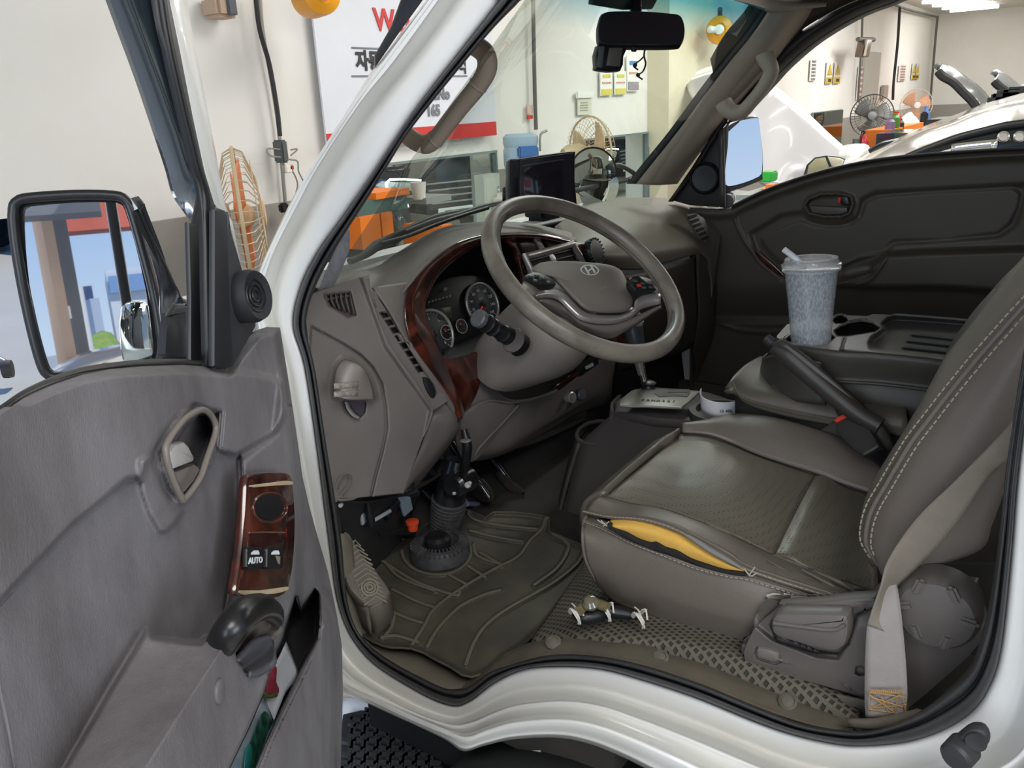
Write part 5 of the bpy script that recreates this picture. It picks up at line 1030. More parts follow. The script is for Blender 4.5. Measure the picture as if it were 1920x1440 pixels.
def left_h(X, Y):
    h = .010 * (1 - inside(cover, X, Y, 2.5)) 
    h = h - .006 * groove(cover[1:11], X, Y, 2.2)
    h = h + .008 * sm((770 - Y) / 200) + .012 * inside(T('5', [(300, 360), (420, 700), (640, 1010), (560, 1440), (900, 1440), (900, 300)]), X, Y, 5)
    h = h - .02 * inside(lens_v, X, Y, 3)
    h = h + .012 * inside(cup5, X, Y, 10)
    h = h - .014 * inside(T('5', [(225, 965), (275, 962), (325, 965), (318, 1020), (295, 1045), (262, 1030), (240, 1000)]), X, Y, 5)
    return h
relief('end_panel', Lc, Rc, 150, 130, PL((-.93, .08, 1.15), (1, -.18, .1)), left_h, PLASTIC, dash, .004)
LP_ = PL((-.93, .08, 1.15), (1, -.18, .1))
# demister slats
for i in range(6):
    u = 142 + i * 24; 
    surf('vent_slat', [LP_.poly('5', [(u - 8, 446 - i * 2), (u - 3, 480), (u + 12, 500 + i * 9)], .012), LP_.poly('5', [(u + 2, 446 - i * 2), (u + 8, 478), (u + 25, 502 + i * 10)], -.006)], PLASTIC_D, dash, 3, 1, .002)
# ashtray-like knob on the cover
kn = surf('cover_knob', [LP_.poly('5', [(172, 935), (168, 880), (182, 805), (215, 765), (255, 768)], .022), LP_.poly('5', [(205, 950), (215, 880), (240, 820), (262, 785), (285, 785)], .046), LP_.poly('5', [(270, 960), (290, 900), (305, 850), (315, 825), (318, 812)], .046), LP_.poly('5', [(372, 955), (368, 925), (355, 880), (342, 850), (330, 825)], .024)], mat('knob_grey', '#8d857f', .5, bump=.15, bscale=600), dash, 5, 5, .006)
for v in (880, 920):
    pts_ = LP_.poly('5', [(172, v), (230, v - 4), (292, v - 12)], .05)
    surf('embossed_label', [pts_, LP_.poly('5', [(172, v + 26), (230, v + 24), (292, v + 18)], .05)], mat('knob_label', '#a0978f', .6, dirt='#7c746e', dscale=160, damt=.9, sharp=.06), kn, 2, 1, .001)
slab('finger_dip', LP_.poly('5', [(228, 968), (275, 962), (322, 966), (318, 1018), (296, 1044), (266, 1032), (242, 1005)], .0), (-.003, 0, 0), mat('dip_grey', '#4d4b52', .35, coat=.4), dash, .001, 2)
surf('dip_lip', [LP_.poly('5', [(228, 968), (242, 1008), (268, 1038), (296, 1046)], .016), LP_.poly('5', [(248, 968), (262, 1000), (282, 1024), (300, 1036)], .004)], mat('dip_lip_m', '#8f8986', .3, coat=.4), dash, 4, 1, .002)
tube('key_outline', LP_.poly('5', [(190, 1395), (205, 1350), (235, 1325), (258, 1335), (255, 1370), (235, 1400), (215, 1425)], .012), .0012, PLASTIC_D, dash, 6, 4)
# --- vent strip
VL = Rc[1:9] + [(845, 802)]; VL = [(690, 545), (702, 586), (716, 616), (733, 649), (753, 680), (777, 712), (797, 745), (812, 770)]
VR = [(706, 547), (728, 578), (746, 609), (764, 640), (783, 668), (801, 692), (824, 724), (840, 752)]
VP = PL(LP_.at(765, 655, .016), (1, -.24, .1))
slots = []
for i in range(8):
    u = 395 + i * 24.3; v = 530 + i * 37.5
    slots.append(T('5', [(u, v + 6), (u + 28, v), (u + 45, v + 26), (u + 17, v + 34)]))
def strip_h(X, Y):
    h = np.zeros_like(X)
    for s_ in slots: h = h - .012 * inside(s_, X, Y, 1.6)
    h = h - .004 * inside(T('5', [(605, 850), (640, 860), (675, 930), (660, 950), (635, 930), (610, 880)]), X, Y, 2)
    return h
relief('vent_strip', VL, VR, 260, 60, VP, strip_h, PLASTIC, dash, .003)
for s_ in slots: slab('vent_slot', [VP.at(a, b, -.0105) for a, b in s_], (-.002, 0, 0), mat('vent_void', '#16110e', .8), dash)
vk = slab('vent_knob', VP.poly('5', [(488, 640), (512, 632), (535, 672), (510, 682)], .004), (-.008, 0, 0), PLASTIC, dash, .002)
dial = slab('dimmer_switch', VP.poly('5', [(610, 852), (640, 862), (668, 915), (664, 945), (648, 950), (622, 905)], .003), (-.006, 0, 0), BLACK, dash, .0015, 2)
# lower fold below the strip: slanting edge face
surf('lower_corner', [[P(a, b, x=-.90) for a, b in [(800, 757), (812, 775), (806, 790)]] + [P(790, 840, x=-.91), P(770, 885, x=-.92), P(755, 928, x=-.93)], [P(826, 748, x=-.885), P(850, 772, x=-.885), P(857, 795, x=-.89), P(852, 812, x=-.90), P(815, 860, x=-.92), P(775, 905, x=-.94)], [P(850, 775, x=-.93), P(868, 790, x=-.95), P(866, 810, x=-.96), P(855, 822, x=-.97), P(820, 865, x=-.98), P(780, 915, x=-.99)]], PLASTIC, dash, 5, 5, .004)
# --- hood over the instruments: from the glass down to the wood surround
sil = [P(600, 546, x=-.97), P(650, 512, x=-1.06), P(700, 503, x=-1.10), P(735, 480, x=-1.12), P(765, 461, x=-1.13), P(795, 442, x=-1.135), P(828, 427, x=-1.14), P(865, 420, x=-1.14), P(905, 417, x=-1.14), P(950, 417, x=-1.14), P(990, 420, x=-1.13), P(1030, 428, x=-1.12), P(1080, 440, x=-1.1)]
r1 = [P(604, 560, x=-.95), P(655, 545, x=-1.0), P(700, 535, x=-1.03), P(735, 510, x=-1.05), P(762, 490, x=-1.06), P(795, 465, x=-1.07), P(830, 445, x=-1.07), P(868, 432, x=-1.07), P(905, 426, x=-1.07), P(950, 424, x=-1.07), P(992, 427, x=-1.07), P(1032, 434, x=-1.06), P(1080, 446, x=-1.05)]
r2 = [P(650, 552, x=-.94), P(685, 553, x=-.935), P(708, 560, x=-.935), P(733, 543, x=-.945), P(758, 518, x=-.955), P(790, 487, x=-.965), P(828, 459, x=-.97), P(868, 443, x=-.975), P(908, 433, x=-.98), P(950, 430, x=-.98), P(995, 432, x=-.98), P(1035, 438, x=-.98), P(1080, 449, x=-.98)]
r3 = [P(703, 562, x=-.918), P(708, 575, x=-.918), P(728, 585, x=-.915), P(748, 560, x=-.92), P(768, 532, x=-.925), P(798, 497, x=-.935), P(834, 467, x=-.94), P(872, 449, x=-.95), P(910, 439, x=-.955), P(950, 435, x=-.955), P(996, 436, x=-.955), P(1036, 442, x=-.955), P(1080, 452, x=-.955)]
surf('instrument_hood', [[v + Vector((-.05, 0, -.05)) for v in sil], sil, r1, r2, r3], PLASTIC, dash, 5, 6, .004)
# brown strip between the vents and the wood, running down
sap = [(700, 538), (710, 553), (728, 578), (746, 609), (764, 640), (783, 668), (801, 692), (824, 724), (846, 758)]
scp = [(772, 528), (762, 560), (759, 603), (769, 640), (784, 672), (803, 703), (826, 738), (843, 762), (860, 790)]
sxs = (-.925, -.915, -.905, -.898, -.892, -.887, -.884, -.882, -.882)
sA, sB, sC = [[P(a[0] * (1 - t) + b[0] * t, a[1] * (1 - t) + b[1] * t, x=x - d) for a, b, x in zip(sap, scp, sxs)] for t, d in ((0, .002), (.5, 0), (1, .008))]
surf('surround_strip', [sA, sB, sC], PLASTIC, dash, 5, 4, .004)
# --- wood surround
wo_ = [(862, 786), (845, 765), (826, 741), (800, 702), (783, 672), (768, 645), (757, 605), (757, 565), (764, 542), (783, 511), (810, 484), (853, 457), (899, 443), (945, 438), (1000, 439), (1030, 443), (1076, 453)]
wi_ = [(866, 776), (858, 745), (842, 710), (826, 668), (812, 632), (800, 605), (794, 585), (795, 565), (803, 546), (816, 520), (838, 496), (868, 474), (903, 457), (944, 447), (985, 445), (1030, 450), (1072, 462)]
xo = [-.892, -.892, -.896, -.902, -.906, -.91, -.916, -.925, -.93, -.938, -.945, -.95, -.955, -.955, -.955, -.955, -.955]
WO = [P(a, b, x=x) for (a, b), x in zip(wo_, xo)]; WI = [P(a, b, x=x - .02) for (a, b), x in zip(wi_, xo)]; WM = [P((a[0] + b[0]) / 2, (a[1] + b[1]) / 2, x=x + .002) for a, b, x in zip(wo_, wi_, xo)]
wd_ = surf('wood_surround', [WO, WM, WI, [v + Vector((-.05, .006, 0)) for v in WI]], WOOD, dash, 5, 5, .004, label='glossy red-brown wood grain instrument surround')
surf('surround_highlight', [[v + Vector((.003, 0, 0)) for v in WI], [v * .82 + w * .18 + Vector((.002, 0, 0)) for v, w in zip(WI, WO)]], mat('lip_highlight', '#b79f92', .15, coat=1, dirt='#5a2e24', dscale=18, damt=.9), wd_, 5, 1, .0015)  # pinkish gloss highlight of the wood put into the strip's colour
# wood apron under the cluster
slab('wood_apron', [P(a, b, x=-.915) for a, b in T('5', [(648, 640), (700, 740), (760, 760), (830, 745), (872, 728), (880, 780), (888, 860), (862, 950), (800, 1040), (768, 1050), (762, 960), (720, 840), (670, 720)])], (-.01, 0, 0), WOOD, wd_, .003, 2)
# --- cluster
CX = -1.005; cn = nz((1, -.12, .35)); CP = PL(P(870, 590, x=CX), cn)
CLU = mat('cluster_black', '#17181a', .35); CLG = mat('cluster_grey', '#33363a', .4)
slab('cluster_recess', [P(a, b, x=-1.06) for a, b in [(760, 620), (775, 520), (830, 470), (900, 440), (1000, 435), (1080, 445), (1090, 520), (1000, 600), (930, 660), (830, 680)]], (-.02, 0, 0), mat('recess_black', '#0f0e0e', .7), dash)
clu = slab('instrument_cluster', CP.poly('5', [(560, 560), (600, 470), (660, 400), (740, 360), (850, 350), (960, 380), (1040, 450), (1060, 560), (1000, 600), (900, 640), (800, 680), (720, 720), (680, 720), (620, 640)], -.006), (-.01, 0, 0), CLU, dash, .003, 2, label='dark instrument cluster with round dials')
surf('cluster_shelf', [CP.poly('5', [(700, 712), (790, 680), (900, 632), (1000, 585)], .0), CP.poly('5', [(720, 770), (800, 745), (870, 725), (960, 680)], .06)], mat('shelf_grey', '#4f5351', .4), dash, 4, 2, .004)
gr, gu = nz(np.cross([0, 0, 1.], cn)), None; gu = np.cross(cn, gr)
PRT = mat('gauge_print', '#c8ccc8', .5); NEED = mat('gauge_red', '#d0362c', .5, emit='#ff3020', estr=.25)
def gauge(k, u, v, R, nums, ring=True, a0=225, a1=-45, need=None, hh=.0):
    c = np.array(CP.poly(k, [(u, v)], hh)[0])
    g = lathe('dial', c, cn, [(R, -.004), (R, .0), (R * .96, .001), (.001, .001)], CLG if R > .02 else CLU, clu, 40)
    if ring: tube('dial_ring', [c + cn * .002 + R * (gr * math.cos(t) + gu * math.sin(t)) for t in np.linspace(0, 2 * math.pi, 49)[:-1]], R * .07, SILVER, g, 8, 0, closed=True)
    mb = MB(); N = len(nums); 
    for i in range((N - 1) * 4 + 1):
        t = math.radians(a0 + (a1 - a0) * i / ((N - 1) * 4)); d = gr * math.cos(t) + gu * math.sin(t); L = .1 if i % 4 == 0 else .05
        mb.box(c + d * R * (.9 - L / 2) + cn * .0015, R * L, R * .02, .0004, ax=(d, np.cross(cn, d), cn))
    mb.build('tick_marks', PRT, g)
    for i, s in enumerate(nums):
        if not s: continue
        t = math.radians(a0 + (a1 - a0) * i / (N - 1)); d = gr * math.cos(t) + gu * math.sin(t)
        text('lettering', s, PRT, c + d * R * .66 + cn * .0014, gr, gu, R * .2, .0002, g)
    if need is not None:
        t = math.radians(need); d = gr * math.cos(t) + gu * math.sin(t)
        mb = MB(); mb.box(c + d * R * .25 + cn * .004, R * .6, R * .05, .001, ax=(d, np.cross(cn, d), cn)); mb.build('needle', NEED, g)
        lathe('needle_hub', c + cn * .003, cn, [(R * .13, 0), (R * .13, .003), (R * .08, .004)], BLACK, g, 16)
    return g
g = gauge('5', 892, 495, .043, ['0', '20', '40', '60', '80', '100', '120', '140', '160'], need=222)
c = np.array(CP.poly('5', [(892, 495)])[0]); text('lettering', 'km/h', PRT, c + gu * .012 + cn * .002, gr, gu, .006, .0002, g)
gauge('5', 655, 640, .046, ['0', '1', '2', '3', '4', '5', '6'], need=225)
gauge('5', 716, 632, .014, ['C', '', 'H'], ring=True, a0=180, a1=20, need=120)
gauge('5', 790, 602, .014, ['E', '', 'F'], ring=True, a0=180, a1=20, need=120)
lcd = slab('odometer_display', CP.poly('5', [(672, 515), (740, 505), (748, 560), (682, 572)], .002), (-.002, 0, 0), mat('lcd_green', '#3b3d33', .3), clu, .0005)
for i in range(7): slab('warning_mark', CP.poly('5', [(630 + i * 17, 490 - i * 5), (640 + i * 17, 488 - i * 5), (641 + i * 17, 478 - i * 5), (631 + i * 17, 480 - i * 5)], .0005), (-.0006, 0, 0), mat('mark_grey', '#6f726f', .5), clu)
slab('warning_mark', CP.poly('5', [(706, 428), (722, 426), (724, 412), (708, 414)], .0005), (-.0006, 0, 0), mat('mark_grey', '#6f726f', .5), clu)
# --- centre stack
CSP = PL(P(1080, 480, x=-.95), nz((1, 0, .3)))
slab('stack_panel', CSP.poly('5', [(1000, 175), (1100, 165), (1250, 170), (1360, 195), (1480, 215), (1555, 290), (1600, 420), (1600, 700), (1100, 700), (1110, 420), (1060, 230)], -.006), (-.012, 0, 0), WOOD, dash, .003, label='dark wood grain panel around the centre vents')
slab('stack_slot', CSP.poly('5', [(1075, 195), (1170, 180), (1200, 215), (1100, 250)], .0), (-.005, 0, 0), mat('slot_dark', '#2c1512', .3), dash, .001)
slab('stack_slot', CSP.poly('5', [(1190, 178), (1290, 180), (1315, 205), (1215, 215)], .0), (-.005, 0, 0), mat('slot_dark', '#2c1512', .3), dash, .001)
slab('slot_divider', CSP.poly('5', [(1150, 172), (1172, 172), (1200, 222), (1175, 226)], .004), (-.008, 0, 0), SILVER, dash, .001)
vb = tube('vent_bezel', CSP.poly('5', [(1105, 262), (1200, 238), (1330, 200), (1365, 262), (1390, 310), (1300, 340), (1180, 372), (1130, 340)], .006), .0085, SILVER, dash, 10, 1, closed=True, label='satin silver frame of the centre air vents')
slab('vent_back', CSP.poly('5', [(1100, 270), (1330, 205), (1385, 315), (1140, 365)], .001), (-.004, 0, 0), mat('vent_void', '#16110e', .8), dash)
for (u0, v0, u1, v1, du, dv) in ((1105, 285, 1220, 252, 14, 27), (1240, 246, 1340, 220, 14, 27)):
    for i in range(4):
        a = CSP.poly('5', [(u0 + du * i, v0 + dv * i), (u1 + du * i, v1 + dv * i), (u1 + du * i + 3, v1 + dv * i + 9), (u0 + du * i + 3, v0 + dv * i + 9)], .005)
        slab('vent_louvre', a, (-.004, 0, -.001), BLACK, dash, .0008)
slab('vent_divider', CSP.poly('5', [(1212, 245), (1236, 240), (1285, 330), (1260, 338)], .004), (-.012, 0, 0), SILVER, dash, .001)
kb = np.array(CSP.poly('5', [(1430, 240)], .0)[0]); kn_ = lathe('control_knob', kb, (1, 0, .3), [(.030, -.004), (.031, .006), (.027, .012), (.018, .014), (.002, .014)], BLACK, dash, 32, label='round black control knobs beside the vents')
for i in range(20):
    a = i / 20 * 2 * math.pi; n_ = nz((1, 0, .3)); u_ = nz(np.cross(n_, [0, 1, 0])); w_ = np.cross(n_, u_); d = u_ * math.cos(a) + w_ * math.sin(a)
MBk = MB()
for i in range(20):
    a = i / 20 * 2 * math.pi; d = u_ * math.cos(a) + w_ * math.sin(a); MBk.box(kb + n_ * .008 + d * .029, .004, .003, .012, ax=(d, np.cross(n_, d), n_))
MBk.build('knob_ribs', mat('rib_grey', '#3e4348', .4), kn_)
slab('audio_unit', CSP.poly('5', [(1120, 400), (1560, 330), (1590, 620), (1180, 700)], .002), (-.02, 0, 0), BLACK, dash, .003)
slab('hazard_switch', CSP.poly('5', [(1640, 395), (1672, 398), (1670, 412), (1645, 410)], .006), (-.004, 0, 0), RED, dash, .001)
# --- passenger side of the dash
PR = []
def rowp(pts): return [P(a, b, x=x) for a, b, x in pts]
PR.append(rowp([(1040, 425, -1.17), (1087, 392, -1.17), (1127, 378, -1.17), (1187, 371, -1.16), (1240, 371, -1.10), (1290, 378, -1.02), (1335, 392, -.96), (1365, 408, -.90)]))
PR.append(rowp([(1050, 440, -1.12), (1095, 415, -1.1), (1145, 395, -1.1), (1200, 388, -1.08), (1250, 388, -1.02), (1298, 398, -.95), (1335, 420, -.90), (1352, 450, -.87)]))
PR.append(rowp([(1075, 455, -1.02), (1120, 440, -1.0), (1175, 425, -.98), (1225, 420, -.96), (1270, 424, -.93), (1310, 436, -.90), (1338, 465, -.87), (1344, 500, -.86)]))
PR.append(rowp([(1085, 475, -.97), (1135, 475, -.94), (1185, 470, -.92), (1232, 465, -.90), (1275, 460, -.885), (1312, 462, -.87), (1336, 490, -.86), (1340, 530, -.86)]))
PR.append(rowp([(1100, 500, -.98), (1150, 505, -.94), (1198, 506, -.91), (1240, 496, -.895), (1280, 484, -.88), (1314, 480, -.87), (1333, 520, -.86), (1335, 560, -.86)]))
surf('dash_pad', PR, mat('dash_pad_taupe', '#6a6358', .5, dirt='#756e62', dscale=5, damt=.4, bump=.1, bscale=700), dash, 5, 6, .004, label='dark padded passenger side of the dashboard')
GB = []
GB.append(rowp([(1110, 520, -.96), (1150, 516, -.945), (1198, 512, -.915), (1240, 501, -.90), (1280, 489, -.885), (1304, 483, -.88)]))
GB.append(rowp([(1130, 580, -.96), (1165, 570, -.94), (1208, 562, -.91), (1248, 550, -.895), (1284, 540, -.885), (1306, 534, -.88)]))
GB.append(rowp([(1150, 640, -.97), (1180, 630, -.95), (1220, 620, -.92), (1256, 610, -.90), (1288, 600, -.89), (1308, 590, -.885)]))
GB.append(rowp([(1160, 700, -1.0), (1190, 690, -.98), (1228, 680, -.95), (1262, 668, -.93), (1290, 655, -.92), (1306, 640, -.91)]))
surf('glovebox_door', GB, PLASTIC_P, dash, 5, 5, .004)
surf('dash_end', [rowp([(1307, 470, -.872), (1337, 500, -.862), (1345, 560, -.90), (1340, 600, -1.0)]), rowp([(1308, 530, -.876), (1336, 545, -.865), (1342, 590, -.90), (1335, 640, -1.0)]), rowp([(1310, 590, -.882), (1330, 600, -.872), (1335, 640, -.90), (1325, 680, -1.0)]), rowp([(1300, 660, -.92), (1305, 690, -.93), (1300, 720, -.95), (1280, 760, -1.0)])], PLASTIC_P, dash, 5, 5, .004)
PV = PL(P(1308, 425, x=-.885), nz((1, -.3, .5)))
slab('side_vent', PV.poly('d', [(135, 458), (185, 450), (225, 475), (250, 530), (255, 590), (250, 620), (205, 585), (170, 520)], .010), (-.01, 0, 0), PLASTIC_D, dash, .002)
for i in range(6):
    u = 145 + i * 14; v = 470 + i * 23; sl = PV.poly('d', [(u, v), (u + 42 - i * 2, v - 14), (u + 46 - i * 2, v - 3), (u + 5, v + 12)], .0135); slab('vent_slot', sl, (-.004, 0, 0), mat('vent_void', '#16110e', .8), dash)
# stack front below the vents down to the floor: dark
surf('centre_lower', [rowp([(1080, 560, -.98), (1180, 560, -.98), (1260, 560, -.98)]), rowp([(1090, 680, -.99), (1180, 680, -.99), (1280, 680, -.99)]), rowp([(1100, 800, -1.05), (1200, 800, -1.05), (1290, 800, -1.05)]), rowp([(1040, 960, -1.15), (1150, 960, -1.15), (1290, 900, -1.15)])], DARK, dash, 4, 4, .004)
# --- knee panel below the column
K = []
K.append(rowp([(905, 700, -.925), (935, 735, -.915), (968, 752, -.905), (1030, 738, -.90), (1080, 706, -.91), (1130, 672, -.93), (1155, 676, -.94)]))
K.append(rowp([(880, 770, -.93), (915, 760, -.92), (975, 768, -.915), (1035, 755, -.915), (1090, 735, -.925), (1125, 715, -.935), (1150, 705, -.945)]))
K.append(rowp([(868, 800, -.93), (905, 805, -.92), (960, 808, -.92), (1015, 795, -.925), (1065, 770, -.935), (1110, 745, -.945), (1148, 725, -.95)]))
K.append(rowp([(870, 845, -.94), (900, 850, -.93), (945, 842, -.93), (990, 820, -.94), (1035, 795, -.955), (1085, 765, -.965), (1146, 742, -.97)]))
K.append(rowp([(880, 862, -.97), (900, 864, -.96), (945, 852, -.96), (990, 830, -.97), (1035, 805, -.985), (1085, 775, -.995), (1140, 760, -1.0)]))
surf('knee_panel', K, PLASTIC, dash, 5, 5, .004)
tube('panel_crease', rowp([(868, 778, -.918), (912, 752, -.905), (950, 756, -.902), (972, 760, -.9), (900, 838, -.92), (890, 862, -.93)]), .002, PLASTIC, dash, 6, 3)
slab('knee_flap', rowp([(862, 796, -.915), (912, 752, -.905), (970, 760, -.903), (935, 810, -.912), (898, 860, -.928), (872, 862, -.935)]), (-.012, 0, 0), PLASTIC, dash, .004, 3)
slab('wood_inlay', rowp([(1040, 727, -.898), (1085, 695, -.905), (1086, 705, -.905), (1050, 732, -.9)]), (-.01, 0, 0), WOOD, dash, .002)
slab('switch_block', rowp([(1078, 690, -.905), (1118, 662, -.92), (1124, 682, -.92), (1090, 706, -.908)]), (-.01, 0, 0), BLACK, dash, .002)
slab('switch_mark', rowp([(1098, 688, -.904), (1112, 680, -.909), (1114, 686, -.909), (1100, 693, -.904)]), (-.003, 0, 0), mat('mark_pale', '#b9bdba', .4), dash, .0005)
q = P(1071, 745, x=-.905); lathe('lighter_socket', q, (1, -.2, .25), [(.012, -.01), (.0125, .004), (.0095, .005), (.008, -.01)], SILVER, dash, 24)
q = P(1089, 740, x=-.91); lathe('round_plug', q, (1, -.2, .25), [(.013, -.01), (.0135, .004), (.011, .007), (.002, .008)], mat('plug_grey', '#4c4e55', .4), dash, 24)
surf('under_dash', [rowp([(622, 936, -.94), (700, 938, -.95), (780, 915, -1.0), (880, 860, -1.05), (1000, 830, -1.05), (1140, 765, -1.05)]), rowp([(640, 930, -1.2), (700, 930, -1.2), (780, 900, -1.2), (880, 850, -1.2), (1000, 810, -1.2), (1140, 750, -1.2)])], DARK, dash, 4, 2, .004)
# ================================================================ STEERING COLUMN and WHEEL
WC = np.array([-.7183, .4723, 1.340]); WNv = nz((math.cos(math.radians(-6.91)) * math.cos(math.radians(51.66)), math.sin(math.radians(-6.91)) * math.cos(math.radians(51.66)), math.sin(math.radians(51.66))))
Wr = nz(np.cross([0, 0, 1.], WNv)); Wu = np.cross(WNv, Wr)      # towards the passenger side, towards the top of the wheel
if Wr[1] < 0: Wr = -Wr; Wu = np.cross(WNv, Wr)
if Wu[2] < 0: Wu = -Wu
def wp(a, b, c=0.0): return Vector(WC + Wr * a + Wu * b + WNv * c)
colm = thing('steering_column', 'grey-brown steering column cover with a black stalk on its left', 'steering column', Vector(WC - WNv * .2))
rows = []
for d, rx, ru, ou, orr in ((-.075, .055, .055, .0, 0), (-.09, .075, .068, .0, 0), (-.13, .084, .078, .0, 0), (-.18, .09, .082, .006, 0), (-.23, .092, .072, .02, 0), (-.27, .09, .06, .03, 0)):
    rows.append([wp(orr + rx * math.copysign(abs(math.cos(t)) ** .8, math.cos(t)), ou + ru * math.copysign(abs(math.sin(t)) ** .8, math.sin(t)), d) for t in np.linspace(0, 2 * math.pi, 33)[:-1]])
loft('column_shroud', rows, mat('shroud_plastic', '#968e86', .5, dirt='#8b837b', dscale=4, damt=.4, bump=.1, bscale=700), colm, 4)
lathe('column_collar', wp(0, 0, -.105), WNv, [(.062, -.01), (.064, .0), (.05, .02), (.03, .03)], BLACK, colm, 32)
st0 = P(1.0 * 966, 640, y=.36); st1 = P(897, 597, y=.27)
stk = tube('indicator_stalk', [P(975, 648, y=.385), P(955, 632, y=.36), P(932, 618, y=.33), P(910, 604, y=.295), P(898, 597, y=.275)], [.021, .0165, .0135, .0135, .0145], BLACK, colm, 18, 5, label='black indicator stalk with a ribbed end')
dv = (st1 - st0).normalized()
for t_, r_ in ((.05, .0215), (.35, .0145), (.62, .0145), (.78, .0155)): lathe('stalk_ring', st0.lerp(st1, t_), dv, [(r_ - .001, -.003), (r_ + .0008, 0), (r_ - .001, .003)], BLACK if t_ > .1 else PLASTIC, stk, 24)
lathe('stalk_end', st1, dv, [(.0150, -.006), (.0150, .002), (.012, .004), (.006, .003)], mat('stalk_grey', '#55585a', .35), stk, 24)
# ---- wheel
sw_ = thing('steering_wheel', 'worn taupe leather steering wheel with a silver-trimmed hub and emblem', 'steering wheel', Vector(WC))
RIM = mat('worn_leather_rim', '#6c645b', .33, dirt='#a8a294', dscale=16, damt=.35, bump=.12, bscale=600, sharp=.1)
tube('rim', [wp(.181 * math.cos(t), .181 * math.sin(t), 0) for t in np.linspace(0, 2 * math.pi, 73)[:-1]], .0148, RIM, sw_, 20, 1, closed=True, up=WNv, flat=1.1)
tube('rim_seam', [wp(.1675 * math.cos(t), .1675 * math.sin(t), -.003) for t in np.linspace(0, 2 * math.pi, 73)[:-1]], .0012, mat('seam_dark', '#3d3833', .8), sw_, 6, 1, closed=True)
DRK = mat('worn_black_patch', '#34322f', .6, dirt='#5d574f', dscale=60, damt=.9)
tube('rim_patch', [wp(.1755 * math.cos(t), .1755 * math.sin(t), .0045) for t in np.radians(np.linspace(95, 175, 20))], [.002, .0095, .0108, .0108, .0095, .002], DRK, sw_, 10, 1)
tube('rim_patch', [wp(.1755 * math.cos(t), .1755 * math.sin(t), .0045) for t in np.radians(np.linspace(255, 330, 20))], [.002, .008, .0095, .0095, .008, .002], DRK, sw_, 10, 1)
# airbag hub, sunk below the plane of the rim
HUBM = mat('hub_plastic', '#77706a', .5, bump=.1, bscale=700)
HP = PL(WC, WNv)
def dome(name, o, h0, h1, m, parent, rings=10, **k):
    o = cr([(a, b, 0) for a, b in T('g', o)], 5, True)[:, :2]; c = o.mean(0); rows = [[HP.at(q[0], q[1], h0 - .02) for q in o]]
    for i in range(rings + 1):
        t = i / rings; s = max(math.cos(t * math.pi / 2) ** .5 if t < 1 else 0, .001)
        rows.append([HP.at(*(c + (q - c) * s), h0 + (h1 - h0) * math.sin(t * math.pi / 2)) for q in o])
    return loft(name, rows, m, parent, 1, **k)
hb_ = dome('airbag_cover', [(352, 385), (385, 348), (440, 334), (560, 331), (680, 338), (790, 352), (855, 380), (885, 430), (915, 500), (925, 555), (912, 600), (865, 622), (780, 627), (700, 620), (645, 600), (590, 550), (530, 490), (470, 435), (400, 402)], -.040, -.026, HUBM, sw_, label='grey-brown airbag cover with chrome emblem')
def strip(name, A, B, ha, hb, m, mid=.5, up=.006, th=.004):
    A, B = T('g', A), T('g', B); Cm = [(a[0] * (1 - mid) + b[0] * mid, a[1] * (1 - mid) + b[1] * mid) for a, b in zip(A, B)]
    L_ = lambda P_, h: [HP.at(x, y, hh) for (x, y), hh in zip(P_, h)]
    return surf(name, [L_(A, ha), L_(Cm, [(x + y) / 2 + up for x, y in zip(ha, hb)]), L_(B, hb)], m, sw_, 4, 4, th)
HS = [-.020, -.030, -.036, -.040, -.042, -.042, -.042, -.042, -.040, -.036, -.028, -.020]
strip('silver_trim', [(385, 505), (450, 488), (530, 500), (585, 548), (638, 602), (700, 628), (790, 635), (870, 630), (925, 600), (940, 555), (1000, 512), (1085, 512)], [(385, 545), (450, 540), (505, 555), (560, 610), (620, 662), (700, 686), (800, 690), (880, 672), (940, 640), (980, 605), (1040, 585), (1085, 575)], HS, [h - .004 for h in HS], SILVER)
strip('lower_bridge', [(400, 545), (505, 558), (620, 665), (800, 692), (940, 642), (1085, 578)], [(420, 580), (540, 650), (640, 720), (780, 775), (870, 740), (1090, 600)], [-.03, -.045, -.048, -.048, -.044, -.024], [-.045, -.07, -.075, -.075, -.06, -.034], HUBM)
strip('spoke', [(290, 470), (330, 420), (400, 395)], [(350, 540), (395, 520), (480, 490)], [-.012, -.02, -.034], [-.014, -.024, -.040], HUBM)
strip('spoke', [(905, 425), (985, 420), (1060, 450)], [(935, 515), (1010, 512), (1090, 512)], [-.036, -.026, -.014], [-.038, -.028, -.016], HUBM)
for o, bs_ in (([(312, 412), (370, 393), (425, 404), (490, 448), (478, 464), (400, 462), (340, 442)], ((350, 415), (385, 410), (420, 425), (375, 440), (450, 448))), ([(908, 432), (958, 412), (1008, 455), (1056, 462), (1066, 490), (945, 490)], ((940, 440), (985, 455), (1030, 475), (990, 478)))):
    pad = slab('spoke_buttons', HP.poly('g', o, -.010 if o[0][0] < 400 else -.014), -WNv * .014, BLACK, sw_, .002, 2, label='black button pad on the wheel spoke')
    for u, v in bs_: slab('button', HP.poly('g', [(u - 13, v - 7), (u + 10, v - 5), (u + 14, v + 7), (u - 9, v + 5)], -.008 if o[0][0] < 400 else -.012), -WNv * .003, mat('button_grey', '#4a5456', .3), pad, .0008)
slab('red_button', HP.poly('g', [(950, 460), (972, 460), (976, 474), (953, 474)], -.0105), -WNv * .002, RED, sw_, .0005)
CHR2 = mat('emblem_silver', '#dfe3d8', .35, .25)
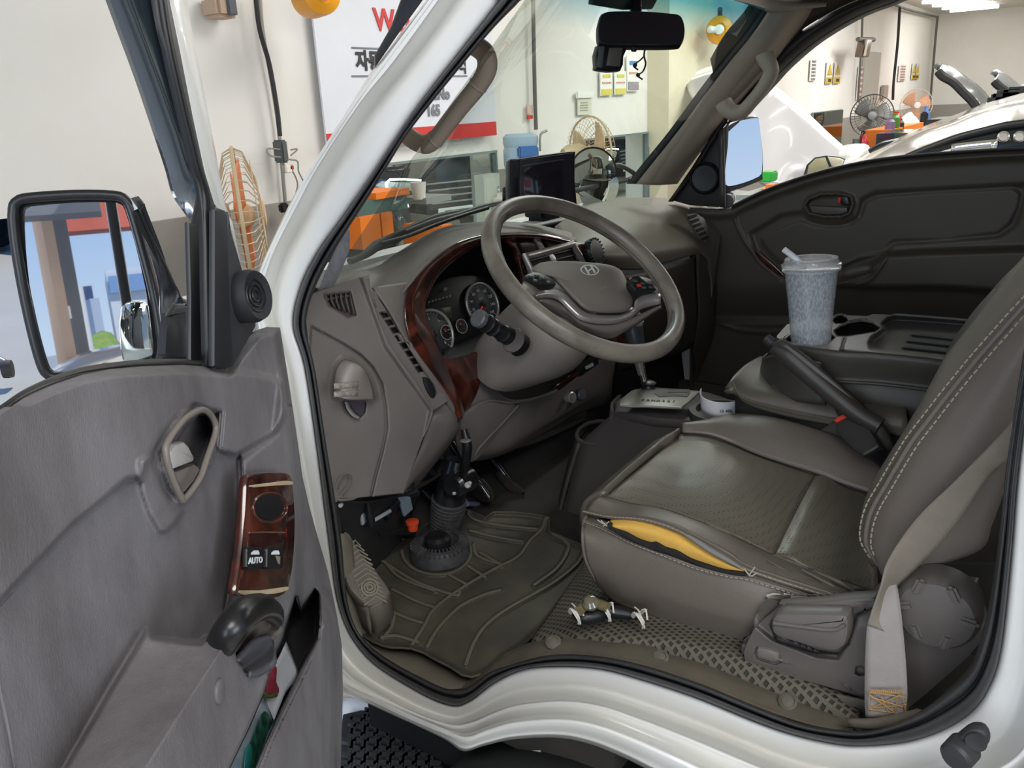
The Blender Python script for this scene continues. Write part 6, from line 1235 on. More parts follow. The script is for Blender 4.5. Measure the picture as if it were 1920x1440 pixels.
# emblem: ellipse ring with slanted H
ec = HP.poly('g', [(682, 383)], -.0275)[0]
tube('emblem_ring', [ec + Vector(Wr * .0225 * math.cos(t) + Wu * .012 * math.sin(t)) for t in np.linspace(0, 2 * math.pi, 41)[:-1]], .0015, CHR2, hb_, 8, 1, closed=True)
for s_ in (-1, 1): tube('emblem_letter', [ec + Vector(Wr * (s_ * .009 - .003) + Wu * -.009), ec + Vector(Wr * (s_ * .009) + WNv * .001), ec + Vector(Wr * (s_ * .009 + .004) + Wu * .009)], .0019, CHR2, hb_, 8, 3)
tube('emblem_letter', [ec + Vector(Wr * -.009 + Wu * -.002), ec + Vector(WNv * .001), ec + Vector(Wr * .0095 + Wu * .0022)], .0016, CHR2, hb_, 8, 3)
text('lettering', 'AIRBAG', mat('emboss_grey', '#8f867e', .5), HP.poly('g', [(760, 484)], -.0262)[0], Wr, Wu, .007, .0003, hb_)
# ---- joint, lever and boot below the dash
jt = thing('steering_shaft', 'greasy black steering shaft with a ribbed rubber boot rising from the floor mat', 'steering shaft', P(830, 1040, z=.79))
GRS = mat('greasy_black', '#1c1d20', .25, dirt='#3c3d3f', dscale=30, damt=.6, coat=.4); GRS2 = mat('dusty_boot', '#33343a', .6, dirt='#6d6b68', dscale=45, damt=.7)
yS = .42
tube('upper_tube', [P(858, 862, y=yS + .02), P(850, 900, y=yS + .01), P(842, 940, y=yS)], [.024, .031, .034], GRS, jt, 18, 3)
yb_ = T('6', [(775, 430), (765, 520), (750, 600), (742, 650)])
tube('shaft_sleeve', [P(a, b, y=yS) for a, b in yb_], [.036, .034, .031, .029], GRS2, jt, 20, 5)
mbR = MB()
sp_ = [P(a, b, y=yS) for a, b in yb_]
for i in range(14):
    t = i / 13; q = sp_[0].lerp(sp_[-1], t); mbR.lathe(q, sp_[0] - sp_[-1], [(.034 - .005 * t, -.003), (.0375 - .006 * t, 0), (.034 - .005 * t, .003)], 24)
mbR.build('sleeve_ribs', GRS2, jt)
bc = P(825, 1032, z=.80)
lathe('floor_boot', bc, (0, 0, 1), [(.06, -.01), (.059, .006), (.052, .018), (.044, .02), (.036, .014), (.03, .008), (.028, .0)], GRS2, jt, 40)
mbR = MB()
for i in range(36):
    a = i / 36 * 2 * math.pi; d = np.array([math.cos(a), math.sin(a), 0]); mbR.box(np.array(bc) + d * .048 + np.array([0, 0, .018]), .02, .0028, .005, ax=(nz(d + np.array([0, 0, -.3])), np.cross([0, 0, 1], d), (0, 0, 1)))
mbR.build('boot_ribs', GRS2, jt)
lathe('shaft_end', bc + Vector((.0, -.005, .012)), (0, 0, 1), [(.026, -.01), (.026, .018), (.02, .024), (.008, .022)], GRS, jt, 24)
lathe('universal_joint', P(862, 905, y=yS), (.2, -.9, .2), [(.02, -.04), (.026, -.036), (.026, .03), (.018, .036)], GRS, jt, 20)
tl = tube('tilt_lever', [P(870, 805, y=.34), P(876, 835, y=.335), P(873, 870, y=.34), P(868, 892, y=.35)], [.006, .009, .0085, .0075], BLACK, jt, 12, 5)
lathe('lever_ring', P(873, 826, y=.325), (0, 0, 1), [(.008, -.0015), (.0105, 0), (.008, .0015)], SILVER, tl, 16)
for (u, v, s_) in ((800, 398, .0035), (870, 355, .0065), (860, 215, .003), (880, 345, .004)):
    q = P(*T('6', [(u, v)])[0], y=.36); blob_ = lathe('grease_spot', q, (.3, -.8, .4), [(s_, -.002), (s_ * .9, .003), (s_ * .3, .005)], mat('white_grease', '#cfd3cc', .3), jt, 10)
for i, pts in enumerate(([(690, 290), (660, 330), (610, 360), (570, 400)], [(600, 330), (660, 400), (700, 440)], [(730, 210), (700, 280), (720, 360)], [(860, 60), (850, 130), (880, 210), (900, 240)], [(890, 330), (930, 350), (980, 420)], [(620, 360), (560, 400), (600, 430)])):
    tube('brake_rod', [P(a, b, y=.40 + .03 * i) for a, b in T('6', pts)], [.008, .006, .007], GRS, jt, 8, 4)
# pedals and metal brackets in the dark
def pedal(label, k, pts, y, m):
    t = thing('pedal', label, 'pedal', P(*T(k, [pts[0]])[0], y=y)); slab('pedal_pad', [P(a, b, y=y + .02 * i % 3 * 0) for i, (a, b) in enumerate(T(k, pts))], (-.015, .02, -.01), m, t, .004, 3)
    q = [P(a, b, y=y) for a, b in T(k, pts)]; c = sum(q, Vector()) / len(q); tube('pedal_arm', [c + Vector((-.02, .02, 0)), c + Vector((-.12, .02, .12)), c + Vector((-.15, .02, .25))], .01, GRS, t, 8, 3)
    return t
PEDM = mat('pedal_rubber', '#332f2b', .6, dirt='#4d4740', dscale=30, damt=.6, bump=.4, bscale=250)
pedal('worn brake pedal with a ribbed rubber pad right of the steering shaft', '6', [(880, 380), (930, 320), (975, 355), (1005, 410), (990, 445), (940, 440)], .55, PEDM)
pedal('long accelerator pedal beside the floor console, right of the brake pedal', '6', [(1010, 300), (1040, 290), (1160, 380), (1150, 400), (1125, 415), (1060, 370)], .66, PEDM)
br = thing('pedal_bracket', 'white and steel bracket pieces with dark struts under the dashboard end', 'bracket', P(690, 960, x=-1.0))
STM = mat('pale_steel', '#c9d0d6', .3, .3)
slab('bracket_plate', rowp([(*T('6', [(312, 432)])[0], -.98), (*T('6', [(330, 432)])[0], -.98), (*T('6', [(347, 545)])[0], -.98), (*T('6', [(330, 565)])[0], -.98)]), (-.006, 0, 0), STM, br, .001)
tube('bracket_rod', rowp([(*T('6', [(385, 538)])[0], -.99), (*T('6', [(470, 487)])[0], -.99)]), .004, STM, br, 8, 0)
tube('bracket_strut', rowp([(*T('6', [(355, 440)])[0], -.97), (*T('6', [(372, 560)])[0], -.97)]), .008, BLACK, br, 8, 0)
tube('bracket_strut', rowp([(*T('6', [(440, 520)])[0], -1.0), (*T('6', [(520, 420)])[0], -1.0), (*T('6', [(600, 400)])[0], -1.0)]), .010, BLACK, br, 8, 2)
slab('bracket_plate', rowp([(*T('6', [(515, 418)])[0], -.99), (*T('6', [(575, 410)])[0], -.99), (*T('6', [(590, 480)])[0], -.99), (*T('6', [(545, 520)])[0], -.99)]), (-.006, 0, 0), mat('grey_blue_steel', '#8fa0ae', .35, .2), br, .002)
slab('bracket_plate', rowp([(*T('6', [(375, 438)])[0], -1.0), (*T('6', [(405, 438)])[0], -1.0), (*T('6', [(405, 448)])[0], -1.0), (*T('6', [(380, 450)])[0], -1.0)]), (-.006, 0, 0), STM, br, .001)
for (u, v) in ((215, 460), (190, 430)): lathe('bolt_head', rowp([(*T('6', [(u, v)])[0], -.93)])[0], (.5, -.8, .2), [(.0035, -.006), (.004, 0), (.003, .002)], STM, br, 12)
tube('bracket_rod', rowp([(*T('6', [(865, 452)])[0], -1.05), (*T('6', [(975, 458)])[0], -1.08)]), .006, mat('lilac_steel', '#9fa2d0', .3, .3), br, 8, 0)
slab('bracket_plate', rowp([(*T('6', [(220, 470)])[0], -1.04), (*T('6', [(640, 540)])[0], -1.06), (*T('6', [(600, 620)])[0], -1.06), (*T('6', [(260, 610)])[0], -1.04)]), (-.01, 0, 0), FW, br, .004)
pl = thing('orange_plug', 'small orange plastic plug on a dark wire under the dashboard', 'plug', P(773, 980, x=-1.0))
q = P(*T('6', [(585, 557)])[0], x=-.99); lathe('plug_body', q + Vector((0, 0, -.012)), (0, 0, 1), [(.009, 0), (.010, .003), (.010, .013), (.0125, .014), (.0125, .019), (.009, .02)], mat('orange_plastic', '#e0512a', .4), pl, 20)
tube('plug_wire', rowp([(*T('6', [(415, 612)])[0], -1.0), (*T('6', [(470, 590)])[0], -1.0), (*T('6', [(560, 575)])[0], -1.0)]), .003, BLACK, pl, 6, 3)
# ================================================================ PASSENGER DOOR
pd = thing('passenger_door', 'closed dark passenger door panel below the far window, with a recessed handle and arm rest', 'vehicle door', (-.6, 1.55, .9))
A = T('d', [(150, 420), (300, 428), (372, 420), (450, 380), (540, 338), (640, 300), (750, 263), (870, 228), (1000, 198), (1120, 175), (1250, 158), (1420, 143), (1600, 130), (1760, 120), (1920, 113), (2300, 105)])
B = [(a, 900) for a, b in A]
insert = T('d', [(530, 585), (600, 545), (740, 490), (800, 512), (900, 528), (1010, 512), (1060, 465), (1085, 395), (1150, 362), (1400, 342), (1860, 318), (1900, 345), (1890, 420), (1850, 500), (1780, 560), (1500, 590), (1220, 600), (1190, 640), (1140, 680), (1040, 692), (950, 745), (800, 800), (680, 750), (600, 690), (545, 630)])
armr = T('d', [(1190, 668), (1400, 655), (1900, 640), (2300, 640), (2300, 900), (1900, 880), (1500, 850), (1100, 850), (900, 830), (1000, 790), (1100, 740)])
handle = T('d', [(755, 410), (775, 370), (840, 345), (940, 343), (1010, 365), (1020, 400), (1005, 450), (960, 475), (860, 475), (780, 455)])
hcup = T('d', [(768, 410), (790, 378), (850, 357), (940, 356), (1000, 372), (1005, 405), (990, 445), (950, 462), (860, 462), (790, 445)])
apron = T('d', [(470, 560), (640, 460), (760, 445), (780, 480), (860, 505), (960, 505), (1040, 470), (1060, 380), (1130, 345), (1930, 300), (1930, 350), (1880, 520), (1790, 575), (1230, 615), (1190, 650), (1000, 760), (840, 830), (640, 800), (520, 700)])
swirl = T('d', [(385, 465), (400, 520), (440, 600), (520, 705), (620, 785), (700, 815)]); sw2 = T('d', [(930, 845), (1030, 835), (1110, 800), (1160, 740), (1195, 675)]); sw3 = T('d', [(230, 960), (300, 1030), (400, 1070), (520, 1082), (650, 1080)]); sw4 = T('d', [(960, 720), (1050, 690), (1120, 675), (1190, 668)])
def pd_h(X, Y):
    h = -.010 * inside(apron, X, Y, 6) + .006 * inside(insert, X, Y, 3)
    h = h + .018 * inside(handle, X, Y, 4) - .040 * inside(hcup, X, Y, 2.5)
    h = h + .035 * inside(armr, X, Y, 8)
    h = h + .005 * groove(swirl, X, Y, 3) + .006 * groove(sw2, X, Y, 3) + .005 * groove(sw3, X, Y, 3) + .004 * groove(sw4, X, Y, 3)
    h = h - .05 * sm((Y - 530) / 90) * (1 - inside(armr, X, Y, 12)) * (X > 1300) 
    h = h + .02 * sm((Y - 590) / 20) * (1 - sm((X - 1480) / 60))
    h = h + .012 * np.exp(-((Y - np.interp(X, [a for a, b in A], [b for a, b in A]) - 10) / 8) ** 2)
    return h
PDP = PL((0, 1.50, 0), (0, -1, 0))
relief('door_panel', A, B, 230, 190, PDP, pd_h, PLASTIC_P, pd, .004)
surf('door_frame_edge', [[PDP.at(a, b - 2, .02) for a, b in A[2:]], [PDP.at(a, b + 2, .014) for a, b in A[2:]], [PDP.at(a, b + 3, .0) for a, b in A[2:]]], RUBBER, pd, 2, 1, .004)
hl_ = slab('handle_lever', PDP.poly('d', [(785, 412), (900, 418), (985, 420), (985, 445), (950, 458), (870, 460), (795, 448)], .006), (0, .012, 0), PLASTIC_D, pd, .003)
slab('lock_lever', PDP.poly('d', [(948, 362), (985, 364), (995, 400), (985, 412), (950, 408)], .014), (0, .012, 0), BLACK, pd, .003)
slab('lock_mark', PDP.poly('d', [(934, 368), (948, 366), (948, 400), (934, 400)], .008), (0, .004, 0), RED, pd, .0008)
slab('wood_inlay', PDP.poly('d', [(490, 635), (520, 660), (600, 730), (650, 780), (630, 785), (560, 735), (500, 670)], .012), (0, .006, 0), WOOD, pd, .002)
surf('pocket_lip', [PDP.poly('d', [(960, 760), (1040, 735), (1110, 725)], .05), PDP.poly('d', [(965, 800), (1050, 780), (1115, 760)], .05)], mat('pocket_grey', '#5c5650', .4), pd, 3, 1, .004)
surf('lower_door', [[PDP.at(a, 880, -.05) for a in (1200, 1400, 1700, 2100)], [(p.x, 1.52, .8) for p in [PDP.at(a, 880, -.05) for a in (1200, 1400, 1700, 2100)]]], PLASTIC_P, pd, 2, 2, .01)
# black corner with tweeter
slab('corner_sail', PDP.poly('d', [(60, 385), (140, 270), (230, 140), (300, 30), (345, -20), (340, 100), (325, 230), (330, 400), (300, 420), (150, 410)], .0), (0, .02, 0), mat('sail_dark', '#2c2a29', .5), pd, .003)
surf('sail_strip', [PDP.poly('d', [(300, 20), (305, 200), (310, 420)], .012), PDP.poly('d', [(328, 0), (330, 200), (335, 420)], .012)], mat('sail_edge', '#4b4744', .4), pd, 3, 1, .01)
surf('sail_strip', [PDP.poly('d', [(35, 390), (160, 210), (290, 0), (330, -60)], .012), PDP.poly('d', [(60, 390), (180, 225), (300, 30), (345, -30)], .012)], BLACK, pd, 3, 1, .01)
q = PDP.poly('d', [(235, 265)], .0)[0]; lathe('tweeter', q, (0.15, -1, .05), [(.045, -.01), (.044, .012), (.038, .02), (.034, .016), (.004, .014)], BLACK, pd, 32)
# passenger side mirror
mc2 = P(1392, 285, y=1.70); ri2 = nz(np.array(mc2) - C0); MN2 = nz(nz((.95, .22, .045)) - ri2); M2 = PL(mc2, MN2)
pm = slab('side_mirror', M2.poly('b', [(1290, 1060), (1340, 990), (1450, 930), (1520, 905), (1590, 905), (1612, 930), (1625, 1050), (1642, 1200), (1640, 1380), (1620, 1420), (1400, 1500), (1320, 1510), (1320, 1300)], .0), -MN2 * .10, mat('mirror_black', '#1f2023', .35), pd, .012, 2, label='black passenger side mirror seen through the window')
slab('mirror_glass', M2.poly('b', [(1330, 1075), (1345, 1045), (1440, 960), (1470, 940), (1580, 925), (1600, 945), (1612, 1060), (1626, 1200), (1622, 1330), (1600, 1380), (1480, 1430), (1380, 1455), (1345, 1448), (1335, 1400)], .003), -MN2 * .003, MIRROR, pm, 0, 2)
tube('mirror_foot', [M2.at(1366, 372, -.02), P(1362, 378, y=1.56)], .02, BLACK, pm, 10, 0)

# ================================================================ REAR VIEW MIRROR, DASH CAMERA, NAVIGATION SCREEN
rv = thing('rear_view_mirror', 'wide dark rear view mirror in a black housing hanging at the top of the windscreen', 'mirror', P(1202, 50, x=-.70))
mc3 = P(1202, 52, x=-.68); ri3 = nz(np.array(mc3) - C0); MN3 = nz(nz((.55, -.5, .55)) * 1.0 - ri3); R3 = PL(mc3, MN3)
slab('housing', R3.poly('b', [(332, 230), (340, 165), (360, 110), (400, 85), (470, 75), (700, 76), (930, 95), (985, 110), (1010, 145), (1024, 210), (1020, 280), (1000, 335), (960, 352), (800, 358), (500, 355), (380, 345), (340, 315)], .0), -MN3 * .028, BLACK, rv, .007, 3)
slab('mirror_glass', R3.poly('b', [(350, 230), (358, 170), (378, 120), (410, 98), (475, 90), (700, 90), (920, 108), (970, 122), (994, 155), (1006, 215), (1002, 275), (985, 322), (950, 338), (800, 344), (500, 341), (385, 332), (355, 305)], .0018), -MN3 * .002, mat('reflection_grey', '#3c373d', .22, .35, coat=.5), rv, 0, 2)  # dim reflection put into a dark grey colour, no true mirror
tube('mirror_stem', [P(1195, 30, x=-.70), P(1190, 5, x=-.715), P(1185, -25, x=-.72)], [.008, .012, .016], BLACK, rv, 10, 3)
slab('mirror_mount', [P(a, b, x=-.715) for a, b in T('b', [(310, -60), (840, -60), (770, 70), (560, 75), (300, 32)])], (-.01, 0, 0), mat('mount_teal_grey', '#27464c', .5), rv, .003)
slab('toggle', R3.poly('b', [(600, 358), (652, 360), (645, 392), (605, 388)], -.006), -MN3 * .012, BLACK, rv, .002)
dc = thing('dash_camera', 'small black dash camera hanging below the left end of the rear view mirror', 'camera', P(1146, 107, x=-.72))
D3 = PL(P(1146, 107, x=-.72), nz((.75, -.6, .1)))
slab('camera_body', D3.poly('b', [(345, 352), (560, 352), (545, 440), (520, 552), (345, 545), (330, 510)], .0), -D3.n * .022, mat('camera_black', '#222225', .3), dc, .004, 2)
slab('camera_screen', D3.poly('b', [(428, 375), (535, 372), (510, 520), (405, 512)], .0015), -D3.n * .002, mat('screen_grey', '#77736a', .15, coat=1), dc, .0004)
slab('camera_side', D3.poly('b', [(350, 362), (392, 362), (372, 530), (345, 525), (335, 500)], .001), -D3.n * .002, mat('camera_side_grey', '#6f7577', .3), dc, .0004)
cb = thing('hanging_cable', 'thin black cable with two clips hanging below the rear view mirror', 'cable', P(1205, 120, x=-.72))
tube('cable', W('b', [(715, 355), (705, 385), (700, 440), (712, 500), (690, 560), (650, 590), (685, 620)], x=-.72), .0016, BLACK, cb, 6, 5)
tube('cable', W('b', [(700, 440), (670, 470), (630, 500), (620, 520), (650, 545)], x=-.72), .0016, BLACK, cb, 6, 5)
for u, v in ((705, 380), (630, 510), (652, 588)): rbox('cable_clip', W('b', [(u, v)], x=-.719)[0], .005, .009, .007, BLACK, cb, .0015)
nv_ = thing('navigation_screen', 'black navigation unit with a dark screen standing on the dashboard', 'screen', P(1015, 385, x=-1.06))
NP_ = PL(P(1015, 335, x=-1.03), nz((.72, -.62, .12)))
slab('screen_housing', NP_.poly('e', [(1258, 285), (1330, 268), (1640, 222), (1752, 212), (1758, 235), (1755, 420), (1775, 640), (1765, 662), (1500, 620), (1340, 590), (1250, 580), (1255, 400)], .0), -NP_.n * .03, mat('nav_black', '#28262b', .35), nv_, .005, 2)
slab('screen_bezel', NP_.poly('e', [(1342, 280), (1738, 225), (1740, 640), (1340, 590)], .003), -NP_.n * .003, mat('bezel_black', '#332f36', .3), nv_, .001)
slab('screen_glass', NP_.poly('e', [(1368, 335), (1655, 292), (1665, 615), (1375, 585)], .0045), -NP_.n * .002, mat('screen_purple', '#2b2530', .12, coat=1), nv_, .0006)
slab('screen_frame_edge', NP_.poly('e', [(1360, 318), (1672, 268), (1672, 282), (1362, 332)], .005), -NP_.n * .002, mat('edge_lilac', '#57505c', .25), nv_, .0005)
slab('side_post', NP_.poly('e', [(1262, 292), (1330, 275), (1325, 588), (1258, 576)], .0025), -NP_.n * .003, mat('nav_dark', '#232126', .4), nv_, .001)
surf('rear_ribs', [NP_.poly('e', [(1215, 490), (1250, 470), (1262, 440)], -.03), NP_.poly('e', [(1215, 590), (1250, 590), (1262, 590)], -.03)], mat('nav_dark', '#232126', .4), nv_, 3, 2, .01)
rbox('nav_foot', P(1020, 395, x=-1.07), .06, .09, .04, BLACK, nv_, .01)

# ================================================================ FLOOR MAT, DEAD PEDAL, REAR MAT
MATM = mat('rubber_mat', '#45433f', .55, dirt='#6f6a55', dscale=9, damt=.6, bump=.25, bscale=250, sharp=.16); RIBM = mat('mat_rib', '#6a675d', .6, dirt='#7b7661', dscale=12, damt=.6)
fm_ = thing('floor_mat', 'dirty black rubber floor mat with raised curved ribs in the driver footwell', 'floor mat', P(870, 1130, z=.79))
mt_A = T('6', [(250, 900), (250, 830), (330, 700), (400, 655), (480, 632), (540, 628), (600, 600), (640, 560), (830, 470), (880, 480), (960, 520), (1000, 490), (1100, 490), (1200, 500), (1290, 515), (1290, 590), (1340, 610), (1480, 670)])
mt_B = T('6', [(330, 1130), (380, 1160), (430, 1180), (480, 1190), (530, 1190), (580, 1195), (640, 1215), (700, 1250), (780, 1290), (840, 1330), (890, 1340), (940, 1325), (980, 1300), (1060, 1230), (1150, 1180), (1240, 1100), (1340, 980), (1480, 800)])
ribs6 = [[(350, 720), (440, 655), (540, 632)], [(430, 745), (600, 850), (800, 920), (830, 900)], [(480, 890), (600, 950), (700, 985)], [(490, 1010), (560, 1040), (640, 1065)], [(420, 1140), (500, 1130), (620, 1165)], [(580, 1180), (640, 1090), (700, 990), (830, 890), (1000, 790), (1130, 720), (1190, 640), (1250, 580), (1270, 520)],
         [(660, 1190), (720, 1090), (830, 980), (950, 920), (1040, 895)], [(860, 1280), (900, 1170), (960, 1080), (1060, 1000), (1200, 920), (1320, 850), (1430, 760), (1470, 690)], [(1210, 870), (1330, 780), (1385, 690), (1375, 650), (1300, 610)], [(440, 745), (520, 830), (700, 900)], [(770, 815), (870, 870)], [(870, 770), (960, 830)], [(930, 700), (1050, 770)], [(860, 480), (900, 530), (1020, 560), (1230, 580)], [(880, 590), (1000, 620), (1150, 645)], [(900, 660), (920, 720), (1030, 760)], [(490, 1010), (480, 1080), (430, 1150)], [(530, 690), (545, 740), (600, 790), (700, 815), (800, 800), (870, 750), (885, 690), (860, 640)]]
ribs = [T('6', r) for r in ribs6]
def mat_h(X, Y):
    h = np.zeros_like(X)
    for r in ribs: h = np.maximum(h, .006 * groove(cr([(a, b, 0) for a, b in r], 5)[:, :2].tolist(), X, Y, 3.2))
    e = np.minimum(sdist(mt_A, X, Y, False), sdist(mt_B, X, Y, False)); return h + .010 * np.exp(-(e / 5) ** 2)
FMP = PL((0, 0, .787), (0, 0, 1))
relief('mat_sheet', mt_A, mt_B, 280, 200, FMP, mat_h, MATM, fm_, .003)
for r in ribs: tube('raised_rib', [FMP.at(a, b, .0058) for a, b in r], .0034, RIBM, fm_, 6, 5, up=(0, 0, 1), flat=.5)
# dusty plain kick area below the mat tip and left side
surf('floor_trim', [[P(a, b, z=.775) for a, b in T('6', [(220, 870), (260, 980), (330, 1120), (420, 1180), (600, 1210), (760, 1300), (900, 1370)])], [P(a, b, z=.77) for a, b in T('6', [(190, 880), (230, 1000), (300, 1150), (400, 1250), (560, 1330), (740, 1420), (900, 1430)])]], SCUFF, cabt, 5, 2, .01)
dp = thing('foot_rest', 'dusty rubber foot rest with chevron ribs and round studs at the left of the footwell', 'foot rest', P(700, 1100, z=.79))
DR = mat('footrest_rubber', '#5c564f', .65, dirt='#857c70', dscale=20, damt=.6, bump=.15, bscale=400)
DRP = PL(P(690, 1060, x=-.93), nz((.62, -.2, .76)))
foot = T('6', [(228, 600), (262, 605), (320, 700), (380, 770), (440, 850), (468, 900), (440, 940), (380, 975), (350, 975), (300, 930), (245, 850), (232, 700)])
slab('rest_pad', [DRP.at(a, b, 0) for a, b in foot], -DRP.n * .02, DR, dp, .004, 2)
RBT = mat('footrest_rib', '#8b8375', .65)
for i in range(13):
    v = 640 + i * 24; ax_ = 290 + i * 9
    a = [DRP.at(*T('6', [(u_, v_)])[0], .001) for u_, v_ in ((max(236, ax_ - 62), v + 45), (ax_, v), (min(ax_ + 55, 300 + (v - 640) * .75 + 20), v + 30))]
    tube('chevron_rib', a, .0016, RBT, dp, 6, 0)
for (u, v, r_) in ((365, 882, 42), (240, 690, 30)):
    for k_ in (1, .66, .33):
        pts_ = [DRP.at(*T('6', [(u + r_ * k_ * math.cos(a), v + r_ * k_ * math.sin(a))])[0], .0025) for a in np.linspace(0, 2 * math.pi, 25)[:-1]]
        if u - r_ * k_ > 200: tube('round_stud', pts_, .0018, RBT, dp, 6, 0, closed=True)
surf('rest_side', [[DRP.at(a, b, -.002) for a, b in T('6', [(350, 975), (380, 972), (440, 938), (468, 900)])], [P(a, b, z=.83) for a, b in T('6', [(362, 1040), (400, 1045), (460, 1010), (482, 960)])], [P(a, b, z=.78) for a, b in T('6', [(375, 1120), (410, 1135), (470, 1090), (495, 1050)])]], DR, dp, 4, 4, .004)
surf('rest_skirt', [[DRP.at(a, b, -.002) for a, b in T('6', [(245, 850), (300, 930), (350, 975)])], [P(a, b, z=.80) for a, b in T('6', [(262, 980), (320, 1080), (370, 1130)])]], DR, dp, 4, 3, .004)
# left kick panel behind the seal
surf('kick_panel', [rowp([(618, 930, -.95), (700, 935, -.97), (790, 920, -1.02)]), rowp([(640, 1020, -1.0), (690, 1020, -1.02), (760, 1005, -1.08)]), rowp([(640, 1120, -1.0), (690, 1080, -1.05), (760, 1030, -1.10)])], DARK, cabt, 4, 4, .004)
# ribbed rubber mat on the hump beside the seat
rmt = thing('ribbed_mat', 'dusty rubber mat with a small square pattern on the floor beside the driver seat', 'floor mat', P(1180, 1150, z=.95))
RM = [[P(a, b, z=z) for a, b, z in r] for r in (
    [(990, 1222, .845), (1045, 1215, .88), (1088, 1212, .90), (1150, 1220, .915), (1250, 1232, .925), (1350, 1262, .93), (1450, 1302, .93), (1540, 1340, .93), (1620, 1385, .93)],
    [(1000, 1192, .865), (1050, 1183, .895), (1090, 1184, .915), (1150, 1192, .93), (1250, 1200, .94), (1350, 1222, .945), (1450, 1262, .945), (1540, 1300, .945), (1610, 1352, .945)],
    [(1030, 1150, .86), (1075, 1140, .89), (1110, 1140, .905), (1170, 1150, .925), (1260, 1172, .935), (1360, 1195, .94), (1455, 1230, .94), (1540, 1270, .94), (1620, 1320, .94)],
    [(1060, 1105, .86), (1095, 1090, .88), (1140, 1095, .90), (1190, 1115, .92), (1270, 1140, .93), (1365, 1165, .935), (1460, 1200, .935), (1550, 1240, .935), (1640, 1290, .935)],
    [(1095, 1055, .85), (1115, 1050, .865), (1160, 1060, .885), (1210, 1080, .91), (1290, 1105, .925), (1380, 1135, .93), (1470, 1170, .93), (1560, 1210, .93), (1660, 1260, .93)])]
def checker_mat():
    m = mat('square_pattern_mat', '#3d3a34', .7); t = m.node_tree; L = t.links.new; b = t.nodes['Principled BSDF']
    g = t.nodes.new('ShaderNodeTexCoord'); ck = t.nodes.new('ShaderNodeTexBrick'); ck.offset = .5
    ck.inputs['Scale'].default_value = 1; ck.inputs['Brick Width'].default_value = .0100; ck.inputs['Row Height'].default_value = .0088; ck.inputs['Mortar Size'].default_value = .0026; ck.inputs['Mortar Smooth'].default_value = .3
    ck.inputs['Color1'].default_value = srgb('#383530'); ck.inputs['Color2'].default_value = srgb('#403c36'); ck.inputs['Mortar'].default_value = srgb('#6f6a5e')
    mp = t.nodes.new('ShaderNodeMapping'); mp.inputs['Rotation'].default_value = (0, 0, .5); L(g.outputs['Object'], mp.inputs[0]); L(mp.outputs[0], ck.inputs['Vector'])
    L(ck.outputs['Color'], b.inputs['Base Color']); bp = t.nodes.new('ShaderNodeBump'); bp.inputs['Strength'].default_value = .8; bp.inputs['Distance'].default_value = .003; L(ck.outputs['Fac'], bp.inputs['Height']); L(bp.outputs[0], b.inputs['Normal']); return m
CKM = checker_mat()
surf('mat_sheet', RM, CKM, rmt, 5, 5, .003)
# seat adjuster rod tied with string, lying beside the seat
rd = thing('adjuster_rod', 'short black rod with white string ties lying on the patterned mat under the seat', 'rod', P(1120, 1150, z=.95))
q = [P(a, b, z=.955) for a, b in T('6', [(1425, 1015), (1470, 1035), (1530, 1025), (1590, 1005), (1680, 1015), (1755, 1035)])]
tube('rod', q, [.008, .010, .010, .010, .008, .004], BLACK, rd, 12, 5)
q = [P(a, b, z=.972) for a, b in T('6', [(1440, 1005), (1480, 970), (1530, 965), (1590, 985)])]; tube('tape_wrap', q, .007, mat('brown_tape', '#6b5f3e', .4, dirt='#8c8464', dscale=60, damt=.7), rd, 10, 4)
for (u, v) in ((1425, 1015), (1580, 1000), (1752, 1035)):
    p_ = P(*T('6', [(u, v)])[0], z=.962)
    for j in range(3): tube('string_tie', [p_ + Vector((.012 * math.cos(a * 1.3 + j), .010 * math.sin(a + j), .010 * math.sin(a * 2 + j * 2))) for a in np.linspace(0, 5.5, 7)], .0012, mat('white_string', '#dad6cc', .8), rd, 5, 3)
q = P(*T('6', [(1505, 975)])[0], z=.978); lathe('clear_cap', q, (0, -.3, 1), [(.010, 0), (.012, .006), (.008, .012), (.002, .014)], mat('clear_cap_m', '#6f6a58', .1, coat=1), rd, 16)

# ================================================================ FLOOR CONSOLE WITH THE GEAR LEVER
gc = thing('floor_console', 'dark floor console with a grey gear selector plate in front of the centre seat', 'console', P(1200, 800, y=.7))
CN = mat('console_dark', '#4b4643', .6, dirt='#57514d', dscale=6, damt=.4, bump=.1, bscale=600)
yC = .66
top = [P(1150, 768, y=yC), P(1180, 738, y=.74), P(1215, 728, y=.80), P(1300, 728, y=.84), P(1330, 740, y=.86)]
# near face
surf('console_side', [[P(1152, 772, y=yC), P(1200, 775, y=yC), P(1270, 785, y=yC), P(1330, 790, y=yC), P(1420, 800, y=yC)],
                      [P(1090, 832, y=yC - .005), P(1190, 835, y=yC - .005), P(1260, 840, y=yC - .005), P(1330, 850, y=yC - .005), P(1420, 850, y=yC - .005)],
                      [P(1070, 900, y=yC - .01), P(1150, 905, y=yC - .01), P(1230, 910, y=yC - .01), P(1330, 910, y=yC - .01), P(1420, 910, y=yC - .01)],
                      [P(1040, 1010, y=yC - .02), P(1110, 1010, y=yC - .02), P(1200, 1010, y=yC - .02), P(1330, 1010, y=yC - .02), P(1420, 1010, y=yC - .02)]], CN, gc, 4, 5, .006)
surf('console_front', [[P(1152, 772, y=yC), P(1150, 756, y=.74), P(1165, 740, y=.86)], [P(1142, 832, y=yC), P(1146, 812, y=.74), P(1160, 790, y=.86)]], CN, gc, 3, 3, .006)
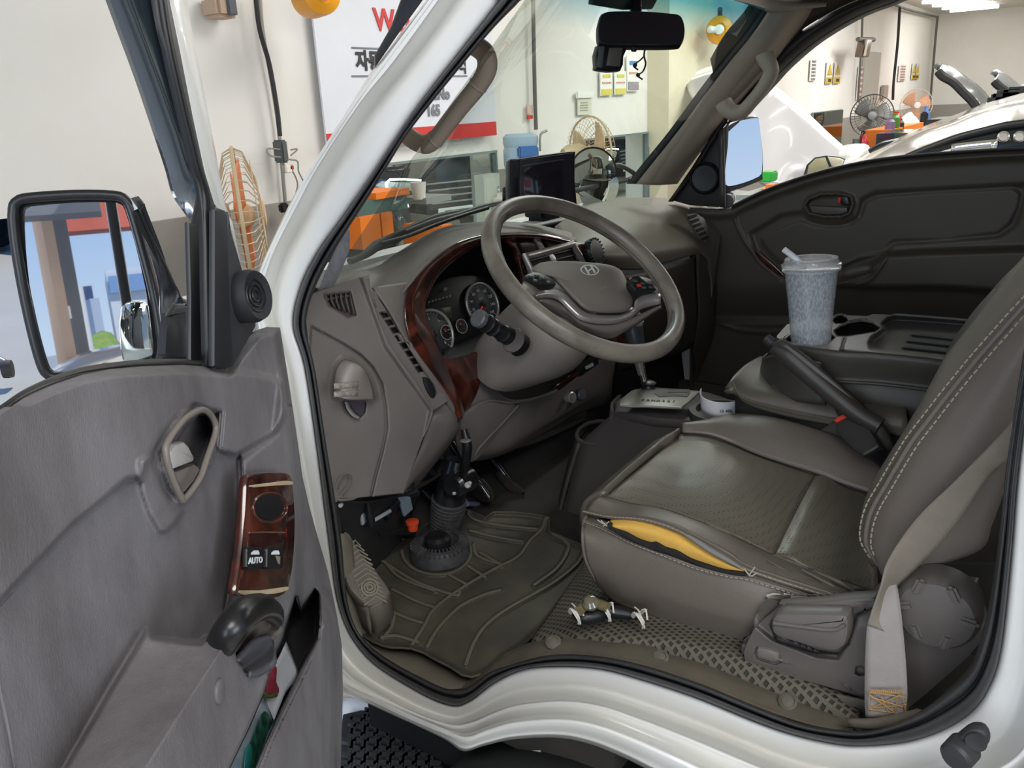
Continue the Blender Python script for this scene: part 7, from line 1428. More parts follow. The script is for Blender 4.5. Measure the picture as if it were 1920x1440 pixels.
surf('console_front', [[P(1090, 832, y=yC - .002), P(1086, 815, y=.70), P(1102, 800, y=.78)], [P(1068, 900, y=yC - .01), P(1066, 880, y=.70), P(1080, 860, y=.78)], [P(1040, 1010, y=yC - .02), P(1040, 990, y=.70), P(1050, 970, y=.78)]], CN, gc, 3, 4, .006)
slab('console_top', [P(1152, 770, y=yC), P(1330, 790, y=yC), P(1410, 780, y=.72), P(1390, 760, y=.82), P(1330, 735, y=.9), P(1215, 725, y=.86), P(1180, 735, y=.76)], (0, 0, -.02), CN, gc, .006, 2)
# small tray in front
tray = [P(a, b, y=y) for a, b, y in ((1090, 828, .66), (1082, 812, .69), (1098, 796, .75), (1125, 790, .79), (1150, 795, .80), (1148, 815, .74), (1142, 832, .67))]
tube('tray_rim', tray, .005, CN, gc, 8, 4, closed=True)
slab('tray_floor', [v + Vector((0, 0, -.02)) for v in tray], (0, 0, -.01), mat('tray_black', '#262221', .8), gc, 0)
zG = P(1165, 752, y=.67).z + .012
GPt = PL((0, 0, zG), (0, 0, 1))
gp = slab('selector_plate', GPt.poly('7', [(368, 455), (385, 420), (415, 398), (440, 388), (560, 385), (702, 392), (706, 405), (640, 462), (625, 465), (480, 458)], .0), (0, 0, -.006), mat('selector_grey', '#77756d', .4, .2, dirt='#7a776c', dscale=30, damt=.5), gc, .003, 2, label='satin grey gear selector plate')
slab('selector_slot', GPt.poly('7', [(520, 405), (560, 400), (650, 410), (660, 400), (672, 402), (660, 420), (600, 416), (540, 420)], .001), (0, 0, -.003), BLACK, gp)
slab('selector_window', GPt.poly('7', [(582, 388), (672, 388), (664, 400), (576, 400)], .001), (0, 0, -.003), BLACK, gp)
r_ = nz(GPt.poly('7', [(640, 446)])[0] - GPt.poly('7', [(440, 432)])[0]); 
for i, s_ in enumerate('PRND321'):
    p_ = GPt.poly('7', [(470 + i * 22, 434 + i * 1)], .0012)[0]; text('lettering', s_, INK, p_, r_, np.cross((0, 0, 1), r_), .011, .0003, gp, bold=.0003)
gl_ = thing('gear_lever', 'chrome gear lever with a grey leather knob behind the steering wheel', 'gear lever', P(1215, 735, y=.76))
yG = .745
tube('lever_shaft', [P(1215, 742, y=yG), P(1205, 700, y=yG), P(1198, 665, y=yG)], [.0075, .0075, .010], CHROME, gl_, 14, 3)
tube('lever_sleeve', [P(1204, 702, y=yG), P(1197, 670, y=yG), P(1192, 645, y=yG)], [.009, .012, .013], mat('sleeve_steel', '#a9a39c', .25, .7), gl_, 14, 3)
lathe('lever_boot', P(1216, 742, y=yG), (0, 0, 1), [(.024, -.006), (.022, .006), (.014, .016), (.012, .024), (.016, .028), (.01, .032)], BLACK, gl_, 24)
tube('lever_knob', [P(1196, 655, y=yG), P(1188, 625, y=yG), P(1183, 598, y=yG + .01), P(1178, 590, y=yG + .02)], [.016, .021, .024, .018], mat('knob_slate', '#474b4f', .35), gl_, 18, 5)
slab('knob_cap', [P(a, b, y=yG - .03) for a, b in T('7', [(415, 98), (450, 86), (468, 100), (460, 120), (430, 118)])], (0, .01, 0), mat('cap_silver', '#c9c2bd', .25, .4), gl_, .003, 2)
slab('knob_button', [P(a, b, y=yG - .02) for a, b in T('7', [(370, 150), (395, 130), (400, 160), (375, 170)])], (0, .02, 0), BLACK, gl_, .003)
# receipt curled in the holder, and coins of the holder
ch = P(1352, 775, y=.72); ch = GPt.at(1354, 772, -.01)
lathe('cup_holder', ch, (0, 0, 1), [(.062, -.012), (.062, .004), (.050, .006), (.048, -.005)], CN, gc, 32)
lathe('holder_well', ch + Vector((0, 0, -.01)), (0, 0, 1), [(.048, 0), (.001, .001)], mat('tray_black', '#262221', .8), gc, 28)
rc = thing('paper_receipt', 'white curled paper receipt standing in the console cup holder', 'paper', ch)
rr = .040; arc = np.linspace(math.radians(150), math.radians(395), 22)
def rcp(a, h): return (ch.x + rr * math.cos(a), ch.y - rr * math.sin(a) * -1 * -1, ch.z + h)
bas = [nz(np.array(C0) * np.array([1, 1, 0]) - np.array([ch.x, ch.y, 0]))]; bv = bas[0]; bs_ = np.array([-bv[1], bv[0], 0])
arc = np.linspace(-1.9, 1.9, 24)
surf('receipt', [[np.array(ch) + rr * (bv * math.cos(a) + bs_ * math.sin(a)) + np.array([0, 0, .004]) for a in arc], [np.array(ch) + (rr + .002) * (bv * math.cos(a) + bs_ * math.sin(a)) + np.array([0, 0, .026 + .003 * abs(a)]) for a in arc], [np.array(ch) + (rr + .003) * (bv * math.cos(a) + bs_ * math.sin(a)) + np.array([0, 0, .034 + .008 * (abs(a) / 1.9) ** 2]) for a in arc]], mat('receipt_paper', '#ffffff', .7), rc, 1, 3, .0006)
pq = np.array(ch) + (rr + .0035) * (bv * math.cos(.15) + bs_ * math.sin(.15)) + np.array([0, 0, .017]); tv = -bs_ * math.cos(.15) + bv * math.sin(.15); tv = tv if np.dot(tv, M[:, 0]) > 0 else -tv
text('lettering', '10 400', INK, pq, tv, (0, 0, 1), .0085, .0003, rc)

# ================================================================ CENTRE SEAT with fold-down console, hand brake, cup
cs = thing('centre_seat', 'dark leather centre seat cushion with rounded front edge behind the floor console', 'seat', P(1500, 720, y=.8))
SEATC = mat('dark_seat_leather', '#605a4f', .4, dirt='#555046', dscale=6, damt=.5, bump=.15, bscale=500)
yN = .605
surf('seat_cushion', [[P(1375, 725, y=yN), P(1395, 755, y=yN), P(1450, 775, y=yN), P(1530, 792, y=yN), P(1620, 805, y=yN), P(1700, 820, y=yN)],
                      [P(1372, 712, y=yN + .01), P(1392, 738, y=yN), P(1450, 755, y=yN), P(1530, 772, y=yN), P(1620, 785, y=yN), P(1700, 795, y=yN)],
                      [P(1380, 700, y=yN + .04), P(1402, 715, y=yN + .03), P(1452, 732, y=yN + .02), P(1530, 750, y=yN + .02), P(1620, 762, y=yN + .02), P(1700, 770, y=yN + .02)],
                      [P(1400, 682, y=yN + .10), P(1420, 690, y=yN + .10), P(1460, 700, y=yN + .10), P(1530, 715, y=yN + .10), P(1620, 725, y=yN + .10), P(1700, 735, y=yN + .1)],
                      [P(1425, 668, y=yN + .20), P(1440, 668, y=yN + .20), P(1470, 672, y=yN + .20), P(1530, 680, y=yN + .20), P(1620, 690, y=yN + .20), P(1700, 700, y=yN + .2)]], SEATC, cs, 5, 5, .02)
tube('seam_piping', [P(1374, 718, y=yN + .002), P(1393, 746, y=yN - .004), P(1450, 764, y=yN - .004), P(1530, 781, y=yN - .004), P(1620, 794, y=yN - .004)], .0022, SEATC, cs, 6, 5)
surf('seat_base', [[P(1378, 725, y=yN + .01), P(1450, 778, y=yN + .01), P(1700, 820, y=yN + .01)], [P(1378, 800, y=yN + .02), P(1450, 830, y=yN + .02), P(1700, 870, y=yN + .02)]], DARK, cs, 3, 3, .01)
cc = thing('centre_console_box', 'folded centre backrest forming a dark grey console with cup holders and a recessed ribbed tray', 'console', P(1600, 680, y=.8))
zT = 1.213; CTP = PL((0, 0, zT), (0, 0, 1)); CBX = mat('console_box_dark', '#3f3c36', .5, dirt='#48443d', dscale=6, damt=.4, bump=.1, bscale=600); CTT = mat('console_tray_grey', '#5f5d5b', .5, dirt='#6a6763', dscale=8, damt=.5, bump=.1, bscale=700)
A = T('d', [(612, 1100), (640, 1068), (665, 1040), (800, 1010), (920, 992), (1010, 992), (1090, 996), (1120, 985), (1200, 988), (1400, 1003), (1625, 1022), (2000, 1050)])
B = T('d', [(612, 1108), (640, 1125), (665, 1140), (720, 1150), (800, 1162), (880, 1172), (945, 1180), (955, 1170), (1150, 1190), (1400, 1215), (1500, 1228), (2000, 1280)])
trayp = T('d', [(1105, 1140), (1120, 1110), (1160, 1085), (1180, 1065), (1172, 1040), (1200, 1012), (1240, 1003), (1400, 1012), (1590, 1027), (2000, 1060), (2000, 1400), (1560, 1240), (1480, 1228), (1300, 1205), (1150, 1180), (1112, 1165)])
h1 = T('d', [(915, 1020), (925, 1003), (950, 998), (975, 1005), (982, 1020), (960, 1032), (925, 1032)])
h2 = T('d', [(922, 1075), (950, 1056), (1000, 1035), (1060, 1025), (1110, 1035), (1150, 1060), (1130, 1075), (1060, 1088), (980, 1100), (935, 1098)])
h3 = T('d', [(662, 1120), (700, 1095), (800, 1080), (880, 1085), (912, 1110), (880, 1135), (800, 1148), (700, 1135)])
seam = T('d', [(985, 1040), (980, 1090), (960, 1150), (950, 1180)])
slots_ = [T('d', [(1330, 1103), (1560, 1128)]), T('d', [(1305, 1136), (1530, 1162)]), T('d', [(1282, 1170), (1510, 1196)])]
def ct_h(X, Y):
    h = -.022 * inside(trayp, X, Y, 6) - .05 * inside(h1, X, Y, 2.5) - .05 * inside(h2, X, Y, 3.5) - .05 * inside(h3, X, Y, 3) - .004 * groove(seam, X, Y, 2)
    for s_ in slots_: h = h - .006 * groove(s_, X, Y, 2.5)
    return h
relief('console_lid', A, B, 240, 120, CTP, ct_h, CTT, cc, .004, label='satin grey console top with cup holders and tray')
for s_ in slots_: tube('tray_slot', [CTP.at(a, b, -.025) for a, b in s_], .0022, BLACK, cc, 6, 0)
yB = CTP.at(*T('d', [(800, 1162)])[0]).y
e0 = [CTP.at(a, b) for a, b in T('d', [(612, 1104), (640, 1125), (665, 1140), (800, 1162), (945, 1180), (1150, 1190), (1400, 1215), (1500, 1228), (1700, 1250)])]
e1 = [v + Vector((.0, -.004, -.010)) for v in e0]; e2 = [v + Vector((.005, .004, -.045)) for v in e0]; e3 = [v + Vector((.004, .002, -.052)) for v in e0]; e4 = [v + Vector((-.01, .0, -.075)) for v in e0]; e5 = [v + Vector((-.02, .0, -.095)) for v in e0]; e6 = [v + Vector((.0, .02, -.125)) for v in e0]
surf('console_side', [e0, e1, e2, e3], CBX, cc, 4, 3, .004)
surf('console_lower', [[v + Vector((0, .006, 0)) for v in e3], e4, e5, e6], CBX, cc, 4, 4, .004)
surf('console_lower', [[P(a, b, y=y) for (a, b), y in zip(T('d', p), (.76, .68, .63, .61, .61))] for p in ([(560, 1190), (535, 1215), (600, 1200), (700, 1215), (850, 1240)], [(528, 1245), (530, 1280), (600, 1260), (700, 1270), (850, 1290)], [(522, 1320), (532, 1350), (600, 1345), (700, 1350), (850, 1360)], [(535, 1400), (560, 1430), (620, 1435), (720, 1450), (870, 1470)])], CBX, cc, 4, 4, .004)
tube('side_crease', [v + Vector((0, -.004, .0)) for v in e3], .003, CBX, cc, 8, 3)
# cup
cup = thing('plastic_cup', 'clear plastic takeaway cup with frosty condensation, lid and straw in the console cup holder', 'cup', P(1518, 640, y=.83))
c0 = CTP.at(1521, 634) + Vector((0, 0, -.012)); yQ = c0.y; c1 = P(1521, 503, y=yQ); H = c1.z - c0.z; ks = 108 / 1578 * np.dot(M[:, 2] if 0 else (np.array(c1) - C0) @ M, (0, 0, 1)) / 2 / .0525
CLR = mat('clear_plastic', '#d3d8dc', .12, alpha=.34, coat=.5, spec=.8)
def frost():
    m = mat('frosty_plastic', '#c6ccd2', .25, alpha=.55, coat=.4); t = m.node_tree; L = t.links.new; b = t.nodes['Principled BSDF']
    g = t.nodes.new('ShaderNodeTexCoord'); mp = t.nodes.new('ShaderNodeMapping'); mp.inputs['Scale'].default_value = (1, 1, .45); n = t.nodes.new('ShaderNodeTexNoise'); n.inputs['Scale'].default_value = 330; n.inputs['Detail'].default_value = 6
    r = t.nodes.new('ShaderNodeValToRGB'); r.color_ramp.elements[0].position = .42; r.color_ramp.elements[0].color = (.38, .38, .38, 1); r.color_ramp.elements[1].position = .62; r.color_ramp.elements[1].color = (.72, .72, .72, 1)
    L(g.outputs['Object'], mp.inputs[0]); L(mp.outputs[0], n.inputs['Vector']); L(n.outputs[0], r.inputs[0]); L(r.outputs[0], b.inputs['Alpha'])
    bp = t.nodes.new('ShaderNodeBump'); bp.inputs['Strength'].default_value = .6; bp.inputs['Distance'].default_value = .002; L(n.outputs[0], bp.inputs['Height']); L(bp.outputs[0], b.inputs['Normal']); return m
FRO = frost()
axd = nz(np.array(c1) - np.array(c0))
lathe('cup_wall', c0, axd, [(.033 * ks, -.012), (.035 * ks, .0), (.040 * ks, H * .5), (.0455 * ks, H * .9), (.047 * ks, H)], FRO, cup, 48)
lathe('cup_rim', c1, axd, [(.047 * ks, -.004), (.0515 * ks, -.003), (.0515 * ks, .001), (.047 * ks, .002)], CLR, cup, 48)
lathe('cup_lid', c1, axd, [(r * ks, h) for r, h in ((.050, .002), (.0525, .004), (.0525, .008), (.049, .009), (.047, .016), (.046, .0175), (.035, .0175), (.034, .015), (.002, .015))], CLR, cup, 48)
s0 = P(1502, 493, y=yQ - .01); s1 = P(1471, 468, y=yQ - .02)
tube('straw', [P(1500, 492, y=yQ - .01), P(1486, 480, y=yQ - .012), P(1470, 468, y=yQ - .02)], .0052, mat('white_straw', '#dfe3e6', .3), cup, 12, 3)
tube('straw', [P(1506, 500, y=yQ), P(1514, 560, y=yQ), P(1516, 636, y=yQ)], .0048, mat('white_straw_in', '#c9ced3', .3, alpha=.7), cup, 12, 3)
# hand brake lever
hb2 = thing('hand_brake', 'long dark hand brake lever rising beside the centre console', 'hand brake', P(1640, 790, y=.66))
HBM = mat('brake_dark', '#3d3935', .42, bump=.08, bscale=600)
tube('brake_grip', [P(1455, 648, y=0.585), P(1480, 668, y=0.580), P(1530, 712, y=0.575), P(1600, 770, y=0.565), P(1650, 800, y=0.560)], [.0155, .0175, .0165, .015, .014], HBM, hb2, 18, 5)
tube('brake_button', [P(1437, 634, y=0.590), P(1450, 645, y=0.587)], .0085, RUBBER, hb2, 14, 0)
surf('brake_shield', [[P(a, b, y=0.570) for a, b in T('7', [(1010, 200), (1100, 300), (1250, 400), (1290, 470), (1350, 600), (1420, 690)])], [P(a, b, y=0.565) for a, b in T('7', [(1060, 180), (1180, 270), (1320, 390), (1420, 480), (1500, 560), (1540, 640)])]], HBM, hb2, 4, 3, .012)
surf('brake_bracket', [[P(a, b, y=.60) for a, b in T('7', [(1210, 578), (1300, 520), (1380, 500), (1440, 530)])], [P(a, b, y=.60) for a, b in T('7', [(1290, 640), (1370, 600), (1460, 590), (1530, 600)])], [P(a, b, y=.60) for a, b in T('7', [(1400, 690), (1460, 680), (1520, 680), (1560, 680)])]], CBX, hb2, 4, 4, .01)
# belt buckle
bk = thing('belt_buckle', 'black seat belt buckle with a red release bar beside the driver seat', 'seat belt buckle', P(1610, 830, y=.60))
BP_ = PL(P(1610, 815, y=.545), nz((-.25, -.8, .55)))
slab('buckle_body', BP_.poly('7', [(1288, 540), (1380, 482), (1410, 510), (1478, 620), (1475, 640), (1420, 672), (1400, 668), (1330, 610)], .0), -BP_.n * .022, mat('buckle_black', '#35332f', .45), bk, .006, 3)
slab('release_bar', BP_.poly('7', [(1284, 522), (1300, 508), (1365, 475), (1380, 478), (1376, 488), (1300, 530)], .002), -BP_.n * .014, mat('release_red', '#d8402e', .4), bk, .002)
tube('buckle_stem', [BP_.at(*T('7', [(1450, 650)])[0], -.01), P(1665, 870, y=.56)], .012, BLACK, bk, 10, 0)
# ================================================================ DRIVER SEAT
ds = thing('driver_seat', 'taupe leather driver seat with a torn side seam showing yellow foam', 'seat', (-.35, .4, .95))
def q7(pts, y): return [P(a, b, y=y) for a, b in T('7', pts)]
def q8(pts, y): return [P(a, b, y=y) for a, b in T('8', pts)]
# columns run front -> back (8 stations)
D = T('7', [(310, 850), (420, 880), (560, 905), (750, 972), (900, 1040), (1030, 1100), (1200, 1165), (1480, 1265)])
Ecol = T('7', [(640, 578), (750, 590), (850, 625), (960, 672), (1080, 712), (1210, 752), (1330, 800), (1450, 840)])
D3d = [P(a, b, y=y) for (a, b), y in zip(D, [.24, .25, .255, .26, .265, .27, .27, .27])]
E3d = [P(a, b, y=y) for (a, b), y in zip(Ecol, [.50, .51, .52, .52, .52, .52, .52, .52])]
def blend(t, dz): return [a * (1 - t) + b * t + Vector((0, 0, d)) for a, b, d in zip(D3d, E3d, dz)]
puff = [.002, .012, .018, .020, .016, .004, .010, .004]
fr = [P(a, b, y=y) for (a, b), y in zip(T('7', [(310, 850), (400, 765), (500, 680), (580, 612), (640, 578)]), [.24, .30, .37, .45, .50])]
cols = [D3d]
for t, w in ((.2, .75), (.4, 1), (.6, 1), (.8, .75)): cols.append(blend(t, [p * w for p in puff]))
cols.append(E3d)
for i, c_ in enumerate(cols): c_[0] = fr[0].lerp(fr[4], i / 5) * .35 + (fr[min(4, int(round(i * .8)))]) * .65 if 0 < i < 5 else c_[0]
def perf_mat():
    m = mat('perforated_leather', '#7a7566', .4, bump=0, spec=.6); t = m.node_tree; L = t.links.new; b = t.nodes['Principled BSDF']
    g = t.nodes.new('ShaderNodeTexCoord'); v = t.nodes.new('ShaderNodeTexVoronoi'); v.inputs['Scale'].default_value = 190; v.inputs['Randomness'].default_value = .15
    r = t.nodes.new('ShaderNodeMapRange'); r.inputs[1].default_value = .18; r.inputs[2].default_value = .34; L(g.outputs['Object'], v.inputs['Vector']); L(v.outputs['Distance'], r.inputs[0])
    mx = t.nodes.new('ShaderNodeMix'); mx.data_type = 'RGBA'; mx.inputs[6].default_value = srgb('#575146'); mx.inputs[7].default_value = srgb('#726c5f'); L(r.outputs[0], mx.inputs[0]); L(mx.outputs[2], b.inputs['Base Color'])
    bp = t.nodes.new('ShaderNodeBump'); bp.inputs['Strength'].default_value = .25; bp.inputs['Distance'].default_value = .0015; L(r.outputs[0], bp.inputs['Height']); L(bp.outputs[0], b.inputs['Normal']); return m
PERF = perf_mat()
cols3 = [c_[:6] for c_ in cols]; cols4 = [[c_[5] + Vector((0, 0, 0))] + [c_[5].lerp(c_[6], .4) + Vector((0, 0, .006))] + c_[6:] for c_ in cols]
ci = surf('cushion_insert', cols3, PERF, ds, 6, 6, .01, label='perforated taupe leather centre of the seat cushion')
surf('cushion_insert', cols4, PERF, ds, 6, 6, .01)
seam_ = [c_[5] + Vector((0, 0, -.001)) for c_ in cols]
tube('cushion_seam', seam_, .0022, mat('seam_taupe', '#4c463e', .6), ds, 6, 5)
# front roll of the cushion
frt = [fr[i] for i in range(5)]
surf('cushion_front', [frt, [v + Vector((-.028, -.004, -.02)) for v in frt], [v + Vector((-.036, 0, -.06)) for v in frt], [v + Vector((-.01, 0, -.12)) for v in frt]], LEATHER, ds, 5, 4, .01)
# near bolster: inner seam D up and over to the outer seam C
Cc = T('7', [(225, 915), (330, 937), (470, 948), (600, 985), (720, 1045), (830, 1105), (930, 1165), (1290, 1285)])
C3 = [P(a, b, y=y) for (a, b), y in zip(Cc, [.185, .175, .170, .165, .165, .165, .165, .17])]
mids = [a * .55 + b * .45 + Vector((0, -.004, .012)) for a, b in zip(D3d, C3)]
m2 = [a * .85 + b * .15 + Vector((0, 0, .004)) for a, b in zip(D3d, C3)]; m3 = [a * .2 + b * .8 + Vector((0, -.004, .007)) for a, b in zip(D3d, C3)]
surf('side_bolster', [D3d, m2, mids, m3, C3, [v + Vector((0, .012, -.006)) for v in C3]], LEATHER_S, ds, 6, 5, .006)
wr_ = mat('wrinkle_leather', '#5f574e', .4)
for pts in ([(760, 975), (880, 1020), (940, 1050)], [(1030, 1102), (1110, 1130), (1180, 1160)]):
    tube('frayed_seam', [P(a, b, y=.262) + Vector((0, -.004, .002)) for a, b in T('7', pts)], .0022, mat('frayed_leather', '#8f8573', .8, dirt='#5d554a', dscale=120, damt=.8), ds, 6, 5)
for pts in ([(1000, 1120), (1150, 1200), (1290, 1270)], [(1150, 1160), (1270, 1225), (1360, 1280)], [(1200, 1165), (1310, 1215), (1400, 1275)]):
    tube('leather_wrinkle', [P(a, b, y=.20) + Vector((0, 0, .0)) for a, b in T('7', pts)], [.001, .004, .001], wr_, ds, 8, 5)
# lower skirt: from the seam down to the plinth
Bs = T('7', [(222, 945), (320, 985), (430, 1040), (560, 1090), (700, 1145), (840, 1180), (950, 1200), (1260, 1300)])
B3 = [P(a, b, y=y) for (a, b), y in zip(Bs, [.182, .168, .160, .157, .156, .157, .16, .165])]
S1 = q7([(216, 1010), (290, 1060), (400, 1120), (540, 1165), (690, 1220), (840, 1260), (950, 1290), (1040, 1320)], .15)
S2 = q7([(226, 1110), (300, 1160), (400, 1215), (540, 1260), (680, 1310), (830, 1350), (930, 1370), (1010, 1380)], .148)
S3 = q7([(262, 1195), (330, 1240), (430, 1290), (560, 1325), (690, 1365), (830, 1400), (910, 1425), (970, 1440)], .155)
S4 = q8([(150, 432), (220, 500), (320, 545), (430, 585), (530, 618), (640, 650), (720, 670), (780, 690)], .165)
surf('seat_skirt', [[v + Vector((0, .012, .004)) for v in B3], B3, S1, S2, S3, S4], LEATHER_S, ds, 6, 5, .006)
# rounded front corner of the skirt, wrapping away
def around(v, dx, dy, dz=0): return v + Vector((dx, dy, dz))
surf('skirt_front', [[around(B3[0], 0, 0), around(B3[0], -.004, .05, .012), around(B3[0], .0, .16, .03), around(B3[0], .015, .30, .04)], [S1[0], around(S1[0], -.02, .05), around(S1[0], -.02, .16), around(S1[0], 0, .32)], [S2[0], around(S2[0], -.018, .06), around(S2[0], -.02, .16), around(S2[0], 0, .32)], [S3[0], around(S3[0], -.01, .08), around(S3[0], -.01, .18), around(S3[0], 0, .32)], [S4[0], around(S4[0], .02, .09), around(S4[0], .02, .2), around(S4[0], 0.02, .32)]], LEATHER_S, ds, 5, 4, .004)
# seams and stitches either side of the tear
tube('seam_piping', [v + Vector((0, -.004, .002)) for v in C3], .0026, LEATHER_S, ds, 8, 5)
tube('seam_piping', [v + Vector((0, -.003, .0)) for v in B3], .0026, LEATHER_S, ds, 8, 5)
def stitches(name, line, step, ln, r, off, m, parent, lim=300):
    p = cr(line, 14); s = np.r_[0, np.cumsum(np.linalg.norm(np.diff(p, axis=0), axis=1))]; mb = MB(); d = 0; n = 0
    while d + ln < s[-1] and n < lim:
        a = [np.interp(d, s, p[:, k]) for k in range(3)]; b = [np.interp(d + ln, s, p[:, k]) for k in range(3)]; mb.tube([np.array(a) + off, np.array(b) + off], r, 5); d += step; n += 1
    o = mb.build(name, m, parent); o['kind'] = 'stuff'; return o
stitches('stitching', C3, .0065, .0045, .0008, np.array([0, -.0075, .0045]), THREAD, ds)
stitches('stitching', B3, .0065, .0045, .0008, np.array([0, -.0065, -.0005]), THREAD, ds)
# the tear: yellow foam bulging behind a dark torn lip
foam_t = q7([(325, 945), (390, 940), (470, 948), (560, 968), (660, 1005), (740, 1050), (820, 1105), (905, 1165)], .166)
foam_m = q7([(340, 975), (410, 980), (490, 1000), (580, 1030), (670, 1065), (750, 1105), (830, 1140), (905, 1168)], .154)
foam_b = q7([(352, 990), (430, 1025), (510, 1060), (590, 1095), (680, 1125), (760, 1150), (840, 1172), (908, 1172)], .160)
surf('yellow_foam', [[v + Vector((0, .012, -.006)) for v in foam_t], [v + Vector((0, .003, -.003)) for v in foam_t], foam_m, foam_b, [v + Vector((0, .012, -.004)) for v in foam_b]], FOAM, ds, 6, 5, .003, label='yellow foam showing through the torn seam')
TL = mat('torn_lip', '#1d1b19', .8, bump=.4, bscale=300)
lip_a = q7([(320, 965), (350, 985), (400, 1005), (450, 1035), (500, 1050), (530, 1048), (570, 1070), (620, 1085), (680, 1122), (750, 1145), (820, 1165), (905, 1172)], .153)
lip_b = q7([(325, 985), (370, 1015), (430, 1045), (480, 1065), (530, 1085), (580, 1100), (640, 1120), (700, 1142), (770, 1165), (840, 1182), (890, 1188), (915, 1186)], .151)
surf('torn_edge', [[v + Vector((0, .006, .001)) for v in lip_a], lip_a, lip_b], TL, ds, 5, 3, .002)
tube('torn_edge', q7([(640, 1005), (700, 1040), (770, 1085), (850, 1130), (900, 1160)], .152), [.001, .0035, .004, .003, .001], mat('grey_lining', '#7f7d7a', .8), ds, 8, 4)
for pts in ([(925, 1185), (950, 1150)], [(905, 1160), (930, 1190)], [(290, 950), (315, 975)], [(300, 975), (325, 955)], [(275, 948), (300, 965)], [(935, 1190), (960, 1175)]):
    tube('loose_thread', q7(pts, .149), .0009, mat('light_thread', '#b9b3a6', .8), ds, 5, 0)
# small hole with a white tie
surf('torn_hole', [q7([(1045, 1272), (1080, 1270), (1125, 1282)], .148), q7([(1055, 1298), (1085, 1300), (1120, 1296)], .148)], mat('hole_brown', '#7a5a34', .9, dirt='#463626', dscale=90, damt=.8), ds, 3, 2, .002)
tube('string_tie', q7([(1002, 1275), (1030, 1268), (1060, 1272), (1045, 1285), (1065, 1300), (1100, 1302), (1130, 1292), (1150, 1280), (1120, 1275), (1075, 1268)], .1465), .0018, mat('white_string', '#dad6cc', .8), ds, 6, 4)
# far bolster
F0 = T('7', [(640, 578), (750, 540), (850, 512), (1000, 522), (1150, 560), (1300, 612), (1430, 672), (1510, 712)])
Fm = [P(a, b, y=y) for (a, b), y in zip(F0, [.52, .56, .585, .59, .59, .59, .59, .59])]
surf('far_bolster', [E3d, [a * .6 + b * .4 + Vector((0, 0, .012)) for a, b in zip(E3d, Fm)], Fm, [v + Vector((0, .02, -.03)) for v in Fm], [v + Vector((0, .02, -.12)) for v in Fm]], LEATHER_S, ds, 6, 5, .008)
tube('cushion_seam', [v + Vector((0, 0, -.001)) for v in E3d], .002, mat('seam_taupe', '#4c463e', .6), ds, 6, 5)
tube('cushion_seam', [v + Vector((0, 0, 0)) for v in D3d], .002, mat('seam_taupe', '#4c463e', .6), ds, 6, 5)
# plinth under the cushion
surf('seat_plinth', [q8([(200, 490), (400, 575), (600, 645), (770, 690)], .18), q8([(210, 520), (400, 620), (600, 690), (770, 735)], .18)], BLACK, ds, 4, 2, .01)
# ---- backrest
sil = [(1430, 1390)]; 
far = T('d', [(2100, 480), (1920, 690), (1820, 790), (1750, 870), (1680, 950), (1620, 1030), (1575, 1095), (1540, 1150), (1500, 1235), (1470, 1300), (1440, 1380), (1400, 1450)])
far3 = [P(a, b, y=.55) for a, b in far]
seamp = [(2050, 440), (1920, 577), (1883, 618), (1833, 675), (1779, 741), (1745, 785), (1709, 833), (1663, 910), (1640, 950), (1629, 985), (1628, 1020), (1650, 1058)]
sm3 = [P(a, b, y=.175) for a, b in seamp]
fa = []
for a, b in zip(far3, sm3): fa.append(a * .65 + b * .35 + Vector((.05, 0, 0)))
bol_o = [v + Vector((.0, .05, 0)) for v in sm3]
mid1 = [P(a, b, y=.48) for a, b in T('d', [(2120, 560), (1960, 720), (1870, 810), (1800, 890), (1725, 970), (1660, 1050), (1610, 1110), (1575, 1170), (1530, 1250), (1500, 1320), (1470, 1400), (1420, 1470)])]
br_in = [P(a, b, y=.215) for a, b in [(2060, 330), (1920, 489), (1863, 552), (1814, 614), (1769, 675), (1733, 742), (1695, 808), (1650, 880), (1630, 925), (1621, 965), (1620, 1005), (1640, 1050)]]
up_ = lambda r: [r[0] + (r[0] - r[1]).normalized() * .16] + list(r)
surf('backrest_front', [up_(r) for r in [[v + Vector((.06, .04, 0)) for v in far3], far3, mid1, [a * .5 + b * .5 + Vector((.035, 0, 0)) for a, b in zip(mid1, br_in)], br_in, sm3]], mat('backrest_leather', '#6c665a', .38, dirt='#544e44', dscale=5, damt=.5, bump=.14, bscale=500), ds, 5, 5, .01)
# side panel of the backrest
side_r = [(2100, 480), (1985, 600), (1960, 680), (1940, 740), (1920, 800), (1900, 860), (1890, 900), (1875, 945), (1860, 985), (1840, 1030), (1760, 1060), (1690, 1075)]
sr3 = [P(a, b, y=.15) for a, b in side_r]
sms = [a * .8 + b * .2 + Vector((0, -.02, 0)) for a, b in zip(sm3, sr3)]
surf('backrest_side', [up_(r) for r in [[v + Vector((-.001, -.001, 0)) for v in sm3], sms, [a * .5 + b * .5 + Vector((0, -.022, 0)) for a, b in zip(sm3, sr3)], sr3]], LEATHER_S, ds, 5, 5, .008, label='taupe side panel of the backrest with double stitching')
tube('backrest_seam', [v + Vector((-.001, -.003, 0)) for v in sm3], .003, LEATHER_S, ds, 8, 5)
pin = [(a + 14, b + 8) for a, b in seamp]; 
def near_side(off, y): return [P(a + off * .8, b + off * .6, y=y) for a, b in seamp]
stitches('stitching', near_side(-12, .176), .0075, .0052, .0009, np.array([-.002, -.004, 0]), THREAD, ds)
stitches('stitching', near_side(12, .160), .0075, .0052, .0009, np.array([-.001, -.004, 0]), THREAD, ds)
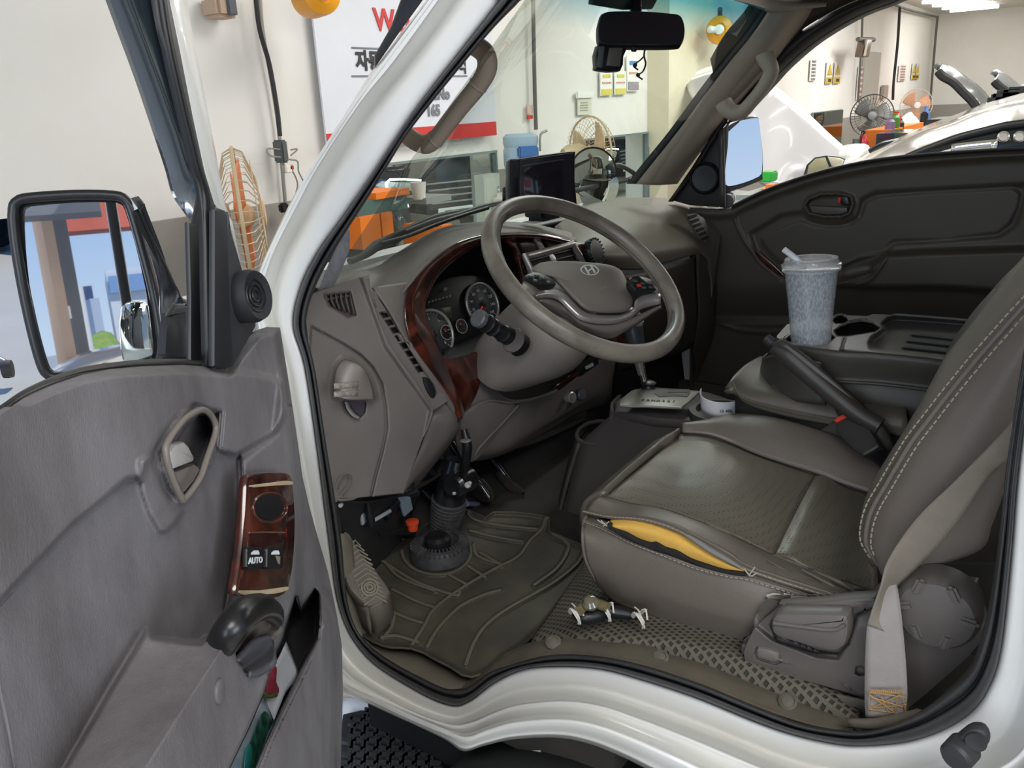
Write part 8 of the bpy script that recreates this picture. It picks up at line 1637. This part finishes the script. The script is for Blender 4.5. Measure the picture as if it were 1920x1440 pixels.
# ---- seat side trim, recliner cover, levers
STR = mat('seat_trim_plastic', '#625c57', .45, dirt='#6f6964', dscale=6, damt=.4, bump=.08, bscale=700)
A = T('8', [(760, 718), (772, 680), (800, 620), (830, 590), (870, 560), (900, 530), (990, 520), (1100, 505), (1200, 495), (1280, 485), (1330, 440), (1400, 430), (1500, 430), (1600, 420), (1720, 440), (1770, 560), (1750, 650)])
B = T('8', [(768, 760), (800, 775), (840, 786), (880, 796), (930, 810), (980, 822), (1030, 836), (1090, 852), (1150, 870), (1200, 885), (1240, 902), (1300, 925), (1440, 945), (1520, 880), (1600, 810), (1690, 730), (1740, 670)])
STP = PL((0, .125, 0), (0, -1, 0))
lev = T('8', [(870, 600), (900, 545), (1180, 545), (1210, 590), (1195, 680), (1150, 720), (1060, 715), (900, 670)])
btn = T('8', [(812, 692), (905, 712), (915, 755), (890, 766), (815, 742), (806, 720)])
def st_h(X, Y):
    h = -.012 * inside(lev, X, Y, 3) - .004 * inside(btn, X, Y, 2) - .012 * inside(T('8', [(1225, 775), (1245, 770), (1262, 782), (1262, 805), (1240, 810), (1222, 800)]), X, Y, 2)
    h = h - .015 * sm((X - 1560) / 60) * sm((1180 - Y) / 60)
    h = h + .010 * inside(T('8', [(760, 560), (880, 660), (1060, 730), (1150, 740), (1200, 650), (1230, 560), (1330, 520), (1330, 1000), (700, 900)]), X, Y, 5)
    return h
relief('side_trim', A, B, 170, 110, STP, st_h, STR, ds, .02)
def sp8(pts, h): return STP.poly('8', pts, h)
slab('trim_ridge', sp8([(900, 520), (1000, 528), (1180, 540), (1290, 510), (1300, 485), (1100, 505), (960, 515)], .012), (0, .02, 0), STR, ds, .004, 2)
lv = slab('seat_lever', sp8([(872, 585), (885, 562), (920, 553), (1100, 556), (1175, 560), (1195, 585), (1195, 640), (1180, 690), (1140, 715), (1080, 708), (960, 675), (890, 650), (870, 620)], .035), (0, .03, 0), mat('lever_grey', '#6a6460', .38), ds, .008, 2, label='rounded grey seat height lever')
tube('lever_edge', sp8([(885, 592), (960, 602), (1120, 620), (1180, 600)], .0355), .0025, mat('lever_grey', '#6a6460', .38), lv, 8, 4)
slab('recline_button', sp8([(818, 696), (895, 712), (905, 745), (885, 757), (820, 738), (812, 718)], .014), (0, .012, 0), mat('button_taupe', '#77716a', .4), ds, .004, 2, label='small square recline button')
# round recliner cover
cR = np.array(STP.at(*T('8', [(1565, 530)])[0], .0)); ax1 = np.array(STP.at(*T('8', [(1745, 530)])[0], .0)) - cR; Rr = np.linalg.norm(ax1) * .98
cov = lathe('recliner_cover', cR, (-.0, -1, .0), [(Rr * 1.02, -.02), (Rr * 1.03, .0), (Rr * 1.0, .012), (Rr * .9, .018), (Rr * .5, .021), (.002, .022)], STR, ds, 56, label='large round grey recliner cover')
for (u, v, an) in ((1485, 440, -.3), (1630, 475, .5), (1425, 520, -1.2), (1690, 590, 1.5), (1475, 625, .4), (1595, 668, -.2)):
    q = np.array(STP.at(*T('8', [(u, v)])[0], .020)); rbox('cover_tab', q, .010, .008, .020, STR, cov, .003, ax=((math.cos(an), 0, math.sin(an)), (0, 1, 0), (-math.sin(an), 0, math.cos(an))))
surf('rear_dark_panel', [[P(a, b, y=.30) for a, b in ((1700, 1050), (1800, 1060), (1900, 1060))], [P(a, b, y=.30) for a, b in ((1690, 1380), (1800, 1380), (1900, 1380))]], DARK, cabt, 2, 2, .01)  # plain dark panel behind the seat side
# ---- seat belt
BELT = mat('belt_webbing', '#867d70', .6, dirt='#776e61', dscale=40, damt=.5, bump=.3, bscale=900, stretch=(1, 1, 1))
sb = thing('seat_belt', 'twisted grey seat belt strap hanging beside the driver seat, anchored at the sill', 'seat belt', P(1660, 1330, y=.07))
La = [(1925, 740), (1893, 795), (1793, 900), (1730, 960), (1690, 1010), (1662, 1058), (1652, 1099), (1636, 1143), (1626, 1172), (1622, 1240), (1621, 1308), (1624, 1345)]
Ra = [(1935, 795), (1902, 850), (1852, 898), (1798, 977), (1755, 1030), (1707, 1077), (1676, 1110), (1662, 1150), (1660, 1185), (1668, 1245), (1672, 1308), (1670, 1345)]
Ya = [.04, .045, .075, .085, .088, .085, .082, .08, .078, .072, .066, .062]; Yb = [.04, .045, .075, .09, .096, .10, .10, .09, .082, .072, .066, .062]
Rb = [(1700, 1104)] 
up_l = [P(a, b, y=y) for (a, b), y in zip(La[:9], Ya)]; up_r = [P(a, b, y=y) for (a, b), y in zip(Ra[:9], Yb)]
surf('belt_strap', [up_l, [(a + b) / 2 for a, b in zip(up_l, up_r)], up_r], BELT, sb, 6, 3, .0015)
lo_l = [P(a, b, y=y) for a, b, y in ((1652, 1102, .086), (1637, 1143, .084), (1626, 1172, .080), (1622, 1240, .074), (1621, 1308, .068), (1623, 1346, .062))]
lo_r = [P(a, b, y=y) for a, b, y in ((1682, 1096, .098), (1686, 1120, .094), (1691, 1160, .088), (1698, 1235, .078), (1701, 1300, .070), (1698, 1340, .064))]
surf('belt_strap', [lo_l, [(a + b) / 2 for a, b in zip(lo_l, lo_r)], lo_r], mat('belt_webbing_lit', '#9b948f', .6, dirt='#8d8680', dscale=40, damt=.5, bump=.3, bscale=900), sb, 6, 3, .0015)  # lighter webbing copy, its lit look put into the colour
ST2 = mat('tan_thread', '#b4905f', .8)
mb = MB()
def sp(u, v): return P(*T('8', [(u, v)])[0], y=.0635)
for a, b in (((1282, 868), (1410, 885)), ((1282, 878), (1432, 900)), ((1278, 945), (1435, 930)), ((1278, 948), (1430, 972)), ((1282, 875), (1278, 948)), ((1278, 948), (1410, 890)), ((1282, 890), (1390, 965)), ((1330, 895), (1360, 965)), ((1400, 890), (1385, 970)), ((1420, 895), (1432, 975)), ((1290, 900), (1420, 940))):
    mb.tube([sp(*a), sp(*b)], .0008, 5)
for i in range(16):
    u = 1284 + i * 8.5; mb.tube([sp(u, 866 + (i % 3)), sp(u + 4, 884)], .0008, 5)
mb.build('cross_stitching', ST2, sb)
slab('anchor_plate', [P(a, b, y=.10) for a, b in T('8', [(1140, 890), (1260, 915), (1440, 930), (1440, 975), (1260, 985), (1220, 985)])], (0, .004, 0), mat('anchor_grey', '#6f6a5e', .5), sb, .001)
